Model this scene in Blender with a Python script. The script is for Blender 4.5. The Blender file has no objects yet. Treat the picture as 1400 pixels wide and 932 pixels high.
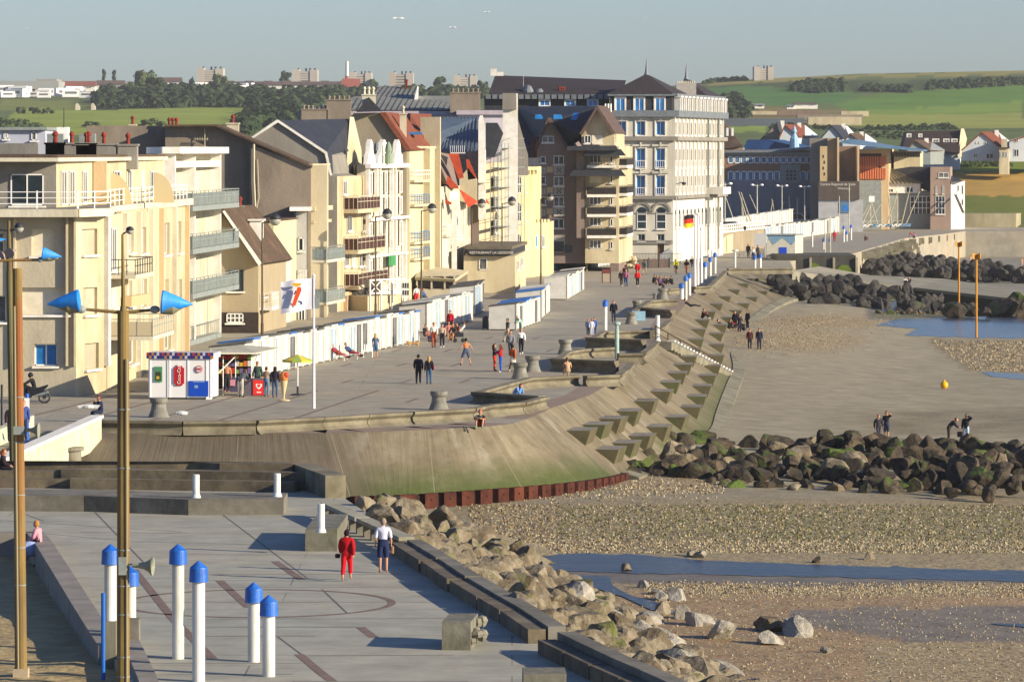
import bpy,bmesh,math,random
from mathutils import Vector,Matrix,noise
random.seed(7)
S=bpy.context.scene
C=S.collection
D=bpy.data
# ------------------------------------------------------------------ camera, light, sky
CH=13.8
F=6000.0; CX=700.0; CY=205.0
cd=D.cameras.new('camera'); cam=D.objects.new('camera',cd); C.objects.link(cam)
cam.location=(0,0,CH); cam.rotation_euler=(math.pi/2,0,0)
cd.sensor_width=36; cd.lens=F/1400*36; cd.shift_y=-(466-CY)/1400
cd.clip_start=1; cd.clip_end=20000
S.camera=cam
EL=math.radians(18.5); AZ=math.radians(24)
SUN=Vector((math.cos(EL)*math.cos(AZ),-math.cos(EL)*math.sin(AZ),math.sin(EL)))
sl=D.lights.new('sun','SUN'); so=D.objects.new('sun',sl); C.objects.link(so)
sl.energy=4.6; sl.angle=math.radians(0.5); sl.color=(1.0,0.87,0.67)
so.rotation_euler=SUN.to_track_quat('Z','Y').to_euler(); so.location=(200,-50,100)
W=D.worlds.new('World'); S.world=W; W.use_nodes=True
nt=W.node_tree; bg=nt.nodes['Background']
sk=nt.nodes.new('ShaderNodeTexSky'); sk.sky_type='NISHITA'; sk.sun_disc=False
sk.sun_elevation=EL; sk.sun_rotation=math.atan2(SUN.x,SUN.y)
sk.altitude=0; sk.air_density=1.0; sk.dust_density=0.6; sk.ozone_density=2.0
tn=nt.nodes.new('ShaderNodeVectorMath'); tn.operation='MULTIPLY'; tn.inputs[1].default_value=(0.53,0.64,0.93)
nt.links.new(sk.outputs[0],tn.inputs[0]); nt.links.new(tn.outputs[0],bg.inputs[0]); bg.inputs[1].default_value=0.088
S.view_settings.view_transform='Standard'; S.view_settings.look='None'
S.view_settings.exposure=0.9; S.view_settings.gamma=1
S.render.engine='CYCLES'
# ------------------------------------------------------------------ pixel -> world helpers (used to measure the place)
def G(px,py,z=0.0):
 Y=F*(CH-z)/(py-CY); return Vector(((px-CX)/F*Y,Y,z))
YM=1.0
def PY(px,py,Y):
 Y=Y*YM; return Vector(((px-CX)/F*Y,Y,CH-(py-CY)/F*Y))
def ZY(py,Y):return CH-(py-CY)/F*Y*YM
def XY(px,Y):return(px-CX)/F*Y*YM
# ------------------------------------------------------------------ mesh builder
WPOS={}
class MB:
 def __init__(s):s.v=[]; s.f=[]; s.mi=[]; s.k=0
 def add(s,vs,fs):
  b=len(s.v); s.v+=[tuple(p)for p in vs]
  for f in fs:s.f.append([b+i for i in f]); s.mi.append(s.k)
  return s
 def m(s,k):s.k=k; return s
 def hexa(s,p):
  return s.add(p,[(3,2,1,0),(4,5,6,7),(0,1,5,4),(1,2,6,5),(2,3,7,6),(3,0,4,7)])
 def box(s,x0,x1,y0,y1,z0,z1):
  return s.hexa([(x0,y0,z0),(x1,y0,z0),(x1,y1,z0),(x0,y1,z0),(x0,y0,z1),(x1,y0,z1),(x1,y1,z1),(x0,y1,z1)])
 def obox(s,c,u,v,w,a,b,h):
  c=Vector(c); P=[]
  for k in(0,h):
   for i,j in((-1,-1),(1,-1),(1,1),(-1,1)):P.append(c+u*(a*i)+v*(b*j)+w*k)
  return s.hexa(P)
 def prism(s,poly,z0,z1,zt=None):
  n=len(poly); v=[(p[0],p[1],z0)for p in poly]+[(p[0],p[1],(zt[i]if zt else z1))for i,p in enumerate(poly)]
  return s.add(v,[tuple(range(n-1,-1,-1)),tuple(range(n,2*n))]+[(i,(i+1)%n,n+(i+1)%n,n+i)for i in range(n)])
 def extr(s,pts,vec):
  n=len(pts); vec=Vector(vec); v=[Vector(p)for p in pts]; v+=[p+vec for p in v]
  return s.add(v,[tuple(range(n-1,-1,-1)),tuple(range(n,2*n))]+[(i,(i+1)%n,n+(i+1)%n,n+i)for i in range(n)])
 def face(s,pts):return s.add(pts,[tuple(range(len(pts)))])
 def tube(s,p0,p1,r0,r1=None,n=8):
  r1=r0 if r1 is None else r1
  p0=Vector(p0); p1=Vector(p1); d=(p1-p0);
  if d.length<1e-6:return s
  d.normalize(); a=d.orthogonal().normalized(); b=d.cross(a)
  v=[p0+(a*math.cos(t)+b*math.sin(t))*r0 for t in[2*math.pi*i/n for i in range(n)]]
  v+=[p1+(a*math.cos(t)+b*math.sin(t))*r1 for t in[2*math.pi*i/n for i in range(n)]]
  return s.add(v,[tuple(range(n-1,-1,-1)),tuple(range(n,2*n))]+[(i,(i+1)%n,n+(i+1)%n,n+i)for i in range(n)])
 def path(s,pts,r,n=6):
  for a,b in zip(pts,pts[1:]):s.tube(a,b,r,r,n)
  return s
 def lathe(s,c,prof,n=16,axis=None):
  c=Vector(c); w=Vector(axis).normalized()if axis else Vector((0,0,1))
  a=w.orthogonal().normalized(); b=w.cross(a); v=[]
  for r,z in prof:
   for i in range(n):
    t=2*math.pi*i/n; v.append(c+(a*math.cos(t)+b*math.sin(t))*max(r,1e-4)+w*z)
  m=len(prof); fs=[(k*n+i,k*n+(i+1)%n,(k+1)*n+(i+1)%n,(k+1)*n+i)for k in range(m-1)for i in range(n)]
  fs+=[tuple(range(n-1,-1,-1)),tuple(range((m-1)*n,m*n))]
  return s.add(v,fs)
 def sphere(s,c,r,nu=10,nv=7,sc=(1,1,1)):
  c=Vector(c); v=[c+Vector((0,0,-r*sc[2]))]
  for j in range(1,nv):
   ph=-math.pi/2+math.pi*j/nv
   for i in range(nu):
    t=2*math.pi*i/nu
    v.append(c+Vector((math.cos(ph)*math.cos(t)*r*sc[0],math.cos(ph)*math.sin(t)*r*sc[1],math.sin(ph)*r*sc[2])))
  v.append(c+Vector((0,0,r*sc[2]))); L=len(v)-1; f=[]
  for i in range(nu):
   f.append((0,1+(i+1)%nu,1+i)); f.append((L,1+(nv-2)*nu+i,1+(nv-2)*nu+(i+1)%nu))
   for j in range(nv-2):f.append((1+j*nu+i,1+j*nu+(i+1)%nu,1+(j+1)*nu+(i+1)%nu,1+(j+1)*nu+i))
  return s.add(v,f)
 def mesh(s,name,mats,smooth=False,off=None,recalc=True):
  me=D.meshes.new(name)
  v=s.v if off is None else[(p[0]-off[0],p[1]-off[1],p[2]-off[2])for p in s.v]
  me.from_pydata(v,[],s.f); me.validate()
  if not isinstance(mats,(list,tuple)):mats=[mats]
  for m in mats:me.materials.append(m)
  if len(me.polygons)==len(s.mi):me.polygons.foreach_set('material_index',s.mi)
  if recalc:
   b=bmesh.new(); b.from_mesh(me); bmesh.ops.recalc_face_normals(b,faces=b.faces); b.to_mesh(me); b.free()
  if smooth:me.polygons.foreach_set('use_smooth',[True]*len(me.polygons))
  return me
 def build(s,name,mats,parent=None,smooth=False,recalc=True):
  off=WPOS.get(parent.name)if parent else None
  o=D.objects.new(name,s.mesh(name,mats,smooth,off,recalc)); C.objects.link(o)
  if parent:o.parent=parent; WPOS[o.name]=off
  else:WPOS[o.name]=Vector((0,0,0))
  return o
def tag(o,label=None,cat=None,group=None,kind=None):
 if label:o['label']=label
 if cat:o['category']=cat
 if group:o['group']=group
 if kind:o['kind']=kind
 return o
def thing(name,label,cat,loc=(0,0,0),group=None):
 loc=Vector(loc); loc.y*=YM; o=D.objects.new(name,None); C.objects.link(o); o.location=loc; o.empty_display_size=.3
 WPOS[o.name]=Vector(loc); return tag(o,label,cat,group)
def struct(o):o['kind']='structure'; return o
KIDS={}
def dup(root,loc,rz=0,label=None,group=None,scale=None):
 r=root.copy(); C.objects.link(r); r.location=loc; r.rotation_euler=(0,0,rz)
 if label:r['label']=label
 if group:r['group']=group
 if scale:r.scale=scale if hasattr(scale,'__len__')else(scale,)*3
 def rec(a,b):
  for ch in kids(a):
   c=ch.copy(); C.objects.link(c); c.parent=b; KIDS.setdefault(b.name,[]).append(c); rec(ch,c)
 rec(root,r); return r
def kids(a):
 if a.name not in KIDS:KIDS[a.name]=[o for o in D.objects if o.parent==a]
 return KIDS[a.name]
 # ------------------------------------------------------------------ materials
def lin(h):
 h=[int(h[i:i+2],16)for i in(1,3,5)]if isinstance(h,str)else h; o=[]
 for c in h:
  c=c/255; o.append(c/12.92 if c<=.04045 else((c+.055)/1.055)**2.4)
 return tuple(o)
MC={}
def mute(h,k=.7):
 r,g,b=[int(h[i:i+2],16)for i in(1,3,5)]; m=.3*r+.59*g+.11*b
 return tuple(max(0,min(255,(m+(c-m)*k)*.98+1))for c in(r,g,b))
def mat(name,c,c2=None,sc=1.0,rough=.85,bump=0.0,bsc=None,metal=0,spec=.3,streak=0,grime=None,gz=None,emit=0,detail=5,ctr=(.35,.65)):
 """noise-mixed weathered surface; c / c2 are hex sRGB albedos; streak = vertical stretch; grime = third colour in patches"""
 if name in MC:return MC[name]
 m=D.materials.new(name); m.use_nodes=True; n=m.node_tree; L=n.links.new; N=n.nodes.new
 b=n.nodes['Principled BSDF']; b.inputs['Roughness'].default_value=rough; b.inputs['Metallic'].default_value=metal
 b.inputs['Specular IOR Level'].default_value=spec
 col=lin(c)+(1,)
 geo=N('ShaderNodeNewGeometry'); mp=N('ShaderNodeMapping'); L(geo.outputs['Position'],mp.inputs[0])
 mp.inputs['Scale'].default_value=(1,1,1/streak if streak else 1)
 if c2 is None and not grime:
  b.inputs['Base Color'].default_value=col
 else:
  tx=N('ShaderNodeTexNoise'); tx.inputs['Scale'].default_value=sc; tx.inputs['Detail'].default_value=detail; tx.inputs['Roughness'].default_value=.62
  L(mp.outputs[0],tx.inputs['Vector'])
  mr=N('ShaderNodeMapRange'); mr.inputs[1].default_value=ctr[0]; mr.inputs[2].default_value=ctr[1]; L(tx.outputs[0],mr.inputs[0])
  mx=N('ShaderNodeMix'); mx.data_type='RGBA'; L(mr.outputs[0],mx.inputs[0])
  mx.inputs[6].default_value=col; mx.inputs[7].default_value=lin(c2 or c)+(1,)
  out=mx.outputs[2]
  if grime:
   t2=N('ShaderNodeTexNoise'); t2.inputs['Scale'].default_value=sc*.23; t2.inputs['Detail'].default_value=8; t2.inputs['Roughness'].default_value=.7
   L(mp.outputs[0],t2.inputs['Vector'])
   r2=N('ShaderNodeMapRange'); r2.inputs[1].default_value=.5; r2.inputs[2].default_value=.72; L(t2.outputs[0],r2.inputs[0])
   m2=N('ShaderNodeMix'); m2.data_type='RGBA'; L(r2.outputs[0],m2.inputs[0]); L(out,m2.inputs[6]); m2.inputs[7].default_value=lin(grime)+(1,)
   out=m2.outputs[2]
  L(out,b.inputs['Base Color'])
 if bump:
  tb=N('ShaderNodeTexNoise'); tb.inputs['Scale'].default_value=bsc or sc*3; tb.inputs['Detail'].default_value=6
  L(geo.outputs['Position'],tb.inputs['Vector']); bp=N('ShaderNodeBump'); bp.inputs['Strength'].default_value=1; bp.inputs['Distance'].default_value=bump
  L(tb.outputs[0],bp.inputs['Height']); L(bp.outputs[0],b.inputs['Normal'])
 if emit:b.inputs['Emission Color'].default_value=col; b.inputs['Emission Strength'].default_value=emit
 MC[name]=m; return m
GLASS=mat('window_glass','#141c22','#2a363e',sc=.35,rough=.12,spec=.6,ctr=(.4,.6))
GLASSB=mat('blue_reflecting_glass','#2f86c8','#165a96',sc=.6,rough=.12,spec=.6)
CURT=mat('curtained_pane','#6f6f68','#33363a',sc=1.5,rough=.25,spec=.5)
SHUT=mat('closed_roller_shutter','#d8d0ba','#c8bfa6',sc=2,rough=.6)
WHITE=mat('white_paint','#e6e3da','#d4d0c4',sc=1.7,rough=.6,grime='#c9c2ae')
WHITE2=mat('clean_white_paint','#e8e6e0',rough=.5)
GREYM=mat('grey_painted_metal','#8d9490','#7a807c',sc=3,rough=.55)
DARKM=mat('dark_metal','#24262a','#34353a',sc=4,rough=.5)
# ================================================================== LAND
def interp(tab,x):
 if x<=tab[0][0]:return tab[0][1]
 for(a,va),(b,vb)in zip(tab,tab[1:]):
  if x<=b:return va+(vb-va)*(x-a)/(b-a)
 return tab[-1][1]
def sm(t):t=max(0,min(1,t)); return t*t*(3-2*t)
def inpoly(x,y,P):
 c=False; j=len(P)-1
 for i in range(len(P)):
  if(P[i][1]>y)!=(P[j][1]>y)and x<(P[j][0]-P[i][0])*(y-P[i][1])/(P[j][1]-P[i][1])+P[i][0]:c=not c
  j=i
 return c
CONC=mat('weathered_concrete','#8d8878','#777263',sc=.8,rough=.9,bump=.02,grime='#5c584a')
CONCD=mat('dark_stained_concrete','#6b6752','#4d4a3a',sc=1.1,rough=.9,bump=.02,grime='#3b3a2c')
CONCL=mat('pale_concrete','#a39e8a','#8b8672',sc=1.2,rough=.9,bump=.01,grime='#77725c')
def pave_mat(name,cols,bx,by,seam='#6a6561',rot=0):
 """cast slabs: every slab its own tint, joints between, stains over it"""
 m=D.materials.new(name); m.use_nodes=True; n=m.node_tree; L=n.links.new; N=n.nodes.new
 b=n.nodes['Principled BSDF']; b.inputs['Roughness'].default_value=.82; b.inputs['Specular IOR Level'].default_value=.25
 g=N('ShaderNodeNewGeometry'); mp=N('ShaderNodeMapping'); L(g.outputs[0],mp.inputs[0]); mp.inputs['Rotation'].default_value=(0,0,rot)
 br=N('ShaderNodeTexBrick'); br.offset=.37; br.squash=1; br.inputs['Scale'].default_value=1
 br.inputs['Brick Width'].default_value=bx; br.inputs['Row Height'].default_value=by; br.inputs['Mortar Size'].default_value=.03
 br.inputs['Mortar Smooth'].default_value=.3; br.inputs['Bias'].default_value=0
 br.inputs['Color1'].default_value=lin(cols[0])+(1,); br.inputs['Color2'].default_value=lin(cols[1])+(1,); br.inputs['Mortar'].default_value=lin(seam)+(1,)
 L(mp.outputs[0],br.inputs[0])
 t=N('ShaderNodeTexNoise'); t.inputs['Scale'].default_value=.09; t.inputs['Detail'].default_value=9; t.inputs['Roughness'].default_value=.68; L(mp.outputs[0],t.inputs[0])
 r=N('ShaderNodeMapRange'); r.inputs[1].default_value=.38; r.inputs[2].default_value=.64; L(t.outputs[0],r.inputs[0])
 mx=N('ShaderNodeMix'); mx.data_type='RGBA'; mx.blend_type='MIX'; sc=N('ShaderNodeMath'); sc.operation='MULTIPLY'; sc.inputs[1].default_value=.8
 L(r.outputs[0],sc.inputs[0]); L(sc.outputs[0],mx.inputs[0]); L(br.outputs[0],mx.inputs[6]); mx.inputs[7].default_value=lin(cols[2])+(1,)
 t2=N('ShaderNodeTexNoise'); t2.inputs['Scale'].default_value=.55; t2.inputs['Detail'].default_value=12; t2.inputs['Roughness'].default_value=.72; L(mp.outputs[0],t2.inputs[0])
 r2=N('ShaderNodeMapRange'); r2.inputs[1].default_value=.3; r2.inputs[2].default_value=.7; r2.inputs[3].default_value=.72; r2.inputs[4].default_value=1.18; L(t2.outputs[0],r2.inputs[0])
 vm=N('ShaderNodeVectorMath'); vm.operation='SCALE'; L(mx.outputs[2],vm.inputs[0]); L(r2.outputs[0],vm.inputs['Scale'])
 L(vm.outputs[0],b.inputs['Base Color']); return m
DECK=pave_mat('esplanade_slabs',('#989281','#918d7f','#a0937d'),24,3.1)
PLAZA=pave_mat('plaza_slabs',('#9e9b8c','#97978b','#a39d8a'),19,2.4)
# --- sea wall lines: (top px, py at z=0 | foot px, py, z)
SW=[((60,593),(10,706,-2.7)),((135,593),(85,700,-2.7)),((250,592.5),(230,692,-2.7)),((350,592),(350,686,-2.7)),((445,592),(470,680,-2.7)),((500,590.5),(520,678.5,-2.72)),((560,588),(560,677,-2.75)),((600,586.5),(615,673.5,-2.78)),((640,584),(671,669.5,-2.8)),((672,582),(725,665.5,-2.87)),((700,579),(774,661,-2.95)),((728,570),(815,655.5,-3.05)),((753,558),(850,648,-3.2)),((780,549),(878,636,-3.35)),((807,540),(905,622,-3.5)),((835,523),(938,606,-3.6)),((860,507),(970,589,-3.7)),((876,494),(978,568,-3.6)),((890,480),(985,548,-3.5)),((898,471),(994,525,-3.3)),((905,462),(1002,504,-3.2)),((915,446),(999,484,-3.1)),((925,430),(995,464,-3.0)),((937,416),(1005,451,-2.9)),((950,402),(1020,440,-2.8)),((967,389),(1033,430,-2.75)),((985,378),(1047,420,-2.7)),((1000,369),(1069,409,-2.6)),((1040,368.5),(1092,403,-2.6)),((1085,368),(1120,397,-2.6))]
TOP=[G(*a)for a,b in SW]; FOOT=[G(b[0],b[1],b[2])for a,b in SW]
def xfoot(Y):return interp(sorted([(p.y,p.x)for p in FOOT[9:]]),Y)
def beach_z(x,Y):
 z=-3.42-.95*sm((x-2)/30)
 if Y>255:z+=1.3*sm((Y-280)/130)*(1-sm((x-xfoot(Y)-1)/20))*(1-sm((Y-500)/60))
 z-=.25*sm((165-Y)/40)*0
 return z
def B(px,py,it=12):
 z=-3.8
 for _ in range(it):p=G(px,py,z); z=beach_z(p.x,p.y)
 return G(px,py,z)
def strip(name,polypx,mats,zoff=0.0,zf=None,sub=True):
 """a sheet on the beach bounded by a pixel outline"""
 mb=MB(); mb.face([tuple(B(*p)+Vector((0,0,zoff)))for p in polypx]); return mb
 # ------------------------------------------------ beach: one gridded sheet to well out of view, albedo from measured zones
def colour_mat(name,sc,amt,rough,bump=0,bsc=4,fleck=None,spec=.3):
 m=D.materials.new(name); m.use_nodes=True; n=m.node_tree; L=n.links.new; N=n.nodes.new
 b=n.nodes['Principled BSDF']; b.inputs['Roughness'].default_value=rough; b.inputs['Specular IOR Level'].default_value=spec
 a=N('ShaderNodeVertexColor'); a.layer_name='col'; g=N('ShaderNodeNewGeometry')
 t=N('ShaderNodeTexNoise'); t.inputs['Scale'].default_value=sc; t.inputs['Detail'].default_value=9; t.inputs['Roughness'].default_value=.65; L(g.outputs[0],t.inputs[0])
 r=N('ShaderNodeMapRange'); r.inputs[1].default_value=.3; r.inputs[2].default_value=.7; r.inputs[3].default_value=1-amt; r.inputs[4].default_value=1+amt; L(t.outputs[0],r.inputs[0])
 v=N('ShaderNodeVectorMath'); v.operation='SCALE'; L(a.outputs[0],v.inputs[0]); L(r.outputs[0],v.inputs['Scale']); out=v.outputs[0]
 if fleck:
  vo=N('ShaderNodeTexVoronoi'); vo.inputs['Scale'].default_value=fleck[0]; L(g.outputs[0],vo.inputs[0])
  sp=N('ShaderNodeSeparateColor'); L(vo.outputs['Color'],sp.inputs[0])
  lt=N('ShaderNodeMath'); lt.operation='LESS_THAN'; L(sp.outputs[0],lt.inputs[0]); L(a.outputs['Alpha'],lt.inputs[1])
  mx=N('ShaderNodeMix'); mx.data_type='RGBA'; L(lt.outputs[0],mx.inputs[0]); L(out,mx.inputs[6])
  m3=N('ShaderNodeMix'); m3.data_type='RGBA'; L(sp.outputs[1],m3.inputs[0]); m3.inputs[6].default_value=lin(fleck[1])+(1,); m3.inputs[7].default_value=lin(fleck[2])+(1,)
  L(m3.outputs[2],mx.inputs[7]); out=mx.outputs[2]
  hm=N('ShaderNodeMath'); hm.operation='MULTIPLY'; L(lt.outputs[0],hm.inputs[0]); L(sp.outputs[1],hm.inputs[1])
 L(out,b.inputs['Base Color'])
 tb=N('ShaderNodeTexNoise'); tb.inputs['Scale'].default_value=bsc; tb.inputs['Detail'].default_value=5; L(g.outputs[0],tb.inputs[0])
 bp=N('ShaderNodeBump'); bp.inputs['Strength'].default_value=1; bp.inputs['Distance'].default_value=bump; L(tb.outputs[0],bp.inputs['Height'])
 if fleck:
  b2=N('ShaderNodeBump'); b2.inputs['Strength'].default_value=.8; b2.inputs['Distance'].default_value=.06; L(hm.outputs[0],b2.inputs['Height']); L(bp.outputs[0],b2.inputs['Normal']); L(b2.outputs[0],b.inputs['Normal'])
 else:L(bp.outputs[0],b.inputs['Normal'])
 return m
def painted_grid(name,pts,nx,ny,cols,m):
 mb=MB(); fs=[(j*nx+i,j*nx+i+1,(j+1)*nx+i+1,(j+1)*nx+i)for j in range(ny-1)for i in range(nx-1)]
 mb.add(pts,fs); o=mb.build(name,m,smooth=True,recalc=False)
 at=o.data.color_attributes.new('col','FLOAT_COLOR','POINT'); flat=[]
 for c in cols:flat+=list(c)
 at.data.foreach_set('color',flat); return struct(o)
def nz(x,y,s,o=0):return noise.noise(Vector((x*s+o,y*s,o*1.7)))
SAND=(lin('#92886d'),.0); PEB=(lin('#8a7a55'),.55); PEBG=(lin('#6e6a38'),.5); OCH=(lin('#8f7351'),.35); WETS=(lin('#68625a'),.0)
def beach_col(px,py,x,Y):
 w=nz(x,Y,.12,3)*9+nz(x,Y,.5,5)*4
 yy=py+w*.35*(1+.002*(py-400)); q=py-400
 if py>620:
  mx=px
  bank=686+(px-600)*-.008
  if yy<662+max(0,(mx-960))*.0+max(0,850-mx)*.15:c=SAND
  elif yy<683+w*.3:c=(lin('#857b62'),.12)
  elif yy<772+(px-700)*.018:
   f=sm((px-760)/300)*sm((yy-683)/20)*(1-sm((yy-748)/14)); c=(tuple(a*(1-f)+b*f for a,b in zip(PEB[0],PEBG[0])),.62)
  elif yy<800:c=WETS
  elif yy<812:c=(lin('#8a7656'),.7)
  elif yy<830+w*.4:c=OCH
  elif px>1080 and yy<872+(px-1080)*.02:c=(lin('#6d655a'),.04)if(yy-830)<(px-900)*.13 else OCH
  elif px>1130+(932-yy)*-1.2 and px>1180:c=(lin('#8c774f'),.65)
  else:c=OCH
  if 815>px-0 and 640<yy<690 and px>480:c=(lin('#8a7f66'),.25)
  if 840<px<980 and 640<yy<672:c=(lin('#93805f'),.55)
  return c
 c=SAND
 e1=((px-1120)/130)**2+((yy-440)/11)**2; e2=((px-1090)/110)**2+((yy-465)/20)**2
 if min(e1,e2)<1:f=1-min(e1,e2); c=(tuple(a*(1-f*.7)+b*f*.7 for a,b in zip(SAND[0],lin('#957c58'))),min(.55,f*.8))
 if px>1270 and yy>463 and yy<512-(1400-px)*.1 and(yy-463)<(px-1265)*.75:c=(lin('#7c6d48'),.68)
 if 555<yy<596:f=sm((px-1080)/160)*sm((yy-555)/10)*sm((600-yy)/8)*(.6+.8*nz(x,Y,.3)); f=max(0,min(1,f)); c=(tuple(a*(1-f)+b*f for a,b in zip(SAND[0],lin('#766a4e'))),.1*f)
 if yy<440 and px>1180:c=(lin('#6e675c'),.02)
 if yy<445 and abs(yy-431-(px-1260)*-.005)<4 and px>1190:c=(lin('#4a5232'),.25)
 if yy<415:c=(lin('#85806f'),0)
 return c
BM=colour_mat('beach_sand_and_shingle',.55,.26,.75,.03,3.5,fleck=(9.5,'#b3a37f','#564a34'))
xs=[-60+i*.0 for i in range(0)]
cols=[]; pts=[]; PXs=[300+i*8 for i in range(0,190)]; PYs=[1010-i*5.0 for i in range(0,76)]+[632-i*4 for i in range(1,62)]+[386-i*3 for i in range(0,19)]
PYs=sorted(set(PYs),reverse=True)
for py in PYs:
 for px in PXs:
  p=B(px,py); pts.append(tuple(p)); c=beach_col(px,py,p.x,p.y); cols.append(tuple(c[0])+(c[1],))
beach=painted_grid('beach',pts,len(PXs),len(PYs),cols,BM)
# wide sea bed apron far out to either side
SEAB=mat('tidal_flat','#7f7866','#6a6252',sc=.05,rough=.6)
mb=MB(); mb.face([(-200,-50,-6.2),(2500,-50,-6.2),(2500,3000,-6.2),(-200,3000,-6.2)]); struct(mb.build('sea_bed',SEAB))
# ------------------------------------------------ water
def water_mat(name,c,c2,sc,bump,rough=.08):
 m=D.materials.new(name); m.use_nodes=True; n=m.node_tree; L=n.links.new; N=n.nodes.new
 b=n.nodes['Principled BSDF']; b.inputs['Roughness'].default_value=rough+.12; b.inputs['Specular IOR Level'].default_value=.35
 g=N('ShaderNodeNewGeometry'); mp=N('ShaderNodeMapping'); mp.inputs['Scale'].default_value=(.45,1,1); L(g.outputs[0],mp.inputs[0])
 t=N('ShaderNodeTexNoise'); t.inputs['Scale'].default_value=sc; t.inputs['Detail'].default_value=6; L(mp.outputs[0],t.inputs[0])
 r=N('ShaderNodeMapRange'); r.inputs[1].default_value=.35; r.inputs[2].default_value=.65; L(t.outputs[0],r.inputs[0])
 mx=N('ShaderNodeMix'); mx.data_type='RGBA'; L(r.outputs[0],mx.inputs[0]); mx.inputs[6].default_value=lin(c)+(1,); mx.inputs[7].default_value=lin(c2)+(1,); L(mx.outputs[2],b.inputs[0])
 t3=N('ShaderNodeTexNoise'); t3.inputs['Scale'].default_value=sc*4; t3.inputs['Detail'].default_value=4; L(mp.outputs[0],t3.inputs[0])
 bp=N('ShaderNodeBump'); bp.inputs['Strength'].default_value=1; bp.inputs['Distance'].default_value=bump; L(t3.outputs[0],bp.inputs['Height']); L(bp.outputs[0],b.inputs['Normal'])
 return m
RIV=water_mat('river_water','#1d2024','#37352e',.8,.1,rough=.16)
POOL=water_mat('tide_pool_water','#333b44','#4e4f4c',.25,.05)
def wsheet(name,poly,m,dz=.02,n=2):
# densified outline with a wandering edge
 out=[]
 for i,a in enumerate(poly):
  b=poly[(i+1)%len(poly)]; L_=math.hypot(b[0]-a[0],b[1]-a[1]); k=max(1,int(L_/14))
  for j in range(k):
   t=j/k; px=a[0]+(b[0]-a[0])*t; py=a[1]+(b[1]-a[1])*t
   out.append((px+nz(px,py,.05,2)*6,py+nz(px,py,.06,9)*2.2))
   # split into vertical columns so that it follows the ground
 bmq=bmesh.new(); vs=[bmq.verts.new(tuple(B(*p)+Vector((0,0,dz))))for p in out]; bmq.faces.new(vs); bmesh.ops.triangulate(bmq,faces=bmq.faces)
 me=D.meshes.new(name); bmq.to_mesh(me); bmq.free(); me.materials.append(m); o=D.objects.new(name,me); C.objects.link(o); return struct(o)
wsheet('river',[(600,752),(690,757),(800,757),(870,758),(950,765),(1050,770),(1180,774),(1300,778),(1420,781),(1480,783),(1480,797),(1400,795),(1250,792),(1120,789),(1000,786),(880,784),(800,782),(730,778),(640,770)],RIV)
wsheet('river_side_stream',[(775,787),(830,788),(835,800),(868,815),(905,825),(925,840),(900,836),(850,815),(790,800),(760,790)],RIV,.03)
wsheet('tide_pool',[(1196,445),(1225,436),(1300,434),(1500,433),(1500,461),(1400,462),(1290,461),(1235,458),(1255,450)],POOL)
wsheet('tide_pool',[(1150,414),(1220,411),(1350,412),(1460,412),(1460,418),(1330,424),(1240,430),(1200,425)],POOL)
wsheet('tide_pool',[(1340,509),(1400,511),(1470,512),(1470,520),(1400,519),(1360,515)],POOL)
wsheet('tide_pool',[(1350,852),(1480,858),(1480,862),(1390,858)],RIV,.03)
wsheet('wet_sand',[(1320,377),(1480,384),(1480,390),(1400,384),(1340,381)],POOL)
# ------------------------------------------------ esplanade deck (z = 0), one sheet reaching back under the town
tp=[tuple(p)[:2]for p in TOP]
far=[G(1080,357),G(1165,347.2),G(1195,338),G(1235,326),G(1290,320),G(1320,316),G(1420,316)]
poly=[(-90,212)]+[(-40,213)]+tp+[tuple(p)[:2]for p in far]+[(330,1300),(-250,1300),(-250,212)]
mb=MB(); mb.prism(poly,-4.5,0)
deck=struct(mb.build('esplanade',DECK))
# brown paving bands of the esplanade
BAND=mat('brown_brick_band','#7d6a5e','#6c594e',sc=2,rough=.9)
mb=MB()
def band(mb,pts,w,z=.006):
 for a,b in zip(pts,pts[1:]):
  a=Vector(a[:2]+(z,))if isinstance(a,tuple)else a; b=Vector(b[:2]+(z,))if isinstance(b,tuple)else b
  a=Vector((a.x,a.y,z)); b=Vector((b.x,b.y,z)); d=(b-a).normalized(); q=Vector((-d.y,d.x,0))*w/2
  mb.face([a-q,b-q,b+q,a+q])
for x0 in(-24.9,-21.4,-17.9,-14.4,-10.9,-7.4,-3.9):
 Y=224
 while Y<330:
  if x0<-9 and Y<250 or int(Y/4)%5 in(0,):band(mb,[G(700,300)*0+Vector((x0+.135*(Y-228),Y,0)),Vector((x0+.135*(Y+4-228),Y+4,0))],.22)
  Y+=4
struct(mb.build('esplanade_paving_bands',BAND))
# light worn patches and a drain
mb=MB(); mb.box(-23.6,-22.9,224,226,.0,.012);
# ------------------------------------------------ near plaza (z = 0)
PR=[G(388,640)*0+Vector((-13,176,0))]
edge_px=[(430,668),(470,680),(505,703),(560,745),(620,788),(680,812),(740,850),(790,885),(860,925),(960,985)]
pl=[tuple(G(*p))[:2]for p in edge_px]
plaza_poly=[(-70,100),(-11.7,106)]
wallp=[(0,736),(52,740),(62,752),(90,800),(122,850),(150,893),(205,960),(260,1040)]
left=[tuple(G(*p))[:2]for p in wallp]
poly=[tuple(G(-250,736))[:2]]+left+[tuple(G(900,1060))[:2]]+[(pl[-1][0],pl[-1][1])]+pl[::-1][1:]+[(-13.5,182),(-30,183),(-60,183)]
mb=MB(); mb.prism(poly,-4.6,0); struct(mb.build('plaza',PLAZA))
mb=MB()
def arc(cx,cy,r,a0,a1,n):return[Vector((cx+r*math.cos(a),cy+r*math.sin(a),0))for a in[a0+(a1-a0)*i/n for i in range(n+1)]]
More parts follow.
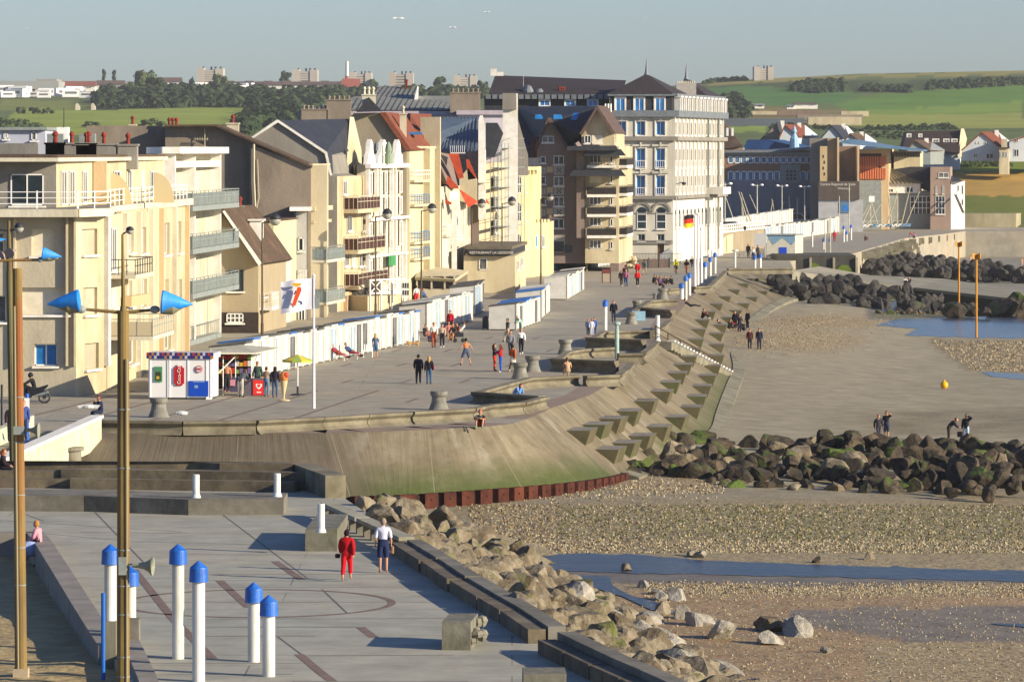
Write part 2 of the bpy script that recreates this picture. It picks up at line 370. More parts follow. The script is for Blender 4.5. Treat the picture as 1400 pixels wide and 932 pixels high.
cc=G(352,824); band(mb,arc(cc.x,cc.y,4.1,-math.pi,math.pi,72),.24)
for a in[[(183,778),(236,845)],[(236,845),(291,900)],[(300,793),(340,830)],[(376,767),(412,792)],[(409,894),(440,920),(455,931)],[(493,857),(512,871)]]:
 band(mb,[G(*p)for p in a],.27)
struct(mb.build('plaza_paving_bands',BAND))
mb=MB()
SEAM=mat('dark_slab_joint','#5c5751','#6b655d',sc=2)
for x0,y0,x1,y1 in[(0,711,250,727),(110,727,420,731),(60,729,160,738),(180,740,400,745),(240,757,560,760),(230,784,600,785),(260,793,470,794),(210,802,690,803),(130,823,700,823),(255,846,640,845),(280,857,500,857),(275,869.5,430,869),(420,896,620,895),(180,906,415,906),(190,922,400,921),(400,931,640,931),(300,700,420,790),(130,700,200,772),(380,870,420,900),(440,805,475,838),(0,690,60,712)]:
 band(mb,[G(x0,y0),G(x1,y1)],.06,.004)
struct(mb.build('plaza_joints',SEAM))
# sand play area lower left
SANDM=mat('dry_sand','#a89468','#927e58',sc=1.2,rough=1,bump=.12,bsc=2.2)
mb=MB(); n_=26
pts=[];
for j in range(n_):
 for i in range(n_):
  x=-26+17.5*i/(n_-1); Y=95+62*j/(n_-1); pts.append((x,Y,-.22-.38*sm((Y-112)/36)+.10*nz(x,Y,.7)+.05*nz(x,Y,2.3,4)))
mb.add(pts,[(j*n_+i,j*n_+i+1,(j+1)*n_+i+1,(j+1)*n_+i)for j in range(n_-1)for i in range(n_-1)])
struct(mb.build('sand',SANDM,smooth=True))
# river channel between plaza and esplanade
MUD=mat('river_mud','#5a5338','#3f4425',sc=.6,rough=.7,bump=.05)
mb=MB(); mb.face([(-90,180,-3.2),(-5,180,-3.2),(-4,216,-3.2),(-90,216,-3.2)]); struct(mb.build('river_bed',MUD))
# ------------------------------------------------ hills behind the town
RIDGE=[(-300,116),(0,119),(100,122),(220,121),(400,121),(700,121),(900,119),(960,113),(1000,110),(1060,107),(1110,105),(1170,101.5),(1290,99.5),(1400,97.5),(1700,96)]
ROWS=[(310,785,1),(300,800,1),(285,815,1),(262,835,1),(240,865,1),(217,905,1),(205,1000,1),(190,1200,1),(175,1420,1),(160,1620,1),(150,1750,1),(140,1900,1),(130,2050,1),(120,2300,1)]
HP=[([(960,108),(1400,96),(1400,104),(1180,108),(1100,112),(960,118)],'#7b8048'),([(960,114),(1090,111),(1160,113),(1240,114),(1320,108),(1400,106),(1400,113),(1300,121),(1240,126),(1190,128),(1130,124),(1085,124),(1020,119),(960,121)],'#3d5236'),([(1000,116),(1060,118),(1100,126),(1180,128),(1150,138),(1060,144),(960,146),(950,118)],'#3f7238'),([(1400,112),(1310,121),(1240,127),(1180,131),(1140,142),(1160,148),(1400,136)],'#4a7a2e'),([(1140,143),(1220,140),(1400,135),(1400,152),(1180,152)],'#638a33'),([(1180,150),(1400,147),(1400,172),(1300,172),(1150,167)],'#7b8f42'),([(1080,166),(1220,168),(1330,176),(1400,176),(1400,182),(1080,180)],'#4c5f33'),([(970,170),(1050,168),(1050,186),(970,186)],'#6f9038'),([(1000,140),(1200,148),(1200,168),(960,165)],'#6d6a47'),([(1300,216),(1420,216),(1420,236),(1300,236)],'#5f7a2c'),([(1300,234),(1420,234),(1420,268),(1310,268)],'#9c8544'),([(1300,266),(1420,266),(1420,300),(1300,300)],'#5b6e33'),([(30,146),(120,151),(250,147),(380,147),(350,165),(300,182),(0,182),(0,170)],'#75903a'),([(300,147),(360,147),(360,170),(310,172)],'#5f7f35'),([(0,133),(130,140),(130,150),(0,150)],'#64783b'),([(0,118),(90,120),(90,130),(0,130)],'#6b7842'),([(130,116),(440,118),(440,150),(130,150)],'#39502e'),]
HPL=[(p,tuple(v*w for v,w in zip(lin(mute(c,.78)),(1.38,1.15,.85))))for p,c in HP]; base=lin('#616c42')
pts=[]; cols=[]; hx=[-300+i*5 for i in range(401)]
rows=[]
for(a,Ya,_),(b,Yb,_)in zip(ROWS,ROWS[1:]):
 k=max(1,int((a-b)/2.0))
 for j in range(k):rows.append((a+(b-a)*j/k,Ya+(Yb-Ya)*j/k))
def hill(px,t_py,Yr):
 """t_py runs down to 120 at the ridge; the top rows are squeezed to each column's ridge"""
 r=interp(RIDGE,px); py=t_py if t_py>150 else r+(t_py-120)*(150-r)/30.0
 return py
def hill_at(px,py):
 r=interp(RIDGE,px); t=py if py>150 else 120+(py-r)*30.0/(150-r)
 tab=sorted([(a,Y)for a,Y,_ in ROWS]); Y=interp(tab,t); return PY(px,py,Y)
for t,Y in rows+[(120,2300)]:
 for px in hx:
  py=hill(px,t,Y); p=PY(px,py,Y); z=p.z+(nz(p.x,p.y,.004,1)*2.0 if Y>1000 else 0)
  pts.append((p.x,p.y,z)); c=base
  jx=px+nz(px,py,.06,8)*7; jy=py+nz(px,py,.05,6)*2.0
  for P,cc_ in HPL:
   if inpoly(jx,jy,P):c=cc_; break
  cols.append(tuple(c)+(0,))
for Y,dz in((2400,1),(2550,-6),(2700,-40)):
 for px in hx:
  r=interp(RIDGE,px); p=PY(px,r,2300); pts.append((XY(px,Y),Y,p.z+dz)); cols.append(lin('#5b6b3e')+(0,))
HM=colour_mat('hill_pasture',.03,.16,1,.4,.15,spec=.05)
painted_grid('hills',pts,len(hx),len(rows)+4,cols,HM)
HZ_=D.materials.new('sea_air'); HZ_.use_nodes=True; _n=HZ_.node_tree; _n.nodes.remove(_n.nodes['Principled BSDF'])
_v=_n.nodes.new('ShaderNodeVolumePrincipled'); _v.inputs['Color'].default_value=(.86,.88,.92,1); _v.inputs['Density'].default_value=.000062; _v.inputs['Anisotropy'].default_value=.0
_n.links.new(_v.outputs[0],_n.nodes['Material Output'].inputs['Volume'])
mb=MB(); mb.box(-900,900,-60,2760,-61.5,110); _o=mb.build('haze',HZ_); _o['kind']='stuff'; _o['label']='thin sea haze softening the far hills'
# ================================================================== SEA WALL
def uv_strip_mat(name):
 m=D.materials.new(name); m.use_nodes=True; n=m.node_tree; L=n.links.new; N=n.nodes.new
 b=n.nodes['Principled BSDF']; b.inputs['Roughness'].default_value=.85; b.inputs['Specular IOR Level'].default_value=.25
 a=N('ShaderNodeUVMap'); a.uv_map='uv'; sx=N('ShaderNodeSeparateXYZ'); L(a.outputs[0],sx.inputs[0])
 def noise_(scale,det=6,mul=(1,1,1)):
  mp=N('ShaderNodeMapping'); mp.inputs['Scale'].default_value=mul; L(a.outputs[0],mp.inputs[0])
  t=N('ShaderNodeTexNoise'); t.inputs['Scale'].default_value=scale; t.inputs['Detail'].default_value=det; t.inputs['Roughness'].default_value=.65; L(mp.outputs[0],t.inputs[0]); return t.outputs[0]
 def rng(x,a0,a1,b0=0,b1=1):
  r=N('ShaderNodeMapRange'); r.inputs[1].default_value=a0; r.inputs[2].default_value=a1; r.inputs[3].default_value=b0; r.inputs[4].default_value=b1; L(x,r.inputs[0]); return r.outputs[0]
 def mix(f,c1,c2):
  x=N('ShaderNodeMix'); x.data_type='RGBA'; L(f,x.inputs[0])
  for k,c in((6,c1),(7,c2)):
   if isinstance(c,str):x.inputs[k].default_value=lin(c)+(1,)
   else:L(c,x.inputs[k])
  return x.outputs[2]
 def mth(op,x,y):
  q=N('ShaderNodeMath'); q.operation=op
  for k,v in((0,x),(1,y)):
   if isinstance(v,(int,float)):q.inputs[k].default_value=v
   else:L(v,q.inputs[k])
  return q.outputs[0]
 c=mix(rng(noise_(1,6,(.9,.16,1)),.3,.7),'#8a806a','#71664f')
 c=mix(rng(noise_(.16,10),.42,.66),c,'#5e5440'); c=mix(rng(noise_(1,10,(.8,.9,1)),.5,.62,0,.35),c,'#4f4837')
 c=mix(rng(noise_(1,8,(.5,.25,1)),.55,.75),c,'#9a9484')
 v=sx.outputs[1]; u=sx.outputs[0]
 ed=mth('ADD',v,mth('MULTIPLY',noise_(.5,6),2.6))
 at=N('ShaderNodeVertexColor'); at.layer_name='algae'
 sp=N('ShaderNodeSeparateColor'); L(at.outputs[0],sp.inputs[0])
 g=mth('MULTIPLY',rng(mth('ADD',ed,mth('MULTIPLY',sp.outputs[0],2.4)),6.2,8.2),1.0)
 c=mix(g,c,mix(noise_(2.5),'#363f1c','#545a30'))
 dz_=mth('MULTIPLY',sp.outputs[1],rng(noise_(.35,8),.25,.6,.55,1)); c=mix(dz_,c,'#5a5141')  # second vertex channel: darker brown at the left end, slightly along the far stretch
 # panel joints
 md=mth('MODULO',u,5.2); j=mth('LESS_THAN',md,.05); c=mix(mth('MULTIPLY',j,.2),c,'#b3ad98')
 L(c,b.inputs[0]); bp=N('ShaderNodeBump'); bp.inputs['Distance'].default_value=.06; L(noise_(1,4,(2.2,.1,1)),bp.inputs['Height']); L(bp.outputs[0],b.inputs['Normal'])
 return m
SLOPE=uv_strip_mat('board_marked_slope_concrete')
wall=thing('sea_wall','long sloping concrete sea wall curving round below the esplanade to the beach','sea wall',(TOP[4].x,TOP[4].y,0))
# resample
N_=150; seg=[]
cum=[0]
for a,b in zip(TOP,TOP[1:]):cum.append(cum[-1]+(b-a).length)
def catmull(P,t):
 i=int(min(t,len(P)-1.0001)); f=t-i; p=[P[max(0,min(len(P)-1,i+k))]for k in(-1,0,1,2)]
 return .5*((2*p[1])+(p[2]-p[0])*f+(2*p[0]-5*p[1]+4*p[2]-p[3])*f*f+(3*p[1]-p[0]-3*p[2]+p[3])*f**3)
def SP(t,v):
 a=TOP[int(t)].lerp(TOP[min(len(TOP)-1,int(t)+1)],t-int(t)); b=catmull(FOOT,t)
 return a.lerp(b,v)
nt_=(len(SW)-1)*4+1; nv=9; pts=[]; uvs=[]; alg_dark=[]; acc=0; prev=None
for i in range(nt_):
 t=i/4;
 m_=SP(t,.5)
 if prev is not None:acc+=(m_-prev).length
 prev=m_; d=(SP(t,1)-SP(t,0)).length
 for j in range(nv):
  v=j/(nv-1); pts.append(SP(t,v)+Vector((0,0,-.0))); uvs.append((acc,v*5.0)); a_=1 if 3.5<t<11.6 else(.75 if 14<t<20 else .2)
  alg_dark.append((a_ if t>3 else .3,sm((5.6-t)/1.6)*.8+.25*sm((t-13)/4)))
mb=MB(); mb.add(pts,[(i*nv+j,(i+1)*nv+j,(i+1)*nv+j+1,i*nv+j+1)for i in range(nt_-1)for j in range(nv-1)])
sl_=mb.build('slope',SLOPE,wall,smooth=False,recalc=False)
uvl=sl_.data.uv_layers.new(name='uv'); ca=sl_.data.color_attributes.new('algae','FLOAT_COLOR','POINT')  # first channel: algae, second channel: darker brown
for lp in sl_.data.loops:uvl.data[lp.index].uv=uvs[lp.vertex_index]
for i,a_ in enumerate(alg_dark):ca.data[i].color=(a_[0],a_[1],0,1)
# horizontal wave breaker steps set into the slope
BLK=mat('wave_breaker_concrete','#86816f','#68634f',sc=.9,bump=.02,grime='#4c4939')
BLKT=mat('worn_step_top','#8c8679','#777062',sc=1.3,grime='#5f594c'); SHADED=mat('shaded_algae_step_side','#61583f','#4c4a32',sc=1.1,grime='#4f5a2c')  # step sides and noses: shade put into a darker colour, with algae tint
def breaker(t,v,ln=3.0,out=2.0):
 dt=.05; c=SP(t,v); tan=(SP(t+dt,v)-SP(t-dt,v)).normalized(); tan.z=0; tan.normalize(); dn=(SP(t,1)-SP(t,0)); dn.z=0; dn=(dn-tan*dn.dot(tan)).normalized()
 mb=MB(); z=c.z+.0; c0=Vector((c.x,c.y,z)); a=c0-tan*ln/2-dn*.3; b=c0+tan*ln/2-dn*.3
 p=[a,b,b+dn*out,a+dn*out]; low=[Vector((q.x,q.y,q.z-h))for q,h in zip(p,(.5,.5,1.05,1.05))]
 # concave nose
 low[2]-=dn*.35; low[3]-=dn*.35
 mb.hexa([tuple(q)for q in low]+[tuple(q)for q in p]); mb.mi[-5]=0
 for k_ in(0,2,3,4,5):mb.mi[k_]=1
 mb.build('wave_breaker_step',[BLKT,SHADED],wall,recalc=False)
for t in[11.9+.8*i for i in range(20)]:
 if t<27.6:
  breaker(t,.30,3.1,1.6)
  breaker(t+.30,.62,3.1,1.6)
  # toe kerb
mb=MB()
for i in range(12*4,nt_-1):
 a=SP(i/4,1); b=SP((i+1)/4,1); o=Vector((.9,-.3,0)); mb.hexa([a+Vector((0,0,-2)),a+o+Vector((0,0,-2)),b+o+Vector((0,0,-2)),b+Vector((0,0,-2)),a+Vector((0,0,.1)),a+o+Vector((0,0,-.15)),b+o+Vector((0,0,-.15)),b+Vector((0,0,.1))])
mb.build('toe_kerb',BLK,wall)
# ledge along the top of the slope (pinkish walkway): thin sheet
LEDGE=mat('pinkish_ledge_paving','#8f7d6c','#82705f',sc=.7,rough=.9,grime='#746656')
mb=MB()
for i in range(0,38):
 a,c=SP(i/4*1.0+.5,0),SP((i+1)/4+.5,0); d=(c-a).normalized(); q=Vector((-d.y,d.x,0)).normalized()*2.6; mb.face([a+Vector((0,0,.006)),c+Vector((0,0,.006)),c+q+Vector((0,0,.006)),a+q+Vector((0,0,.006))])
for i in range(43,100):
 a,c=SP(i/4,0),SP((i+1)/4,0); d=(c-a).normalized(); q=Vector((-d.y,d.x,0)).normalized()*1.4; mb.face([a+Vector((0,0,.01)),c+Vector((0,0,.01)),c+q+Vector((0,0,.01)),a+q+Vector((0,0,.01))])
struct(mb.build('sea_wall_ledge',LEDGE))
# ------------------------------------------------ rusty sheet piles
RUST=mat('rusty_steel','#4f2c23','#38211b',sc=1.6,rough=.95,bump=.03,grime='#613726',spec=.1)
RUSTD=mat('dark_rust','#2e1a15','#20120f',sc=2,rough=.95)
pile=thing('sheet_pile_wall','rusty red steel sheet piles along the foot of the curved sea wall','sheet piling',tuple(SP(6,1)+Vector((0,0,-1.2))))
t=4.1
while t<12.0:
 a=SP(t,1); b=SP(t+.17,1); L_=(b-a).length
 st=.17*1.25/max(L_,.2); b=SP(t+st*.82,1); b2=SP(t+st,1)
 d=(b-a).normalized(); q=Vector((d.y,-d.x,0)).normalized()
 if q.y>0:q=-q
 zt=.06; h=.78+.12*sm((9-t)/4)
 mb=MB(); top=max(a.z,b.z)+zt
 mb.hexa([Vector((p.x,p.y,top-h-.5))for p in(a+q*.05,a+q*.38+d*.1,b+q*.38-d*.1,b+q*.05)]+[Vector((p.x,p.y,top))for p in(a+q*.05,a+q*.38+d*.1,b+q*.38-d*.1,b+q*.05)])
 mb.k=1; mb.hexa([Vector((p.x,p.y,top-h-.5))for p in(b+q*.0,b+q*.12,b2+q*.12,b2)]+[Vector((p.x,p.y,top-.1))for p in(b+q*.0,b+q*.12,b2+q*.12,b2)])
 m_=(a+b)/2+q*.36; mb.tube(Vector((m_.x,m_.y,top-.3)),Vector((m_.x,m_.y,top-.3))+q*.05,.05,.05,6)
 mb.build('pile',[RUST,RUSTD],pile); t+=st
 # ------------------------------------------------ parapets: low concave concrete walls, zigzag
PAR=mat('parapet_concrete','#7f7863','#635c4b',sc=1.0,rough=.9,bump=.02,grime='#4c4532')
def parapet(name,label,path,h=.62,w=.5,seg=3.4,loc=None,cat='parapet',group=None,face=1,m=PAR,blk='wall_block'):
 """path = points on the ground; concave outer face on the side given by face; cast in separate blocks"""
 P=[Vector((p.x,p.y,0))for p in path]; z0=path[0].z
 r=thing(name,label,cat,(P[0].x,P[0].y,z0),group)
 for a,b in zip(P,P[1:]):
  L_=(b-a).length
  if L_<.05:continue
  d=(b-a)/L_; q=Vector((d.y,-d.x,0))*face; k=max(1,round(L_/seg)); s_=L_/k
  for i in range(k):
   s0=a+d*(i*s_+(.02 if i else-.0)); s1=a+d*((i+1)*s_-.02); prof=[(-w/2,-.05),(w/2+.12,-.05),(w*.22,h*.25),(w*.14,h*.55),(w/2,h-.12),(w/2,h),(-w/2,h)]
   mb=MB(); n=len(prof); v=[s0+q*x+Vector((0,0,z0+z))for x,z in prof]+[s1+q*x+Vector((0,0,z0+z))for x,z in prof]
   mb.add(v,[tuple(range(n-1,-1,-1)),tuple(range(n,2*n))]+[(j,(j+1)%n,n+(j+1)%n,n+j)for j in range(n)]); mb.build(blk,m,r)
 return r
def PG(l,z=.62):return[Vector((p.x,p.y,0))for p in[G(a,b,z)for a,b in l]]
parapet('parapet','long low concrete parapet in front of the snack kiosk and round bollards',PG([(133,574),(250,575.5),(350,574.5),(440,570),(560,563)]))
parapet('parapet','concave parapet behind the seated person in shorts, bending to a blunt corner',PG([(563,562.5),(646,558),(671,552.5),(714,549.5),(745,542)]))
parapet('parapet','dark inner parapet behind the person in light blue',PG([(741,541),(700,538.5),(648,535)]),face=-1)
parapet('parapet','slanting parapet from the light blue sitter up to the bare backed sitter',PG([(655,535),(690,525),(723,516),(790,512.5)]))
parapet('parapet','rounded parapet right of the bare backed sitter',PG([(800,513.5),(845,512),(858,502),(863,496)]))
parapet('parapet','dark straight parapet between the second and third bays',PG([(843,497),(800,495.5),(755,493.5)]),h=.8,face=-1)
parapet('parapet','slanting parapet leading to the pale green post',PG([(760,493),(775,480.5),(796,477),(838,474.5)]))
parapet('parapet','rounded parapet right of the pale green post',PG([(845,483),(878,482.5),(890,474),(898,466)]))
parapet('parapet','dark straight parapet behind the pale green post',PG([(880,468),(840,466),(803,464.5)]),h=.8,face=-1)
parapet('parapet','slanting parapet below the tall blue capped post',PG([(808,463),(824,453),(860,451.5),(897,451)]))
parapet('parapet','short parapet beside the plain white post',PG([(893,452),(905,446),(914,438)]))
parapet('parapet','dark parapet behind the pair of bollards',PG([(920,425),(900,423.5),(876,421)]),h=.7,face=-1)
parapet('parapet','low parapet left of the three flag poles',PG([(868,424),(887,411),(905,409.5),(926,409)]))
parapet('parapet','parapet at the feet of the seated group',PG([(908,395),(925,393.5),(940,393)]),h=.6)
parapet('parapet','pale parapet at the foot of the three flag poles',PG([(948,392),(970,390.5),(982,380),(992,370)]))
parapet('parapet','straight parapet over the boulders beside the beach hut office',PG([(995,367),(1040,366.5),(1083,366)]))
# raised planters / kerbs round the bollards
# ------------------------------------------------ bollards like ship's mooring posts
STONE=mat('bollard_stone','#87857c','#6d6b60',sc=2.2,rough=.9,bump=.02,grime='#5b594a')
def bollard_proto():
 mb=MB(); mb.lathe((0,0,0),[(.56,0),(.5,.12),(.40,.4),(.37,.68),(.43,.76),(.46,.82),(.46,.97),(.42,1.0),(0,1.0)],24)
 return mb.mesh('mooring_bollard',STONE,smooth=False)
BME=bollard_proto()
BOLL=[(217,570,1.0,'round concrete bollard in front of the snack kiosk'),(600,560,1.0,'round concrete bollard left of the sitter in light blue'),(711,518,1.0,'round concrete bollard hidden low behind the slanting parapet'),(728,508,1.0,'round concrete bollard beside the woman in white skirt'),(773,484,1.0,'round concrete bollard at the tip of the second bay'),(863,443,.95,'round concrete bollard in front of the pale blue box'),(871,425,.9,'round concrete bollard behind the pale blue box'),(906,409,1.0,'round concrete bollard beside the seated group'),(896,409,.55,'low round concrete bollard at the seated group')]
for x,y,s_,lb in BOLL:
 o=D.objects.new('mooring_bollard',BME); C.objects.link(o); o.location=G(x,y); o.scale=(s_,)*3; tag(o,lb,'bollard','round stone bollards along the esplanade')
mb=MB(); p=G(873,438); mb.box(p.x-.55,p.x+.55,p.y-.3,p.y+.3,0,.75); tag(mb.build('utility_box',mat('pale_blue_box','#8fb4c6','#7ba0b2',sc=2)),'small pale blue box beside a bollard','utility box')
# ------------------------------------------------ near plaza edges and benches
BEN=mat('plaza_wall_concrete','#7b766a','#5f5b50',sc=.9,rough=.9,bump=.02,grime='#48453a')
BENT=mat('weathered_bench_wood_and_concrete','#6a5f4d','#4f473a',sc=1.2,rough=.9,bump=.02,grime='#83795e')
def beam(mb,a,b,w,z0,z1,off=0):
 a=Vector((a.x,a.y,0)); b=Vector((b.x,b.y,0)); d=(b-a).normalized(); q=Vector((d.y,-d.x,0)); a=a+q*off; b=b+q*off
 mb.hexa([p+Vector((0,0,z0))for p in(a-q*w/2,a+q*w/2,b+q*w/2,b-q*w/2)]+[p+Vector((0,0,z1))for p in(a-q*w/2,a+q*w/2,b+q*w/2,b-q*w/2)])
 # wide block with posts at the back of the plaza
r=thing('low_wall','wide dark concrete block wall across the back of the plaza carrying two white posts','low wall',tuple(G(200,703)))
f0=[(-60,698),(115,699),(257,704),(388,703.5)]; P=[G(*p)for p in f0]
for a,b in zip(P,P[1:]):
 mb=MB(); n_=Vector((0,1,0))
 mb.prism([(a.x+.01,a.y),(b.x-.01,b.y),(b.x-.01,b.y+(3.2 if b is not P[-1]else 3.0)),(a.x+.01,a.y+3.2)],-.1,.6); mb.build('wall_block',BEN,r)
r=thing('stepped_seating','dark stepped concrete benches between plaza and river channel','terrace steps',tuple(G(200,680)))
mb=MB(); mb.prism([(-60,184.3),(-9.0,180.6),(-9.0,180.0),(-12,180.2),(-14,181.3),(-60,183.3)],-2.5,.95); mb.build('back_wall',BENT,r)
mb=MB(); mb.prism([(-60,182.9),(-15.5,180.9),(-15.5,180.0),(-60,181.9)],-.1,.62); mb.build('upper_step',BENT,r)
mb=MB(); mb.prism([(-60,181.6),(-17,179.8),(-17,179.1),(-60,180.7)],-.1,.36); mb.build('lower_step',BENT,r)
mb=MB(); mb.prism([(-18.5,181.0),(-8.1,178.6),(-8.3,177.9),(-18.5,180.0)],-.1,.72); mb.build('upper_step',BENT,r)
mb=MB(); mb.prism([(-18,179.4),(-8.6,177.6),(-8.8,177.0),(-18,178.7)],-.1,.42); mb.build('lower_step',BENT,r)
mb=MB(); mb.prism([(-9.1,180.8),(-8.2,181),(-6.6,174.3),(-7.4,174)],-2,.9); mb.build('end_wall',PAR,r)
# slatted bench row then stepped edge wall along the beach side
def edge_run(label,pts,w=.42,h=.42,seats=True,back=.75):
 P=[G(x,y,back-.05)for x,y in pts]
 for q in P:q.z=0
 r=thing('edge_wall',label,'edge wall',tuple(P[0]))
 for a,b in zip(P,P[1:]):
  L_=(b-a).length; k=max(1,round(L_/4.2))
  for i in range(k):
   s0=a.lerp(b,i/k+.01); s1=a.lerp(b,(i+1)/k-.002); s0.z=s1.z=0; wig=.05*((i*7)%3-1)
   mb=MB(); beam(mb,s0,s1,.5,-.4,back+wig*.6,-.15+wig); mb.build('coping_block',BEN,r)
   if seats:mb=MB(); beam(mb,s0.lerp(s1,.03),s1,.5,-.05,h+wig*.4,.42+wig); mb.build('seat_block',BENT,r)
 return r
edge_run('stepped dark edge wall beside the boulders running from the man in white shirt',[(558,738),(600,763),(640,789),(679,812),(711,830),(752,857)],back=.5)
edge_run('higher dark edge wall beside the boulders in the lower right corner of the plaza',[(764,864),(800,881),(836,898),(878,916),(918,934),(980,964)],back=.62)
r=thing('slatted_bench','row of open concrete bench frames casting striped shadows at the plaza edge','bench',tuple(G(470,690)))
A_=G(448,688,.5); B_=G(556,736,.5); A_.z=B_.z=0; k=11
mb=MB(); beam(mb,A_,A_.lerp(B_,.46),.55,.42,.56); beam(mb,A_.lerp(B_,.48),B_,.55,.42,.56); mb.build('seat',CONCL,r)
for i in range(k):
 mb=MB(); p=A_.lerp(B_,(i+.3)/k); d=(B_-A_).normalized(); q=Vector((d.y,-d.x,0)); mb.obox((p.x,p.y,0),d,q,Vector((0,0,1)),.12,.27,.43); mb.build('leg',BEN,r)
 # loose blocks on the plaza
def block(label,px,py,w,d,h,rot=0,broken=False,post=False):
 p=G(px,py); u=Vector((math.cos(rot),math.sin(rot),0)); v=Vector((-u.y,u.x,0)); mb=MB()
 mb.obox(p,u,v,Vector((0,0,1)),w/2,d/2,h)
 if broken:
  random.seed(3)
  for i in range(14):
   q=p+u*(w/2+random.uniform(-.05,.22))+v*random.uniform(-.4,.4)*d; s_=random.uniform(.08,.2); mb.sphere((q.x,q.y,random.uniform(.08,h*.8)),s_,5,4,(1,1,random.uniform(.5,1)))
 o=mb.build('concrete_block',mat('mossy_block','#7d796b','#615e50',sc=1.4,bump=.03,grime='#55583a')); tag(o,label,'concrete block'); return o
block('broken concrete block with crumbling right end lying on the plaza',629,882,.8,2.3,.78,-.08,True)
block('long concrete block with a white post on the plaza',447,742,1.1,6.4,.75,-.02)
block('square concrete block cut by the bottom edge of the picture',744,940,1.1,1.4,.45,.02)
# white posts
PW=mat('white_post_paint','#d9dbd4','#c6c8c0',sc=2,rough=.55)
def post(label,px,py,h,r,z=0,foot=True,m=PW,head=None,Y=None):
 p=G(px,py,z); mb=MB(); mb.lathe((0,0,0),([(r*1.45,0),(r*1.15,.12)]if foot else[])+[(r,.14 if foot else 0),(r,h-.02),(r*.9,h),(0,h)],18)
 o=mb.build('white_post',m,smooth=False); o.location=p; tag(o,label,'post'); return o
post('plain white post on the dark wall, left of two',268,680,.0+.88,.13,.6)
post('plain white post on the dark wall near its right end',379,678.5,.88,.13,.6)
post('plain white post standing on the long plaza block',439,727.5,.98,.125,.75)
post('plain white post beside the stair rail down to the beach',899,466,1.85,.16,0)
# sand pit kerb wall on the left
KW=mat('sandpit_wall_concrete','#8a847a','#767066',sc=1,bump=.01)
r=thing('kerb_wall','low concrete wall between plaza and sand, ending where a woman in pink sits','low wall',tuple(G(60,748)))
kp=[G(*p)for p in[(-250,737),(48,737),(60,752),(85,792),(112,836),(140,880),(150,895)]]
for a,b in zip(kp,kp[1:]):mb=MB(); beam(mb,a,b,.62,-1.2,.26); mb.build('wall_block',KW,r)
r2=thing('kerb_wall','low concrete wall continuing at the foot of the rusty mast','low wall',tuple(G(190,925)))
kp=[G(*p)for p in[(168,862),(200,932),(216,975)]]
for a,b in zip(kp,kp[1:]):mb=MB(); beam(mb,a,b,.5,-1.2,.2); mb.build('wall_block',KW,r2)
p=G(151,910,-.2); mb=MB(); mb.box(p.x-.16,p.x+.16,p.y-.16,p.y+.16,-1,1.02); tag(mb.build('wooden_post',mat('grey_timber','#7c7968','#5f5c4c',sc=3,streak=6)),'square grey timber post beside the rusty mast','post')
p=G(141,935,-.4); mb=MB(); mb.tube((p.x,p.y,-1),(p.x,p.y,ZY(810,p.y)),.055,.055,10); tag(mb.build('blue_pipe',mat('blue_pipe_paint','#1a5fb0',rough=.45)),'thin bright blue upright pipe left of the timber post','pipe')
p=G(183,882,0); mb=MB(); mb.box(p.x-.2,p.x+.16,p.y-.25,p.y+.25,0,.75); tag(mb.build('concrete_block',BEN),'dark green concrete block half hidden behind the rusty mast','concrete block')
# ------------------------------------------------ footbridge into the left edge
BRW=mat('bridge_paint','#cfc9ac','#b9b08a',sc=1.2,grime='#8fae9c',bump=.01)
br=thing('footbridge','white and blue streaked concrete footbridge crossing the channel at the left edge','bridge',tuple(G(60,600)))
def ramp(name,a,b,w,z0a,z0b,h,m,off=0):
 mb=MB(); a=Vector((a.x,a.y,0)); b=Vector((b.x,b.y,0)); d=(b-a).normalized(); q=Vector((d.y,-d.x,0)); a=a+q*off; b=b+q*off
 mb.hexa([a-q*w/2+Vector((0,0,z0a)),a+q*w/2+Vector((0,0,z0a)),b+q*w/2+Vector((0,0,z0b)),b-q*w/2+Vector((0,0,z0b))]+[a-q*w/2+Vector((0,0,z0a+h)),a+q*w/2+Vector((0,0,z0a+h)),b+q*w/2+Vector((0,0,z0b+h)),b-q*w/2+Vector((0,0,z0b+h))])
 return mb.build(name,m,br)
e1=PY(133,571,212.5); e0=PY(-60,656,186)
nr=ramp('near_girder',e0,e1,.42,e0.z-1.35,e1.z-1.45,1.42,BRW); ramp('handrail_cap',e0,e1,.62,e0.z,e1.z,.14,WHITE)
ramp('deck_slab',e0,e1,3.0,e0.z-1.0,e1.z-.95,.3,CONC,-1.75)
ramp('far_girder',e0,e1,.35,e0.z-1.1,e1.z-1.1,1.2,BRW,-3.3)
mb=MB(); p=PY(99,611,206); mb.lathe((p.x,p.y,-3.4),[(.42,0),(.42,p.z+3.4-.15),(.55,p.z+3.4-.15),(.55,p.z+3.4)],16); mb.build('pier',CONC,br)
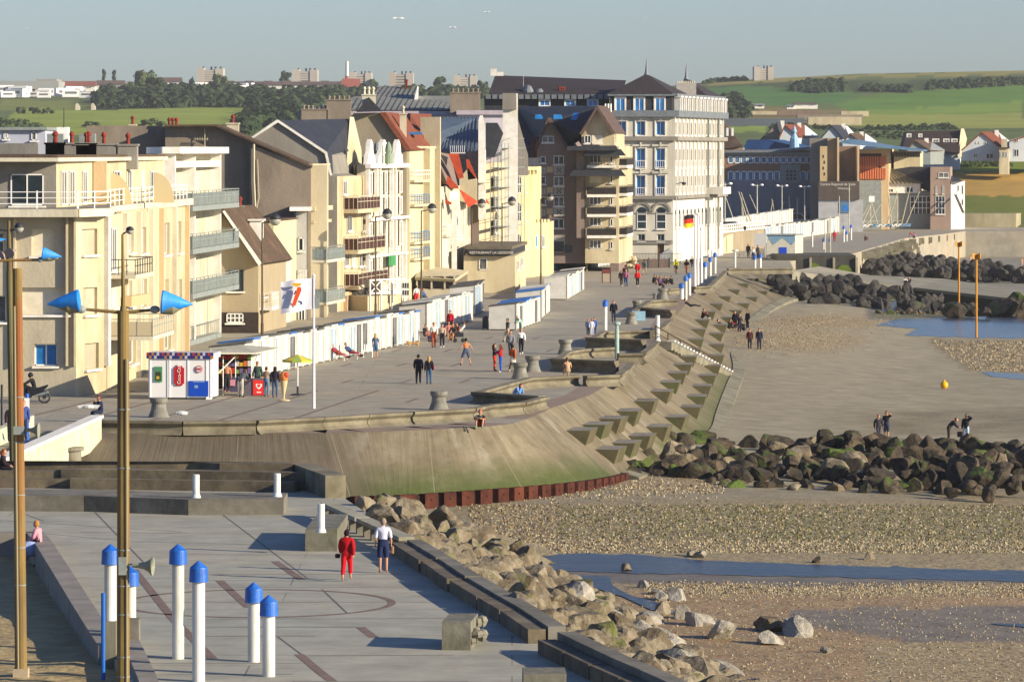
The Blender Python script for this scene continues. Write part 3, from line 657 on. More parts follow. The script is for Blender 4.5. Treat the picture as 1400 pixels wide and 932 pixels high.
# stair rail and white edged steps down to the beach
r=thing('beach_stairs','narrow concrete stairs with white edges and a brown handrail running down the slope','stairs',tuple(SP(17.6,.1)))
st0=G(905,470); st1=G(988,514,-3.25); k=20
for i in range(k):
 mb=MB(); p=st0.lerp(st1,(i+.5)/k); p.z=-3.2*(i+.5)/k+.22; d=(st1-st0); d.z=0; L_=d.length/k; d.normalize(); q=Vector((d.y,-d.x,0)); mb.obox((p.x,p.y,p.z-.6),d,q,Vector((0,0,1)),L_/2*.98,.7,.6)
 mb.k=1; mb.obox((p.x+q.x*.55+d.x*L_*.2,p.y+q.y*.55+d.y*L_*.2,p.z),d,q,Vector((0,0,1)),L_*.22,.28,.1); mb.build('step',[BLK,WHITE],r)
mb=MB(); hr=[]
for i in range(0,6):
 t_=i/5; p=st0.lerp(st1,t_*.98); z=-3.2*t_+.25; q=Vector((.35,.9,0)); a=Vector((p.x-.45,p.y+.5,z)); mb.tube(a,a+Vector((0,0,1.0)),.045,.045,6); hr.append(a+Vector((0,0,1.0)))
mb.path(hr,.05,6); mb.path([h-Vector((0,0,.45))for h in hr],.03,6); mb.build('handrail',mat('brown_rail','#4f4128','#3b3022',sc=3),r)
# ================================================================== BUILDINGS
class Fac:
 """a vertical wall plane between two measured corners"""
 def __init__(s,a,b):
  s.P=Vector((XY(*a),a[1]*YM,0)); q=Vector((XY(*b),b[1]*YM,0)); s.L=(q-s.P).length; s.d=(q-s.P).normalized()
  s.n=Vector((s.d.y,-s.d.x,0)); s.Ya=a[1]
  if s.n.dot(Vector((0,0,0))-s.P)<0:s.n=-s.n
 def loc(s,px,py):
  k=(px-CX)/F; t=(s.P.x*s.d.y-s.P.y*s.d.x)/(k*s.d.y-s.d.x); return(Vector((k*t,t,0))-s.P).dot(s.d),ZY(py,t/YM)
 def pt(s,u,z,o=0):p=s.P+s.d*u+s.n*o; return Vector((p.x,p.y,z))
 def box(s,mb,u0,u1,z0,z1,o0,o1):
  q=[s.pt(u0,z0,o0),s.pt(u1,z0,o0),s.pt(u1,z0,o1),s.pt(u0,z0,o1),s.pt(u0,z1,o0),s.pt(u1,z1,o0),s.pt(u1,z1,o1),s.pt(u0,z1,o1)]
  mb.hexa(q)
 def rect(s,r):
  x0,x1,y0,y1=r; u0,_=s.loc(x0,y0); u1,_=s.loc(x1,y0); xm=(x0+x1)/2; _,z1=s.loc(xm,y0); _,z0=s.loc(xm,y1); return min(u0,u1),max(u0,u1),z0,z1
 def pbox(s,mb,r,o0,o1):s.box(mb,*s.rect(r),o0,o1)
 def panel(s,mb,u0,u1,z0,z1,holes,d=.25):
  us=sorted(set([u0,u1]+[max(u0,min(u1,h[k]))for h in holes for k in(0,1)])); zs=sorted(set([z0,z1]+[max(z0,min(z1,h[k]))for h in holes for k in(2,3)]))
  for a,b in zip(us,us[1:]):
   for c,e in zip(zs,zs[1:]):
    m_=((a+b)/2,(c+e)/2)
    if any(h[0]<m_[0]<h[1]and h[2]<m_[1]<h[3]for h in holes):continue
    mb.face([s.pt(a,c),s.pt(b,c),s.pt(b,e),s.pt(a,e)])
  for h in holes:
   a,b,c,e=h
   mb.face([s.pt(a,c),s.pt(b,c),s.pt(b,c,-d),s.pt(a,c,-d)]); mb.face([s.pt(a,e),s.pt(b,e),s.pt(b,e,-d),s.pt(a,e,-d)])
   mb.face([s.pt(a,c),s.pt(a,e),s.pt(a,e,-d),s.pt(a,c,-d)]); mb.face([s.pt(b,c),s.pt(b,e),s.pt(b,e,-d),s.pt(b,c,-d)])
  mb.face([s.pt(u0,z0,-d),s.pt(u0,z0),s.pt(u0,z1),s.pt(u0,z1,-d)]); mb.face([s.pt(u1,z0,-d),s.pt(u1,z0),s.pt(u1,z1),s.pt(u1,z1,-d)]); mb.face([s.pt(u0,z1,-d),s.pt(u1,z1,-d),s.pt(u1,z1),s.pt(u0,z1)])
PANES={'g':GLASS,'b':GLASSB,'s':SHUT,'c':CURT}
def window(par,f,R,kind='g',o=0.0,fr=.07,surround=None,sill=True,mull=1,bars=0,arch=False,frm=None,sunk=None,rail=None):
 """R = u0,u1,z0,z1 in facade metres"""
 u0,u1,z0,z1=R; mb=MB(); b=o+.03
 if sunk:b=o-sunk
 if arch:
  k=8; rr=(u1-u0)/2; cu=(u0+u1)/2; zc=z1-rr; pts=[(u0,z0),(u1,z0)]+[(cu+rr*math.cos(math.pi*i/k),zc+rr*math.sin(math.pi*i/k))for i in range(k+1)]
  mb.extr([f.pt(u,z,b-.04)for u,z in pts],f.n*.05)
 else:f.box(mb,u0,u1,z0,z1,b-.04,b+.01)
 mb.k=1
 if kind!='s':
  w=fr; c=b+.05; zt=z1 if not arch else z1-(u1-u0)/2
  f.box(mb,u0,u0+w,z0,zt,b,c); f.box(mb,u1-w,u1,z0,zt,b,c); f.box(mb,u0,u1,z0,z0+w,b,c)
  if not arch:f.box(mb,u0,u1,z1-w,z1,b,c)
  for i in range(mull):um=u0+(u1-u0)*(i+1)/(mull+1); f.box(mb,um-w/2,um+w/2,z0,z1,b,c-.005)
  for i in range(bars):zm=z0+(z1-z0)*(i+1)/(bars+1); f.box(mb,u0,u1,zm-w/2,zm+w/2,b,c-.01)
 if surround:
  mb.k=2; w=surround; c=o+.12; e=.02 if sunk else .0
  f.box(mb,u0-w,u0-e,z0-e,z1+w,o,c); f.box(mb,u1+e,u1+w,z0-e,z1+w,o,c); f.box(mb,u0-e,u1+e,z1+e,z1+w,o,c-.004)
 if sill:mb.k=2; f.box(mb,u0-.12,u1+.12,z0-.14,z0-.02,o,o+.2)
 if rail:
  mb.k=3; f.box(mb,u0,u1,z0+.9,z0+.96,o+.12,o+.17); f.box(mb,u0,u1,z0+.1,z0+.15,o+.12,o+.17); k=max(3,int((u1-u0)/.22))
  for i in range(k+1):um=u0+(u1-u0)*i/k; f.box(mb,um-.02,um+.02,z0+.1,z0+.93,o+.13,o+.16)
 return mb.build('window',[PANES[kind],frm or WHITE2,WHITE,rail or WHITE2],par,recalc=False)
def pwin(par,f,r,kind='g',**k):return window(par,f,f.rect(r),kind,**k)
def wgrid(par,f,n,rows,u0=.06,u1=.94,fill=.5,kinds='gcgs',sd=0,**k):
 """n columns; rows = list of (py top, py bottom) measured at the near corner"""
 rnd=random.Random(sd); st=(u1-u0)*f.L/n
 for a,b in rows:
  z1=ZY(a,f.Ya); z0=ZY(b,f.Ya)
  for i in range(n):c=f.L*u0+st*(i+.5); window(par,f,(c-st*fill/2,c+st*fill/2,z0,z1),rnd.choice(kinds),**k)
def p3(pts):return[PY(*p)for p in pts]
def slab(name,par,pts,vec,m):mb=MB(); mb.extr(p3(pts),vec); return mb.build(name,m,par)
def plan(name,par,pl,z0,z1,m):mb=MB(); mb.prism([(XY(*p),p[1]*YM)for p in pl],z0,z1); return mb.build(name,m,par)
def prof(name,par,pts,Y,vec,m):
 mb=MB(); mb.extr([PY(x,y,Y)for x,y in pts],vec); return mb.build(name,m,par)
def balcony(par,f,u0,u1,z,out=1.2,h=1.0,slab_m=WHITE,rail_m=GREYM,fillm=None,n=8,th=.22):
 b=MB(); f.box(b,u0,u1,z-th,z,0,out); b.build('balcony_slab',slab_m,par)
 r=MB(); f.box(r,u0,u1,z+h-.05,z+h,out-.06,out); f.box(r,u0,u0+.05,z+h-.05,z+h,.0,out-.06); f.box(r,u1-.05,u1,z+h-.05,z+h,0,out-.06)
 f.box(r,u0,u1,z+h*.55,z+h*.55+.04,out-.06,out)
 for i in range(n+1):u=u0+.03+(u1-u0-.06)*i/n; f.box(r,u-.025,u+.025,z,z+h-.05,out-.055,out-.01)
 for i in range(3):f.box(r,u0+.005,u0+.045,z,z+h-.05,.1+out*.3*i,.14+out*.3*i)
 if fillm:r.k=1; f.box(r,u0+.02,u1-.02,z+.04,z+h*.85,out-.035,out-.03); f.box(r,u0+.02,u0+.03,z+.04,z+h*.85,.05,out-.05)
 r.build('balcony_railing',[rail_m,fillm or rail_m],par)
def wallm(n,c,c2,g=None,**k):return mat(n,mute(c),mute(c2),sc=.55,rough=.85,bump=.02,bsc=5,grime=mute(g,.75)if g else None,**{'streak':2.5,**k})
CREAM=wallm('cream_render','#cbb98c','#bda97b','#9a875c'); BEIGE=wallm('beige_render','#bcae8c','#ada07f','#8c7f62')
ORCH=wallm('peach_render','#d0ac74','#c39f6a'); IVORY=wallm('ivory_render','#d3c9a9','#c4b995','#9f9273'); YEL=wallm('pale_yellow_render','#cdc08c','#c0b27e')
BRNW=wallm('brown_stained_blind_wall','#96846a','#80705a','#65584a',streak=3); GRYW=wallm('grey_render','#8d8678','#7f7869','#6d675b')
SLATE=mat('slate_roof','#33353b','#272a31',sc=2.5,rough=.6,grime='#3d3c3a'); TILEB=mat('brown_tile_roof','#584738','#46392d',sc=2.5,rough=.9,bump=.04,bsc=6,grime='#6b5640')
TILER=mat('red_tile_roof','#7c4531','#653827',sc=2.5,rough=.9,bump=.04,bsc=6); ORNG=mat('bright_orange_roof_tile','#b2482a','#963a22',sc=2,rough=.8)
ZINC=mat('zinc_roof','#7b8184','#686d70',sc=1.5,rough=.5,metal=.2); PINKB=wallm('pink_brown_render','#8c7464','#7c6658','#6f5c50'); LILAC=mat('lilac_cornice','#b5abb2','#a79ca4',sc=1)
def chimney(par,px,py,Y,w,d,h,pots=3,m=BRNW,potm=None,ph=.7):
 p=PY(px,py,Y); mb=MB(); mb.box(p.x-w/2,p.x+w/2,p.y,p.y+d,p.z-h,p.z-.12); mb.box(p.x-w/2-.08,p.x+w/2+.08,p.y-.08,p.y+d+.08,p.z-.12,p.z); o=mb.build('chimney',m,par)
 for i in range(pots):
  mb=MB(); x=p.x-w/2+w*(i+.5)/pots; mb.lathe((x,p.y+d/2,p.z),[(.13,0),(.1,ph*.6),(.17,ph*.62),(.17,ph*.8),(.08,ph)],8); mb.build('chimney_pot',potm or mat('terracotta_pot','#8c3626','#6f2c20',sc=4),o)
 return o
 # ---- B1: beige corner building ----------------------------------------
b=thing('corner_building','beige and cream three storey corner building with railed roof terrace at the left edge','apartment building',(XY(60,246),246,0))
plan('body',b,[(-60,246.4),(103,246.4),(143,250.2),(143,258.3),(254,300),(180,306),(-60,306)],0,10.05,BEIGE)
ff=Fac((-60,246),(104,246)); HZ=ZY(296,246)
R1=[ff.rect(r)for r in((43,77,313,350),(27,95,393,430),(47,78,470,500),(-40,5,318,352),(-40,8,404,440))]
mb=MB(); ff.panel(mb,0,ff.L,0,HZ,R1,.35); mb.build('front_wall',BEIGE,b,recalc=False)
for R,k_ in zip(R1,'ssbcc'):window(b,ff,R,k_,sunk=.33,sill=True,surround=None)
f2=Fac((104,246),(145,250)); R2=[f2.rect(r)for r in((112,133,313,348),(114,133,393,430),(116,135,469,504))]
mb=MB(); f2.panel(mb,0,f2.L,0,HZ,R2,.35); mb.build('angled_wall',CREAM,b,recalc=False)
for R,k_ in zip(R2,'sso'):window(b,f2,R,'g' if k_=='o' else k_,sunk=.3)
for x in(20.5,92,103):mb=MB(); ff.pbox(mb,(x-1.5,x+1.5,297,500),0,.28); mb.build('pilaster',CREAM,b)
mb=MB(); f2.pbox(mb,(142,145,297,500),0,.3); mb.build('pilaster',WHITE,b)
f3=Fac((166,258),(258,300)); cols_=[((176,183,313,345),'g'),((190,200,311,346),'g'),((191,201,382,420),'c'),((222,232,305,348),'g'),((243,248,303,345),'c'),((223,231,382,418),'s'),((242,249,382,418),'g'),((173,181,384,420),'c'),((176,186,462,497),'c'),((226,234,452,478),'c')]
R3=[f3.rect(r)for r,_ in cols_]; mb=MB(); f3.panel(mb,0,f3.L,0,HZ+.1,R3,.3); mb.build('facade_wall',CREAM,b,recalc=False)
for R,(_,k_)in zip(R3,cols_):window(b,f3,R,k_,sunk=.27)
for x in(168,187,204,218,236,253):mb=MB(); u,_=f3.loc(x,350); f3.box(mb,u-.25,u+.25,0,HZ,0,.3); mb.build('pilaster',ORCH if x in(218,253)else IVORY,b)
f4=Fac((147,252),(168,258)); mb=MB(); f4.box(mb,0,f4.L,0,HZ,-.3,0); mb.build('recess_wall',CREAM,b)
for r,k_ in(((152,158,312,370),'g'),((152,160,392,420),'s')):pwin(b,f4,r,k_)
balcony(b,f4,.2,f4.L+1.2,ZY(374,255),1.6,.9,IVORY,DARKM,n=7); balcony(b,f4,.2,f4.L+3,ZY(455,257),2.6,1.0,IVORY,GREYM,mat('obscured_glass_panel','#b5a98c',rough=.4),n=9)
plan('awning',b,[(170,257),(200,262),(206,262),(180,257)],ZY(418,258),ZY(404,258),mat('beige_awning','#b7a27a'))
plan('roof_slab',b,[(-60,244.6),(106,244.6),(152,248.6),(150,257),(262,300),(240,306),(-60,306)],HZ,ZY(285,246),GRYW)
mb=MB()
for p_,q_ in(((-60,244.4),(106,244.4)),((106,244.4),(152,248.4)),((150,256.8),(262,300))):
 g=Fac(p_,q_); g.box(mb,0,g.L,HZ-.01,ZY(285.5,246),.0,.12)
mb.build('roof_slab_edge',IVORY,b)
for p_,q_ in(((-60,245),(106,245)),((106,245),(150,249)),((150,257.5),(255,298))):
 g=Fac(p_,q_); mb=MB(); zb=ZY(285,246); k=max(2,int(g.L/2.1))
 for h in(.3,.62,.95):g.box(mb,0,g.L,zb+h-.04,zb+h,0,.05)
 for i in range(k+1):g.box(mb,g.L*i/k-.04,g.L*i/k+.04,zb,zb+1.0,-.01,.06)
 mb.build('terrace_railing',WHITE2,b)
z0=ZY(285,246); zr=ZY(221,250)
plan('penthouse',b,[(-60,249.5),(77,249.5),(127,262),(146,262),(146,268),(225,290),(160,304),(-60,304)],z0,zr,CREAM)
g=Fac((77,249.5),(127,262));
for r in((83,90,234,280),(94,101,234,280),(112,118,234,278)):pwin(b,g,r,'c',sill=False)
g=Fac((146,268),(225,290))
for r,k_ in(((155,163,234,262),'g'),((173,179,233,265),'c'),((193,198,234,262),'s'),((205,212,234,270),'g')):pwin(b,g,r,k_,sill=False)
mb=MB(); mb.box(XY(128,262),XY(146,262),261.8,262.1,z0,zr-.01); mb.build('peach_wall',ORCH,b)
g=Fac((-60,249.5),(77,249.5)); mb=MB(); g.box(mb,0,g.L,z0,zr-.01,0,.1); mb.build('grey_wall',GRYW,b)
pwin(b,g,(15,60,238,281),'g',o=.1,mull=1); plan('penthouse_roof',b,[(-60,247.8),(80,247.8),(130,261),(230,291),(160,306),(-60,306)],zr,zr+.22,IVORY)
plan('penthouse_roof_tiles',b,[(-60,248.2),(78,248.2),(128,262),(226,291),(160,305),(-60,305)],zr+.22,ZY(212,250),TILEB)
for c_ in((147,243,272),(192,244,280)):
 p=PY(c_[0],c_[2]and 285,262); pts=[(0,0)]+[(1.15*math.sin(a*math.pi/16),1.9*math.cos(a*math.pi/16))for a in range(9)]; mb=MB(); mb.extr([Vector((p.x+u*1.1,c_[2]-8,z0+v))for u,v in pts],(0,.06,0)); mb.build('wind_screen',mat('cream_screen','#c9b78c'),b)
for px,py,w,n_ in((75,195,1.2,1),(97,195,3.2,3),(117,196,1.2,1),(141,196,1.6,1),(174,197,1.2,1)):chimney(b,px,py,275,w,1.1,1.6,n_,GRYW)
for px in(75,119):mb=MB(); p=PY(px,212,277); mb.box(p.x-.5,p.x+.5,p.y,p.y+.8,p.z,ZY(183,277)); mb.build('roof_vent',GREYM,b)
mb=MB(); p=PY(85,212,278); mb.box(p.x-.35,p.x+.35,p.y,p.y+1.2,p.z,ZY(174,278)); mb.build('roof_vent',WHITE2,b)
mb=MB(); p=PY(87.5,174,278); mb.tube(p,p+Vector((0,0,1.2)),.04,.03,5); mb.build('aerial',DARKM,b)
# ---- behind B1: white flat roofed house
b=thing('flat_roofed_house','pale blue grey flat roofed house behind the chimneys at the left edge','house',(XY(30,330),330,0))
plan('body',b,[(-40,330),(62,330),(85,345),(-40,345)],0,ZY(178,330),mat('pale_blue_grey_wall','#b0b4bf','#a2a6b3',sc=.5)); plan('roof_edge',b,[(-40,329.6),(64,329.6),(88,345),(-40,345.4)],ZY(178,330),ZY(174,330),GREYM)
g=Fac((-40,330),(62,330)); pwin(b,g,(5,11,181,190),'g'); pwin(b,g,(43,50,180,192),'c',mull=0)
plan('lower_roof',b,[(-40,322),(52,322),(52,330),(-40,330)],0,ZY(196,322),GRYW)
# ---- B2: white block with grey railed balconies ------------------------
b=thing('balcony_block','white apartment block with stacked grey railed loggia balconies beside the cream corner building','apartment building',(XY(270,300),300,0))
zt=ZY(210,306)
plan('body',b,[(222,303),(240,303),(240,309.5),(301,327),(260,336),(200,336)],0,zt,IVORY)
slab_=plan('roof_slab',b,[(222,302),(246,302),(313,322),(262,338),(200,338)],zt,ZY(201,306),WHITE)
f=Fac((240,303),(302,324)); FL=[(229,280.5),(290,338),(350,398),(409,467)]
for u in(0,f.L*.42,f.L):mb=MB(); f.box(mb,u-.18,u+.18,0,zt,-1.2,0); mb.build('column',WHITE,b)
for i,(a,c)in enumerate(FL):
 zf=ZY(c,308); zc=ZY(a,308)
 mb=MB(); f.box(mb,0,f.L,zc,zc+.45,-1.3,.02); mb.build('lintel',WHITE,b)
 if i<3:balcony(b,f,-.9,f.L+.1,zf,1.35,1.05,GREYM,GREYM,mat('smoked_glass_panel','#7d8784','#6c7673',rough=.25),n=12,th=.35)
 else:
  mb=MB(); f.box(mb,0,f.L,zf,zf+.05,-.9,-.8);
  for q in range(22):f.box(mb,f.L*q/22,f.L*q/22+.05,zf,zf+1.0,-.1,-.05)
  f.box(mb,0,f.L,zf+.95,zf+1.0,-.11,-.04); f.box(mb,0,f.L,zf-.9,zf,-1,.05); mb.build('balcony_railing',GREYM,b)
 window(b,f,(.6,2.4,zf,zc-.1),'c',o=-1.2,sill=False); window(b,f,(f.L*.42+.6,f.L*.42+2.2,zf,zc-.2),'s',o=-1.2,sill=False)
 mb=MB(); f.box(mb,f.L*.45,f.L*.45+.12,zf,zf+2.0,-1.2,-.1); mb.build('balcony_divider',IVORY,b)
mb=MB();
for k_ in range(2):f.box(mb,1.2+k_*.8,1.7+k_*.8,ZY(280.5,308)+.05,ZY(280.5,308)+.95,-.9,-.4)
mb.build('balcony_chair',mat('dark_brown_canvas','#3b2a26'),b)
# ---- B5: little brown tiled house
b=thing('gabled_house','small beige house with steep brown tiled roof, left of the yellow house','house',(XY(330,330),330,0))
prof('body',b,[(270,462),(270,330),(303,292),(353,362),(353,462)],331,(1.5,12,0),wallm('tan_render','#a8956c','#9a8762'))
prof('roof',b,[(262,335),(303,283),(306,286),(358,360),(353,363),(304,293)],330.2,(1.65,13.4,0),TILEB)
prof('verge_board',b,[(304,289),(307,288),(358,360),(354,364)],330.0,(0,.18,0),WHITE)
prof('plinth',b,[(300,466),(300,427),(353.4,427),(353.4,466)],330.8,(0,.18,0),mat('dark_brick_plinth','#3a302b','#2f2723',sc=4)); g=Fac((270,331),(353,331)); pwin(b,g,(311,333,369,398),'g',mull=1,frm=DARKM); pwin(b,g,(310,333,428,441),'c',o=.2,mull=3,bars=1)
g=Fac((353,331),(381,343)); pwin(b,g,(358,363,370,405),'g'); mb=MB(); p=PY(352,302,336); mb.box(p.x-.6,p.x+.35,p.y,p.y+2,p.z-2.2,p.z); mb.box(p.x-.75,p.x+.5,p.y-.15,p.y+2.2,p.z,p.z+.12); mb.build('dormer',WHITE,b)
chimney(b,324,281,338,.9,.7,1.6,2)
balcony(b,g,.5,4.5,ZY(418,335),1.0,1.1,WHITE,WHITE,n=9)
# ---- B6: narrow yellow house and narrow grey house
b=thing('narrow_house','narrow pale yellow house with closed shutters behind the tall lamp post','house',(XY(385,344),344,0))
plan('body',b,[(362,344),(374,344),(405,357),(380,362),(340,362)],0,ZY(302,346),YEL); plan('roof_slab',b,[(361,343.6),(375,343.6),(408,357),(380,363),(338,363)],ZY(302,346),ZY(300,346),TILEB)
g=Fac((374,344),(405,357)); [pwin(b,g,r,'s',surround=.08)for r in((378,382,356,374),(386,396,352,400),(386,396,420,448))]; pwin(b,Fac((362,344),(374,344)),(362,373,420,455),'g')
balcony(b,g,.2,3,ZY(413,347),.9,1.0,IVORY,WHITE,n=8)
b=thing('narrow_house','narrow pale grey house with one dark doorway between yellow and cream buildings','house',(XY(415,358),358,0))
plan('body',b,[(405,357.2),(421,357.2),(424,364),(400,364)],0,ZY(288,358),wallm('pale_grey_render','#b4b3ad','#a5a49d')); plan('roof_slab',b,[(396,356),(425,356.4),(426,365),(396,365)],ZY(288,358),ZY(283,358),WHITE)
g=Fac((405,357.2),(421,357.2)); pwin(b,g,(408,415,325,343),'g',mull=0); pwin(b,g,(408,417,420,446),'g'); balcony(b,g,.2,.9,ZY(386,357),.5,1.0,WHITE,WHITE,n=5); mb=MB(); g.pbox(mb,(421,425,287,460),0,.05); mb.build('dark_downpipe',BRNW,b)
# ---- blind brown party walls
b=thing('party_wall_building','tall old building showing only its brown stained blind wall with falling roof line','building',(XY(330,362),362,0))
prof('blind_wall',b,[(226,320),(226,172),(295,172),(425,228.5),(425,440),(226,440)],362,(.1,7,0),BRNW)
prof('projecting_wall',b,[(341,300),(341,197.2),(425,227),(425,300)],361.2,(0,.79,0),BRNW)
prof('coping',b,[(226,173),(226,170.5),(296,170.5),(426,226.5),(426,229.5),(295,173)],360.9,(.1,7.2,0),TILEB)
mb=MB(); mb.path([PY(347,197,361),PY(347,245,361),PY(349,289,361)],.1,6); mb.path([PY(352,218,361.1),PY(354,270,361.1),PY(350,289,361.1)],.04,5); mb.build('downpipe',IVORY,b)
chimney(b,318,168,368,1.0,.8,1.6,1,IVORY); chimney(b,236,172.5,363,.9,.6,.3,3,BRNW)
mb=MB(); p=PY(280,206,361.5); mb.tube(p,p+Vector((0,0,1.9)),.04,.03,5)
for i in range(6):mb.tube(p+Vector((-.8+.2*i,-.05,.8)),p+Vector((-.8+.2*i,.0,1.1)),.02,.02,4)
mb.tube(p+Vector((-.9,0,.95)),p+Vector((.3,0,.95)),.03,.03,4); mb.build('aerial',CREAM,b)
b=thing('party_wall_building','low brown blind wall building behind the red chimney pots of the corner building','building',(XY(170,372),372,0))
prof('blind_wall',b,[(118,240),(118,172),(215,172),(232,172),(232,240)],364,(2,12,0),BRNW)
chimney(b,181,170,366,.5,.5,.6,1,IVORY)
# ---- B7 narrow cream tower with grey railed balconies
b=thing('tower_house','narrow cream house with shuttered windows and grey glass balconies right of the brown blind wall','house',(XY(437,364),364,0))
plan('body',b,[(425,362),(447,362),(449,372),(428,372)],0,ZY(226,362),CREAM)
g=Fac((425,362),(448,370)); mb=MB(); g.box(mb,0,g.L,0,ZY(226,364),-.2,.0); g.box(mb,-.2,g.L+.3,ZY(288,364),ZY(282,364),0,.4); g.box(mb,-.1,g.L+.2,ZY(305,364),ZY(301,364),0,.3); g.box(mb,-.2,g.L+.2,ZY(226,364),ZY(224,364),-1,.2); mb.build('front_wall',CREAM,b)
for r in((428,434,245,277),(438,445,245,277),(430,437,360,385),(440,446,360,385),(430,446,396,412)):pwin(b,g,r,'s',surround=.06,sill=False)
for y in(354,411):balcony(b,g,0,g.L+1.2,ZY(y,366),1.3,1.1,IVORY,GREYM,mat('smoked_glass_panel','#7d8784'),n=8)
# ---- B8 grey gable + slate roof + brown balconies
b=thing('gabled_apartment_house','tall house with grey gable, dark slate roof and three brown panelled balconies','apartment building',(XY(480,376),376,0))
prof('gable_wall',b,[(330,445),(330,198),(380,166),(446,212),(452,238),(461,241),(461,445)],374,(1.2,12,0),GRYW)
slab('roof',b,[(380,164.5,374),(446,208,374),(475,203,391),(479,162.5,399)],(.1,.3,-.25),SLATE); slab('mansard_slope',b,[(447,208,374),(453,239,374),(474,238,391),(475,203,391)],(-.3,.3,0),SLATE)
slab('verge_board',b,[(378,164,373.7),(380.5,164,373.7),(447,208,373.7),(454,240,373.7),(451,240,373.7),(444,210,373.7),(380,167.5,373.7),(345,190,373.7),(343,188,373.7)],(0,.2,0),WHITE)
slab('party_gable',b,[(473,245,391),(475,203,391),(478.5,160,397),(489,205,396),(490,245,395)],(.3,1.2,0),CREAM)
f=Fac((461,374),(511,391)); mb=MB(); f.box(mb,0,f.L,0,ZY(241,376),-6,0); mb.build('front_wall',CREAM,b)
mb=MB(); f.box(mb,f.L*.12,f.L*.2,0,ZY(241,376),0,.03); f.box(mb,f.L*.5,f.L*.95,ZY(318,380),ZY(290,380),0,.03); f.box(mb,f.L*.4,f.L*.95,ZY(366,380),ZY(345,380),0,.03); f.box(mb,f.L*.45,f.L*.9,ZY(268,380),ZY(246,380),0,.03); mb.build('peach_panel',ORCH,b)
for r,k_ in(((468,473,247,266),'c'),((474,480,296,316),'g'),((494,500,294,316),'c'),((470,476,344,364),'c'),((490,497,344,364),'c'),((480,486,344,364),'s')):pwin(b,f,r,k_,o=.03)
BRP=mat('brown_balcony_panel','#4a2a22','#36231d',sc=2,streak=3)
for(x0,x1,y)in((469,500,283),(469,507,338),(470,511,386)):
 u0=f.loc(x0,y)[0]; u1=f.loc(x1,y)[0]; balcony(b,f,u0,u1,ZY(y+2,382),1.3,1.15,CREAM,IVORY,BRP,n=7,th=.35)
mb=MB();
for i in range(5):u=f.L*(.15+.17*i); f.box(mb,u,u+.5,0,ZY(400,380),0,.4)
f.box(mb,0,f.L,ZY(402,380),ZY(397,380),0,.5); mb.build('ground_floor_pillars',ORCH,b)
# ---- blind gable + red roof behind B9
b=thing('blind_gable_house','tall house with beige blind gable wall and a red brown tiled roof slope','house',(XY(520,400),400,0))
prof('gable_wall',b,[(470,300),(483,155),(522,154),(556,206),(556,300)],402,(1,10,0),wallm('tan_blind_wall','#9c8c6b','#8b7c5f','#796c54'))
prof('roof',b,[(519,154),(527,153.5),(562,205),(555,206)],401.5,(1.4,13,0),TILER); prof('turret_roof',b,[(487,153),(504,133),(522,152)],400,(0,3,0),SLATE)
slab('roof_slope',b,[(531,155,408),(550,155,414),(551,186,404),(548,186,404)],(0,.4,-.2),TILER)
chimney(b,504,129,401.5,1.2,.8,1.2,3,IVORY,IVORY); chimney(b,551,155,404,.6,.6,3.2,1,IVORY,IVORY)
# ---- B9 ornate white
b=thing('ornate_villa','ornate white villa with bay windows, stucco crest and small domes on the parapet','villa',(XY(520,388),388,0))
f=Fac((500,385),(553,403)); plan('body',b,[(488,386),(500,386),(553,404),(540,412),(470,412)],0,ZY(226,388),IVORY)
mb=MB(); f.box(mb,-.2,f.L,ZY(230,388),ZY(224,388),0,.5); f.box(mb,0,f.L,ZY(302,388),ZY(298,388),0,.5); f.box(mb,0,f.L,ZY(352,388),ZY(349,388),0,.4)
for u in(.01,.22,.3,.62,.7,.97):f.box(mb,f.L*u-.18,f.L*u+.18,0,ZY(226,388),0,.3)
mb.build('cornice_and_pilasters',WHITE,b)
mb=MB()
for u,w in((.12,1.8),(.45,3.2),(.82,2.2)):
 z=ZY(226,388); pts=[(-w,0),(w,0),(w*.8,.9),(w*.5,1.1),(w*.35,1.9),(0,2.3),(-w*.35,1.9),(-w*.5,1.1),(-w*.8,.9)]; mb.extr([f.pt(f.L*u+a,z+c,.1)for a,c in pts],f.n*-.4)
mb.build('crest_gables',WHITE,b)
for px,py in((515,200),(531,200)):
 p=PY(px,py,392); mb=MB(); mb.lathe(p-Vector((0,0,1.6)),[(.35,0),(.35,.9),(.25,1.0),(.33,1.2),(.25,1.7),(.06,2.0)],10); mb.build('dome',ZINC if px<520 else mat('green_dome','#7d8f76'),b)
wgrid(b,f,7,[(236,266),(272,296),(306,340),(356,384)],.05,.95,.42,'gcggs',2,sill=False,surround=.08)
f_=f; u=f.loc(530,350)[0]; mb=MB(); f.box(mb,u-2.2,u+1.0,ZY(364,392),ZY(350,392),.5,.56); mb.build('green_awning',mat('green_canvas','#3f8a4d','#37794a',sc=1),b)
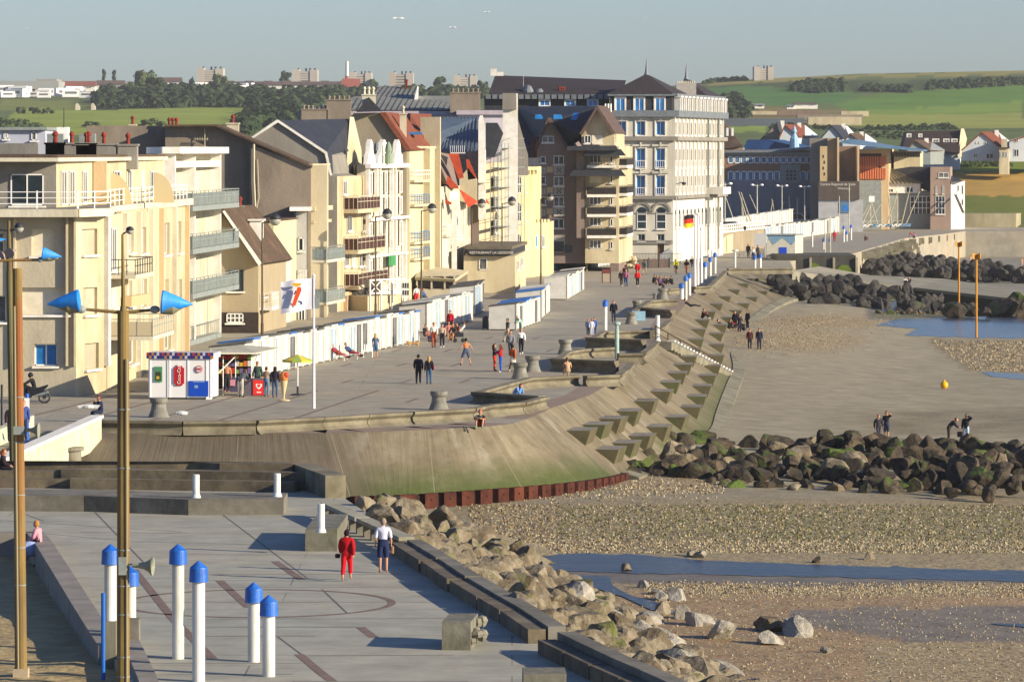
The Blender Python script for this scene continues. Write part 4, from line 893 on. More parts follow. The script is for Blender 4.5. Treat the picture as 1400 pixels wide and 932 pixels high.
# ---- B10 blue railed
b=thing('apartment_house','cream apartment house with blue railed balconies under a red brown mansard roof','apartment building',(XY(572,406),406,0))
plan('body',b,[(552,404),(560,404),(590,417),(575,424),(530,424)],0,ZY(203,408),YEL); f=Fac((553,404),(590,417))
slab('roof',b,[(548,203,405),(549,185,409),(576,184,414),(589,200,416)],(-1.5,5,0),TILER); slab('upper_roof',b,[(561,155,420),(590,156,428),(590,199,420),(578,186,416),(561,180,416)],(-.5,3,0),TILER)
mb=MB(); f.box(mb,-.2,f.L+.3,ZY(203,408),ZY(200,408),-1,.5); f.box(mb,f.L*.62,f.L*.8,0,ZY(203,408),0,.8); f.box(mb,f.L*.97,f.L,0,ZY(160,416),-1,.9); mb.build('cornice_and_pier',CREAM,b)
for y0,y1 in((228,244),(252,275),(298,322),(340,362)):
 for x0,x1 in((554,572),(581,587)):pwin(b,f,(x0,x1,y0,y1),'g',mull=2,frm=WHITE2)
BLUR=mat('blue_railing','#2b72ae',rough=.5)
for y in(246,279,330,352):balcony(b,f,.2,f.L*.6,ZY(y,408),.9,.9,YEL,BLUR if y>250 else WHITE2,None,9)
mb=MB(); p=PY(560,186,404); mb.box(p.x-.4,XY(577,408),408,410,ZY(184,408),ZY(181,408)); mb.build('blue_awning',BLUR,b)
# ---- B11 houses with orange roof edges
b=thing('terraced_house','white house with bright orange roof edges, green shutters and arched gable left of the scaffolding','house',(XY(620,430),430,0))
plan('body',b,[(590,418),(600,418),(655,446),(640,452),(560,452)],0,ZY(255,424),IVORY); f=Fac((594,419),(655,446))
slab('slate_gable',b,[(594,208,425),(612,215,425),(606,262,424),(594,262,424)],(0,1,0),SLATE)
slab('roof',b,[(594,207,424),(616,211,428),(627,258,426),(612,252,422)],(-.6,2.5,0),PINKB)
for q in([(613,210,423),(627,210,423),(634,243,423),(627,245,423)],[(612,240,421),(628,257,421),(616,257,421),(610,250,421)],[(637,218,432),(641,218,432),(652,244,432),(640,246,432)],[(627,258,421),(654,276,424),(640,284,423)],[(608,272,420),(622,280,420),(609,279,420)],[(664,270,440),(670,280,442),(664,277,440)]):slab('orange_roof_edge',b,q,(0,.9,.0),ORNG)
mb=MB(); p=PY(621,272,419); mb.box(p.x-.25,p.x+.25,p.y,p.y+.5,0,p.z); mb.lathe(PY(621,268,418.4),[(.5,-.1),(.5,.0)],18,axis=(.3,-1,0)); mb.build('arched_gable',WHITE,b)
prof('dormer',b,[(628,275),(628,244),(640,230),(652,246),(652,280)],432,(0,4,0),CREAM); prof('tower_dormer',b,[(654,300),(654,205),(664,205),(664,300)],437,(0,3,0),WHITE)
for r,k_ in(((602,606,278,300),'c'),((607,611,278,300),'c'),((613,617,288,310),'s'),((624,628,300,330),'c'),((632,636,306,330),'g'),((641,644,290,322),'g'),((649,653,290,322),'g'),((604,609,320,350),'c'),((614,620,325,350),'c'),((630,636,338,360),'c')):pwin(b,f,r,k_,surround=.1)
balcony(b,f,1.5,6,ZY(320,424),.9,.9,IVORY,WHITE2,None,9); balcony(b,f,7,12,ZY(335,424),.9,.9,IVORY,WHITE2,None,9)
for x in(594,609,622,630,638,646):u=f.loc(x,300)[0]; mb=MB(); f.box(mb,u-.2,u+.2,0,ZY(262,426),0,.4); mb.build('pilaster',WHITE,b)
# ---- B12 zinc-roofed house behind with arch
b=thing('zinc_roofed_house','house with blue grey standing seam zinc roof and a white arched chimney wall','house',(XY(625,440),440,0))
slab('curved_roof',b,[(598,208,438),(600,180,444),(600,160,452),(655,160,452),(655,208,438)],(0,4,0),mat('blue_grey_zinc','#5d6a75','#4d5a66',sc=.8,rough=.5)); plan('body',b,[(597,438),(655,438),(655,458),(590,458)],0,ZY(207,438),PINKB)
mb=MB()
for x in range(602,655,5):mb.tube(PY(x,160,451.8),PY(x,206,437.9),.05,.05,4)
mb.build('roof_seams',ZINC,b)
prof('arched_chimney_wall',b,[(654,250),(654,165),(656,158),(660,158),(663,175),(664,250)],436,(0,1.5,0),WHITE)
prof('side_roof',b,[(664,215),(664,168),(680,168),(688,182),(676,215)],441,(0,5,0),SLATE)
mb=MB(); p=PY(617,210,437); mb.box(p.x-.1,p.x+1.4,p.y-.6,p.y+.1,p.z,p.z+.1);
for i in range(8):mb.box(p.x-.1+i*.2,p.x-.06+i*.2,p.y-.6,p.y-.55,p.z,p.z+.8)
mb.build('roof_railing',WHITE2,b)
# ---- B13 scaffolded
b=thing('scaffolded_house','cream house wrapped in scaffolding beside a tall white chimney tower','house',(XY(680,455),455,0))
plan('body',b,[(655,447),(690,452),(708,470),(690,476),(640,470)],0,ZY(222,452),CREAM); prof('chimney_tower',b,[(684,330),(688,128),(708,128),(708,330)],452,(0,2,0),WHITE); prof('chimney_stack_top',b,[(687,150),(687,127.5),(706,127.5),(706,150)],451.6,(0,2.6,0),GRYW)
prof('gable_roof',b,[(706,240),(706,155),(722,212),(722,240)],462,(0,3,0),GRYW)
mb=MB(); f=Fac((668,446),(704,460));
for i in range(9):u=f.L*i/8; mb.tube(f.pt(u,0,1.0),f.pt(u,ZY(196,450),1.0),.045,.045,4); mb.tube(f.pt(u,0,.2),f.pt(u,ZY(205,450),.2),.045,.045,4)
for z in[2*i for i in range(1,8)]:
 for o in(.2,1.0):
  mb.tube(f.pt(0,z,o),f.pt(f.L,z,o),.04,.04,4); mb.tube(f.pt(0,z+1,o),f.pt(f.L,z+1,o),.03,.03,4)
 f.box(mb,0,f.L,z-.05,z,.2,1.0)
mb.build('scaffolding',GREYM,b)
for y in(240,268,300):pwin(b,f,(676,681,y,y+18),'c'); pwin(b,f,(690,695,y,y+18),'s')
# ---- B14 yellow arched
b=thing('yellow_villa','yellow villa with tall round arched windows and a lower crenellated wing','villa',(XY(722,475),475,0))
YB=wallm('warm_yellow_render','#cbbd80','#beaf72','#ab9c66'); plan('body',b,[(704,470),(731,477),(740,486),(704,490)],0,ZY(228,474),YB); f=Fac((704,470),(733,478))
plan('roof',b,[(702,469),(734,477),(738,486),(704,490)],ZY(228,474),ZY(216,474),SLATE); mb=MB(); f.box(mb,0,f.L+.2,ZY(233,474),ZY(228,474),0,.4)
for i in range(6):f.box(mb,f.L*(i+.3)/6,f.L*(i+.6)/6,ZY(238,474),ZY(233,474),0,.35)
mb.build('bracket_cornice',YB,b)
for y0,y1 in((240,264),(277,303),(320,342)):
 for x0,x1 in((706.5,712),(718,723.5)):pwin(b,f,(x0,x1,y0,y1),'g',arch=True,sill=False,bars=1)
plan('lower_wing',b,[(729,478),(752,482),(757,492),(730,492)],0,ZY(304,480),YB); mb=MB()
g=Fac((729,478),(752,482)); [g.box(mb,g.L*i/5,g.L*(i+.6)/5,ZY(304,480),ZY(300,480),-.6,.1)for i in range(5)]; mb.build('crenellation',YB,b); pwin(b,g,(731,734,322,338),'b',mull=0); pwin(b,g,(740,744,322,338),'c')
b2=thing('pink_house','narrow pink rendered house squeezed beside the yellow villa','house',(XY(700,468),468,0)); plan('body',b2,[(694,466),(704,468),(704,474),(694,474)],0,ZY(304,467),wallm('pink_render','#b78d8c','#a67e7c')); plan('roof',b2,[(693,465),(705,467),(705,475),(693,475)],ZY(304,467),ZY(302,467),ZINC)
# ---- B15 brown apartment building with gables
VRG=mat('brown_verge_and_slates','#5f4c42','#483c38',sc=1.5)
b=thing('gabled_apartment_building','brown and cream apartment building with two pointed gables and dark stacked balconies','apartment building',(XY(790,500),500,0))
prof('brown_block',b,[(734,360),(734,200),(749,163),(776,200),(800,200),(800,360)],500,(2,20,0),PINKB)
prof('gable_roof',b,[(731,203),(749,161),(751,161),(778,203),(775,204),(749.5,166),(734,204)],499.3,(1,9,0),VRG)
prof('yellow_gable',b,[(795,205),(795,182),(817,149),(840,182),(840,205)],497,(1.5,14,0),CREAM); prof('yellow_gable_roof',b,[(792,183),(816.5,144),(841,182),(837,184),(816.5,150),(796,184)],496,(1.6,15,0),VRG)
slab('slate_roof',b,[(706,146,512),(796,145,512),(817,146,504),(795,183,499),(770,200,501),(750,165,501),(736,200,503),(712,200,503)],(.5,3,-.3),SLATE)
prof('dark_eaves',b,[(775,206),(775,200),(842,199),(846,206)],495,(0,4,0),SLATE)
for x,x1 in((732,742),(757,769),(781,791)):slab('skylight',b,[(x,158,500.5),(x1-2,158,500.5),(x1,163,500),(x-.5,163,500)]if x<770 else[(784,156,500.5),(792,156,500.5),(788,164,500),(781,164,500)],(0,.25,.12),GLASSB)
f=Fac((734,500),(800,500)); CHK=mat('white_panel','#a9a49b','#9c978e',sc=2)
pwin(b,f,(741,757,186,195),'c',mull=1); pwin(b,f,(739,746,214,223),'g',mull=0); pwin(b,f,(757,771,213,225),'g',mull=1)
for y in(241,269,299):pwin(b,f,(739,746,y,y+11),'g',mull=0); pwin(b,f,(757,771,y,y+13),'c' if y!=299 else 'g',mull=1)
for y in(227,255,284):
 mb=MB(); f.pbox(mb,(757,771.5,y,y+12),0,.1); f.pbox(mb,(739,746,y+2,y+11),0,.1); mb.k=1
 for i in range(3):
  for j in range(3):
   if(i+j)%2==0:f.pbox(mb,(761+i*2.2,763+i*2.2,y+2.6+j*2.2,y+4.6+j*2.2),.1,.12)
 for i in range(2):f.pbox(mb,(742,743.3,y+4+i*3,y+5.5+i*3),.1,.12)
 mb.k=2; f.pbox(mb,(747.5,756,y+1,y+9),0,.05); mb.build('checkered_panel',[CHK,DARKM,ORCH],b)
mb=MB(); f.pbox(mb,(752,772,322,345),0,.1); mb.k=1; f.pbox(mb,(754,771,330,344),.1,.14); f.pbox(mb,(772,782,336,345),0,.3); mb.build('ground_floor_shopfront',[CHK,GLASS,ORCH],b)
prof('side_block',b,[(800,360),(800,200),(846,200),(846,360)],499,(2,16,0),CREAM); f=Fac((800,499),(846,499))
mb=MB(); f.pbox(mb,(788,799,200,325),.8,1.2); mb.build('downpipe_wall',PINKB,b)
for i,y in enumerate((200,228)):
 prof('awning_roof',b,[(777 if i else 798,y+13),(783 if i else 804,y+5),(849,y+4),(856,y+13)],495.5,(0,4,0),SLATE)
for y in(182,213,240,270,299,330):
 if y>190:pwin(b,f,(806,822,y-2,y+10),'c' if y!=240 else 's',mull=2,sill=False); pwin(b,f,(834,838,y,y+10),'g',mull=0)
 else:g=Fac((795,496.8),(840,496.8)); pwin(b,g,(799,808,y+3,y+14),'g'); pwin(b,g,(809,824,y+3,y+14),'s')
DBAL=mat('dark_balcony_front','#3c3430','#2d2724',sc=2)
for y in(195,226,266,293,322):
 balcony(b,f,f.loc(802,y)[0],f.loc(842,y)[0],ZY(y,498),1.5,.95,WHITE,DARKM,DBAL if y>230 else None,10,.3)
g2=Fac((846,499),(857,512)); mb=MB(); g2.box(mb,0,g2.L,0,ZY(200,500),-1,0); mb.build('end_wall',PINKB,b)
for y in(226,264,291,320):balcony(b,g2,.3,g2.L*.8,ZY(y,502),.9,.9,WHITE,DARKM,DBAL,6,.3)
chimney(b,742,196,503,2.6,1,2.2,6,TILER)
mb=MB();
for x in(827.5,831.5,835):mb.tube(PY(x,170,510),PY(x,142,510),.1,.1,6)
mb.build('flue',WHITE2,b)
# ---- B16 hotel --------------------------------------------------------
b=thing('grand_hotel','large cream six storey grand hotel with slate pyramid roofs and blue windows','hotel',(XY(920,541),541,0))
HF=wallm('hotel_stone','#c9c1aa','#bbb39c','#aaa28b'); HS=wallm('hotel_sunny_stone','#d3cdbb','#c8c2b0'); HY=541; zE=ZY(158,HY)  # side wall stone is a paler copy, sunlight put into its colour
pl=[(800,HY),(920,HY),(988,576),(975,590),(800,590)]
plan('body',b,pl,0,zE,HF)
f=Fac((800,HY-.35),(920,HY-.35)); s=Fac((920.5,HY),(988.5,576)); rnd=random.Random(4)
fw=[]
for x in(844,870,897):fw+=[((x,x+12,166,185),'b',0),((x,x+12,203,230),'b',1),((x,x+12,240,267),'b',1)]
for x in(844,871,897.5):fw+=[((x,x+13,283,313),'g',2),((x+1,x+11,320,329),'g',3)]
R=[f.rect(r)for r,_,_ in fw]+[f.rect((899,908,333,354))]
mb=MB(); f.panel(mb,0,f.L,0,zE,[r for r,q in zip(R,fw+[(0,0,0)])if q[2]!=2],.35); mb.build('front_wall',HF,b,recalc=False)
for r,(p_,k_,q)in zip(R,fw):
 if q==2:window(b,f,r,'g',arch=True,bars=2,mull=0,surround=None,o=.0)
 else:window(b,f,r,k_,sunk=.28,mull=1,rail=(WHITE2 if q==1 else None),surround=.18 if q<2 else None)
 if q<2:
  mb=MB(); f.box(mb,r[0]-.5,r[1]+.5,r[3]+.25,r[3]+.5,0,.3); f.box(mb,(r[0]+r[1])/2-.12,(r[0]+r[1])/2+.12,r[3]+.2,r[3]+.8,0,.35); mb.build('window_hood',HF,b)
 if q==2:
  mb=MB(); cu=(r[0]+r[1])/2; rr=(r[1]-r[0])/2+.35; zc=r[3]-(r[1]-r[0])/2
  for i in range(10):
   a0,a1=math.pi*i/10,math.pi*(i+1)/10; q4=[(cu+rr*math.cos(a0),zc+rr*math.sin(a0)),(cu+(rr+.3)*math.cos(a0),zc+(rr+.3)*math.sin(a0)),(cu+(rr+.3)*math.cos(a1),zc+(rr+.3)*math.sin(a1)),(cu+rr*math.cos(a1),zc+rr*math.sin(a1))]
   mb.extr([f.pt(u,z,.0)for u,z in q4],f.n*.15)
  mb.build('arch_moulding',GRYW,b)
dr=R[-1]; mb=MB(); f.box(mb,dr[0],dr[1],0,dr[3],-.3,-.25); mb.build('door',mat('brown_wood_door','#5f4a33','#4b3a28',sc=3),b)
for y,o,h in((155.5,.7,.8),(189.5,.6,.5),(270,.6,.4),(291.5,.1,.12),(329,.2,.12),(332,.25,.2)):
 mb=MB(); z=ZY(y,HY)
 f.box(mb,0,f.L+(o if y<280 else 0),z-h/2,z+h/2,0,o)
 if y<280:s.box(mb,0,s.L+.3,z-h/2+.003,z+h/2+.003,0,o)
 mb.build('string_course',GRYW if y>160 else ZINC,b)
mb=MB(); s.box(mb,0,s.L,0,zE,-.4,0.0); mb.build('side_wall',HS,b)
mb=MB();
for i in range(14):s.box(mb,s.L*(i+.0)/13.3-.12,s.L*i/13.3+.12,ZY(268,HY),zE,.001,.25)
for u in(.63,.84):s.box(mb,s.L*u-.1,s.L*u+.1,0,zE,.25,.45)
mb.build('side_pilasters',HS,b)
mb=MB(); [s.box(mb,s.L*u-.1,s.L*u+.1,1,zE,.46,.56)for u in(.625,.835)]; mb.build('downpipe',GREYM,b)
for y0,y1,kd in((166,185,'c'),(203,230,'c'),(240,266,'c'),(287,312,'g')):
 for i in range(13):c=s.L*(i+.55)/13.3; window(b,s,(c-.55,c+.55,ZY(y1,HY),ZY(y0,HY)),rnd.choice('ccgg')if kd=='c' else rnd.choice('gc'),mull=0,fr=.1,sill=True,arch=(kd=='g'),o=.0,rail=WHITE2 if y0 in(203,240)else None)
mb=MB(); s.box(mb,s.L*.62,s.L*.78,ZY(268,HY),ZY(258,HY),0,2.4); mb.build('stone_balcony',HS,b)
# mansard + roofs
zM=ZY(130,HY)
f2=Fac((834,HY+.6),(919,HY+.6)); s2=Fac((920.5,HY+.6),(987,576.5))
plan('mansard',b,[(834,HY+.6),(919.5,HY+.6),(986,576),(970,588),(834,588)],zE+.01,zM,SLATE)
for x in(842,868,896):pwin(b,f2,(x,x+12,134.5,152.5),'b',surround=.2,mull=1)
mb=MB()
for i in range(13):c=s2.L*(i+.5)/13; s2.box(mb,c-.7,c-.42,zE,zM-.2,0,.8); s2.box(mb,c+.42,c+.7,zE,zM-.2,0,.8); s2.box(mb,c-.8,c+.8,zM-.3,zM-.1,0,.9)
mb.build('side_dormers',WHITE,b)
mb=MB(); f2.box(mb,-.3,f2.L+.4,zM-.12,zM+.18,-.3,.5); s2.box(mb,0,s2.L+.3,zM-.117,zM+.183,-.3,.5); mb.build('mansard_gutter',ZINC,b)
def pyramid(name,base,apex,m,fin=True):
 mb=MB(); P=[PY(*p)for p in base]; zb=min(p.z for p in P); P=[Vector((p.x,p.y,zM+.18))for p in P]; A_=PY(*apex); mb.add(P+[A_],[tuple(range(len(P)-1,-1,-1))]+[(i,(i+1)%len(P),len(P))for i in range(len(P))]); o=mb.build(name,m,b)
 if fin:q=MB(); q.lathe(A_-Vector((0,0,.4)),[(.45,0),(.2,.6),(.08,1.8),(.01,2.4)],8); q.build('finial',ZINC,o)
SLR=mat('brown_slate_roof','#3d3634','#322c2b',sc=2,rough=.7)
pyramid('pyramid_roof',[(831,130,HY),(920,130,HY),(942,132,HY+13),(850,130,HY+13)],(884,101,HY+6),SLR); pyramid('pyramid_roof',[(925,130,566),(967,133,566),(988,134,577),(950,134,580)],(938.5,107,572),SLR)
slab('link_roof',b,[(905,131,545),(970,134,572),(955,125,575),(900,122,550)],(0,.2,-.2),TILEB)
mb=MB(); p=PY(938,114,562); mb.box(p.x-1.25,p.x+1.3,p.y,p.y+1.2,p.z-2.2,p.z); o=mb.build('chimney',CHK,b);
for i in range(9):q=MB(); q.lathe((p.x-1.1+i*.27,p.y+.5,p.z),[(.1,0),(.07,.3)],6); q.build('chimney_pot',IVORY,o)
# hotel rear wing to the left
b=thing('hotel_wing','long wing with steep dark roof and small white dormers left of the hotel','building',(XY(750,548),548,0))
plan('body',b,[(662,548),(833,548),(833,566),(662,566)],0,ZY(131,548),SLATE); slab('roof',b,[(667,131,547),(677,103,556),(856,110,556),(850,131,547)],(0,14,-.0),SLR)
mb=MB(); g=Fac((662,547.6),(833,547.6));
for x in range(664,832,9):g.pbox(mb,(x,x+7,129.5,135.5),0,.6)
mb.build('zinc_edge_panels',ZINC,b)
for x in(738,773,804):pwin(b,g,(x,x+13,137,145),'b',surround=.15)
for x in(675,684):mb=MB(); p=PY(x,104,552); mb.box(p.x-.4,p.x+.4,p.y,p.y+.8,p.z,p.z+(.9 if x<680 else .5)); mb.build('chimney',WHITE,b)
mb=MB(); p=PY(722,128,549); mb.lathe(p,[(.7,-.2),(.75,.3),(.4,.9),(.05,1.1)],10); mb.lathe(p+Vector((1.4,0,-.2)),[(.6,-.2),(.6,.4),(.3,.8)],10); mb.tube(p+Vector((-.6,0,0)),p+Vector((-.6,0,2.2)),.05,.05,5); mb.build('roof_cowls',ZINC,b)
chimney(b,768,126,549,.8,.6,.6,3,ORCH)
# ---- B17 zinc roof behind
b=thing('zinc_roofed_building','broad building behind with striped standing seam zinc roof and lilac cornice','building',(XY(530,470),470,0))
plan('body',b,[(410,470),(660,470),(655,485),(415,485)],0,ZY(157,470),WHITE); plan('cornice',b,[(408,469.5),(664,469.5),(660,486),(410,486)],ZY(157.5,470),ZY(152,470),LILAC)
ZS=mat('weathered_zinc_sheet','#8a8a80','#76766d',sc=.8,rough=.6)
slab('lower_roof',b,[(415,151,470),(486,132,478),(622,131,478),(660,150,470)],(0,6,-.1),ZS); slab('upper_roof',b,[(505,133,477.8),(520,118,486),(572,118,486),(566,133,477.8)],(0,5,-.1),ZS)
mb=MB()
for i in range(31):x=418+i*7.8; t=min(1,max(0,(x-415)/71))if x<486 else(min(1,max(0,(660-x)/38))if x>622 else 1); xt=x+(8 if x<560 else-2)+(0); yt=151-19*t; mb.tube(PY(x,150.5,469.9),PY(x+10*t,yt+.3,470+8*t-.1),.06,.06,4)
for i in range(9):mb.tube(PY(507+i*7,133,477.6),PY(519+i*6.4,118.5,485.7),.06,.06,4)
mb.build('standing_seams',mat('dark_seam','#4a4b47'),b)  # seams in one plain dark grey
for x,y,w,n_ in((463,136,2.6,5),(636,126,3.2,6),(430,149,2.8,6)):chimney(b,x,y,468,w,1.2,2.2,n_,BRNW,BRNW,.4)
chimney(b,556,117,484,1.0,.8,1.2,1,TILEB); mb=MB(); p=PY(571,118,476); mb.extr([p,PY(566,137,476),PY(571,137,476)],(0,3,0)); mb.build('white_gable',WHITE2,b)
b=thing('white_rear_building','white and lilac rear building between zinc roofs and the slate roof with skylights','building',(XY(670,480),480,0)); plan('body',b,[(625,458),(706,458),(706,470),(625,470)],0,ZY(156,458),mat('white_lilac_wall','#c9c3cc','#bbb4bf',sc=.6)); plan('cornice',b,[(624,457.6),(707,457.6),(707,471),(624,471)],ZY(157,458),ZY(151,458),LILAC)
# ---- restaurant terrace building
b=thing('restaurant','low cream restaurant building with black sign board above its flat front','restaurant',(XY(660,430),430,0))
plan('body',b,[(634,424),(704,424),(719,446),(640,446)],0,ZY(350,424),CREAM); plan('sign_band',b,[(639,423.3),(698,423.3),(718,444),(716,447),(650,447)],ZY(349,423),ZY(341,423),DARKM)
plan('roof',b,[(636,423.8),(700,423.8),(721,446),(650,448)],ZY(341,423),ZY(337,423),mat('dull_brown_roofing','#6b6252','#5c5446',sc=2)); f=Fac((634,424),(704,424)); pwin(b,f,(655,666,353,369),'c',mull=0,sill=False); g=Fac((704,424),(719,446)); [pwin(b,g,r,'g')for r in((706.5,709,356,369),(712,714.5,352,364))]
def text(s_,size,f,u,z,m,par,name='lettering',o=.02,ext=.01,rot=0,ax='LEFT',fl=False):
 cu=D.curves.new('t','FONT'); cu.body=s_; cu.size=size; cu.extrude=ext; cu.align_x=ax; t=D.objects.new('t',cu); C.objects.link(t); dg=bpy.context.evaluated_depsgraph_get(); dg.update()
 me=D.meshes.new_from_object(t.evaluated_get(dg)); D.objects.remove(t); me.materials.clear(); me.materials.append(m)
 M_=Matrix(((f.d.x,0,f.n.x,0),(f.d.y,0,f.n.y,0),(0,1,0,0),(0,0,0,1)));
 if rot:M_=M_@Matrix.Rotation(rot,4,'Z')
 w=f.pt(u,z,o); me.transform(M_); me.transform(Matrix.Translation(w-WPOS[par.name])); ob=D.objects.new(name,me); C.objects.link(ob); ob.parent=par; WPOS[ob.name]=WPOS[par.name]; return ob
LET=mat('pale_lettering','#cfcabb',rough=.6)
g=Fac((639,423.2),(698,423.2)); text('RESTAURANT LA LIEGEOISE',.34,g,g.loc(642,347)[0],ZY(347,423.2),LET,b)
# veranda of the café (dark glass under beige awning)
b=thing('cafe_veranda','cafe veranda of dark glass under a sloping beige roof behind the huts','veranda',(XY(600,405),405,0))
plan('base_wall',b,[(569,405),(622,405),(640,416),(575,416)],0,ZY(395,405),BEIGE); plan('glass_front',b,[(570,405.3),(621,405.3),(639,416),(576,416)],ZY(395,405),ZY(378,405),mat('dark_veranda_glass','#2d2824','#4a403a',sc=.9,rough=.15,spec=.6)); slab('roof',b,[(567,379,404.5),(622,382,404.5),(640,370,416),(577,362,416)],(0,.4,-.25),mat('beige_awning_roof','#bdb294','#aea386',sc=1))
for x in(570,590,608,621):mb=MB(); p=PY(x,395,405); mb.box(p.x-.08,p.x+.08,404.9,405.25,p.z,ZY(378,405)); mb.build('frame_post',BEIGE,b)
# white lattice terrace in front of the balconied house
b=thing('lattice_terrace','white timber terrace with crossed rails in front of the ornate villa','terrace',(XY(520,378),378,0)); f=Fac((505,376),(552,380)); mb=MB()
for u in(0,.32,.64,1):f.box(mb,f.L*u-.06,f.L*u+.06,0,ZY(382,376),0,.12)
f.box(mb,0,f.L,ZY(384,376),ZY(382,376),0,.1); f.box(mb,0,f.L,ZY(402,376),ZY(400,376),0,.1)
for i in range(3):
 a=f.pt(f.L*(.32*i+.01),ZY(401,376),.05); c=f.pt(f.L*min(1,.32*i+.33),ZY(384,376),.05); mb.tube(a,c,.05,.05,5); a.z,c.z=c.z,a.z; mb.tube(a,c,.05,.05,5)
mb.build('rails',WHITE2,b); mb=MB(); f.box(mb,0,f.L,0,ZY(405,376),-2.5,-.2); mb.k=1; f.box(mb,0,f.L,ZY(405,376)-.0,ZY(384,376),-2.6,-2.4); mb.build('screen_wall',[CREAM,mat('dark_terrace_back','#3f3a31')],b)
b=thing('signboard','white upright signboard beside the lattice terrace','signboard',(XY(553,379),379,0)); mb=MB(); f=Fac((549,378),(559,378)); f.box(mb,0,f.L,ZY(407,378),ZY(381,378),0,.1); mb.build('board',WHITE2,b); mb=MB(); f.box(mb,.08,.74,ZY(390,378)-.24,ZY(390,378)-.22,.1,.11)
for i in range(2):
 for j in range(3):f.box(mb,.1+j*.2,.22+j*.2,ZY(390+i*10,378)-.2,ZY(390+i*10,378)+.2,.1,.12)
mb.build('dark_markings',DARKM,b)
YM=1.18
# ---- right hand buildings ---------------------------------------------
PANES['p']=mat('pale_blue_pane','#54789a','#3f5f80',sc=.4,rough=.25)
b=thing('long_college_building','long low building with two bands of blue windows right of the hotel','building',(XY(1050,640),640,0))
GB=wallm('grey_stone_base','#83858c','#74767e'); BRK=mat('brown_brick','#8c6c58','#7b5d4b',sc=3)
plan('body',b,[(985,640),(1120,640),(1125,668),(985,668)],0,ZY(205,640),BRK); f=Fac((985,640),(1120,640)); slab('roof',b,[(985,206,639),(1060,205,639),(1122,200,639),(1122,203,639),(1060,208.5,639),(985,209,639)],(0,28,0),ZINC)
mb=MB(); f.pbox(mb,(985,1120,246,320),0,.2); mb.k=1; f.pbox(mb,(985,1120,208,213),0,.3); f.pbox(mb,(1066,1094,225,250),0,.25); mb.build('plain_bands',[GB,GREYM],b)
for i in range(14):
 x=995+i*9; pwin(b,f,(x,x+8,214,223.5),'p',mull=0,sill=False,fr=.14)
 if not 1058<x<1092:pwin(b,f,(x,x+8,234,247),'p',fr=.14,mull=0,sill=False)
mb=MB()
for i in range(3):
 for j in range(3):f.pbox(mb,(1075+i*5,1078+i*5,233+j*5,236+j*5),.26,.3)
mb.build('small_square_openings',DARKM,b)
b=thing('blue_roofed_hall','hall with long blue curved metal roof behind the college building','hall',(XY(1050,690),690,0)); BR=mat('blue_metal_roof','#1d3f6e','#17345d',sc=.5,rough=.4); slab('roof',b,[(1015,205,690),(1022,191,690),(1050,191,690),(1088,200,690),(1095,205,690)],(4,18,0),BR); plan('body',b,[(1018,690.5),(1092,690.5),(1095,706),(1022,706)],0,ZY(204,690),GB)
mb=MB(); p=PY(1086,202,689); mb.lathe(p,[(.9,0),(.8,1.6),(.3,2.6),(.5,3.0),(.1,4.0)],8); mb.build('vent_cowl',mat('pale_blue_vent','#8fb0c8'),b)
b=thing('tan_tower_building','tan and brown block tower with yellow strip and tall chimney piers at its corner','building',(XY(1140,640),640,0)); TAN=wallm('tan_brown_render','#a58758','#94784e'); BRT=wallm('brown_render_wall','#86694e','#765c44')
plan('body',b,[(1107,632),(1131,632),(1131,650),(1107,650)],0,ZY(189,632),GRYW); plan('yellow_strip',b,[(1121,630),(1131,630),(1131,632),(1121,632)],0,ZY(200,630),wallm('yellow_ochre_render','#c4a568','#b8995e')); plan('tan_wing',b,[(1131,631),(1145,631),(1145,650),(1131,650)],0,ZY(189,631),TAN)
plan('brown_wing',b,[(1147,633),(1173,633),(1173,650),(1147,650)],0,ZY(200,633),BRT); mb=MB()
for x in(1146,1173.5):mb.box(XY(x-1.3,630),XY(x+1.3,630),630*YM,633*YM,0,ZY(188 if x<1150 else 200,630))
mb.build('orange_piers',ORCH,b); f=Fac((1121,630),(1131,630));
for i in range(4):mb=MB(); f.pbox(mb,(1125+(i%2)*1.5,1126.5+(i%2)*1.5,212+i*8,216+i*8),0,.05); mb.build('slit_window',DARKM,b)
b=thing('sailing_centre','dark brown walled sailing centre with pale raised lettering and grey lower wall','building',(XY(1150,622),622,0)); plan('upper_block',b,[(1119,626),(1175,626),(1175,634),(1119,634)],ZY(273,626),ZY(248,626),wallm('dark_brown_panel','#57493d','#4b3f35')); plan('lower_block',b,[(1119,626.4),(1180,626.4),(1180,634),(1119,634)],-.1,ZY(273,626)-.003,mat('light_grey_wall','#a8a8a6','#98989a',sc=1)); f=Fac((1119,626),(1175,626))
text('Centre Regional de Voile',.58,f,.3,ZY(253.5,626),LET,b); text('Wimereux',.5,f,3.2,ZY(259,626),LET,b)
mb=MB(); f.pbox(mb,(1149,1162,276,291),-.4,-.3); f2_=Fac((1119,626.4),(1180,626.4)); f2_.pbox(mb,(1149,1162,276,291),0,.1); mb.k=1; f2_.pbox(mb,(1152,1160,281,288),.1,.2); mb.build('blue_door',[mat('grey_blue_door','#54708c'),mat('bright_blue_door','#1f6fb5')],b)
b=thing('orange_slatted_building','low building with orange slatted facade and long blue curved roof','building',(XY(1195,645),645,0)); plan('body',b,[(1174,645),(1215,645),(1222,668),(1174,668)],0,ZY(204,645),ORCH); f=Fac((1174,645),(1215,645)); OS=mat('orange_slats','#d47a4c','#c26c42',sc=1)
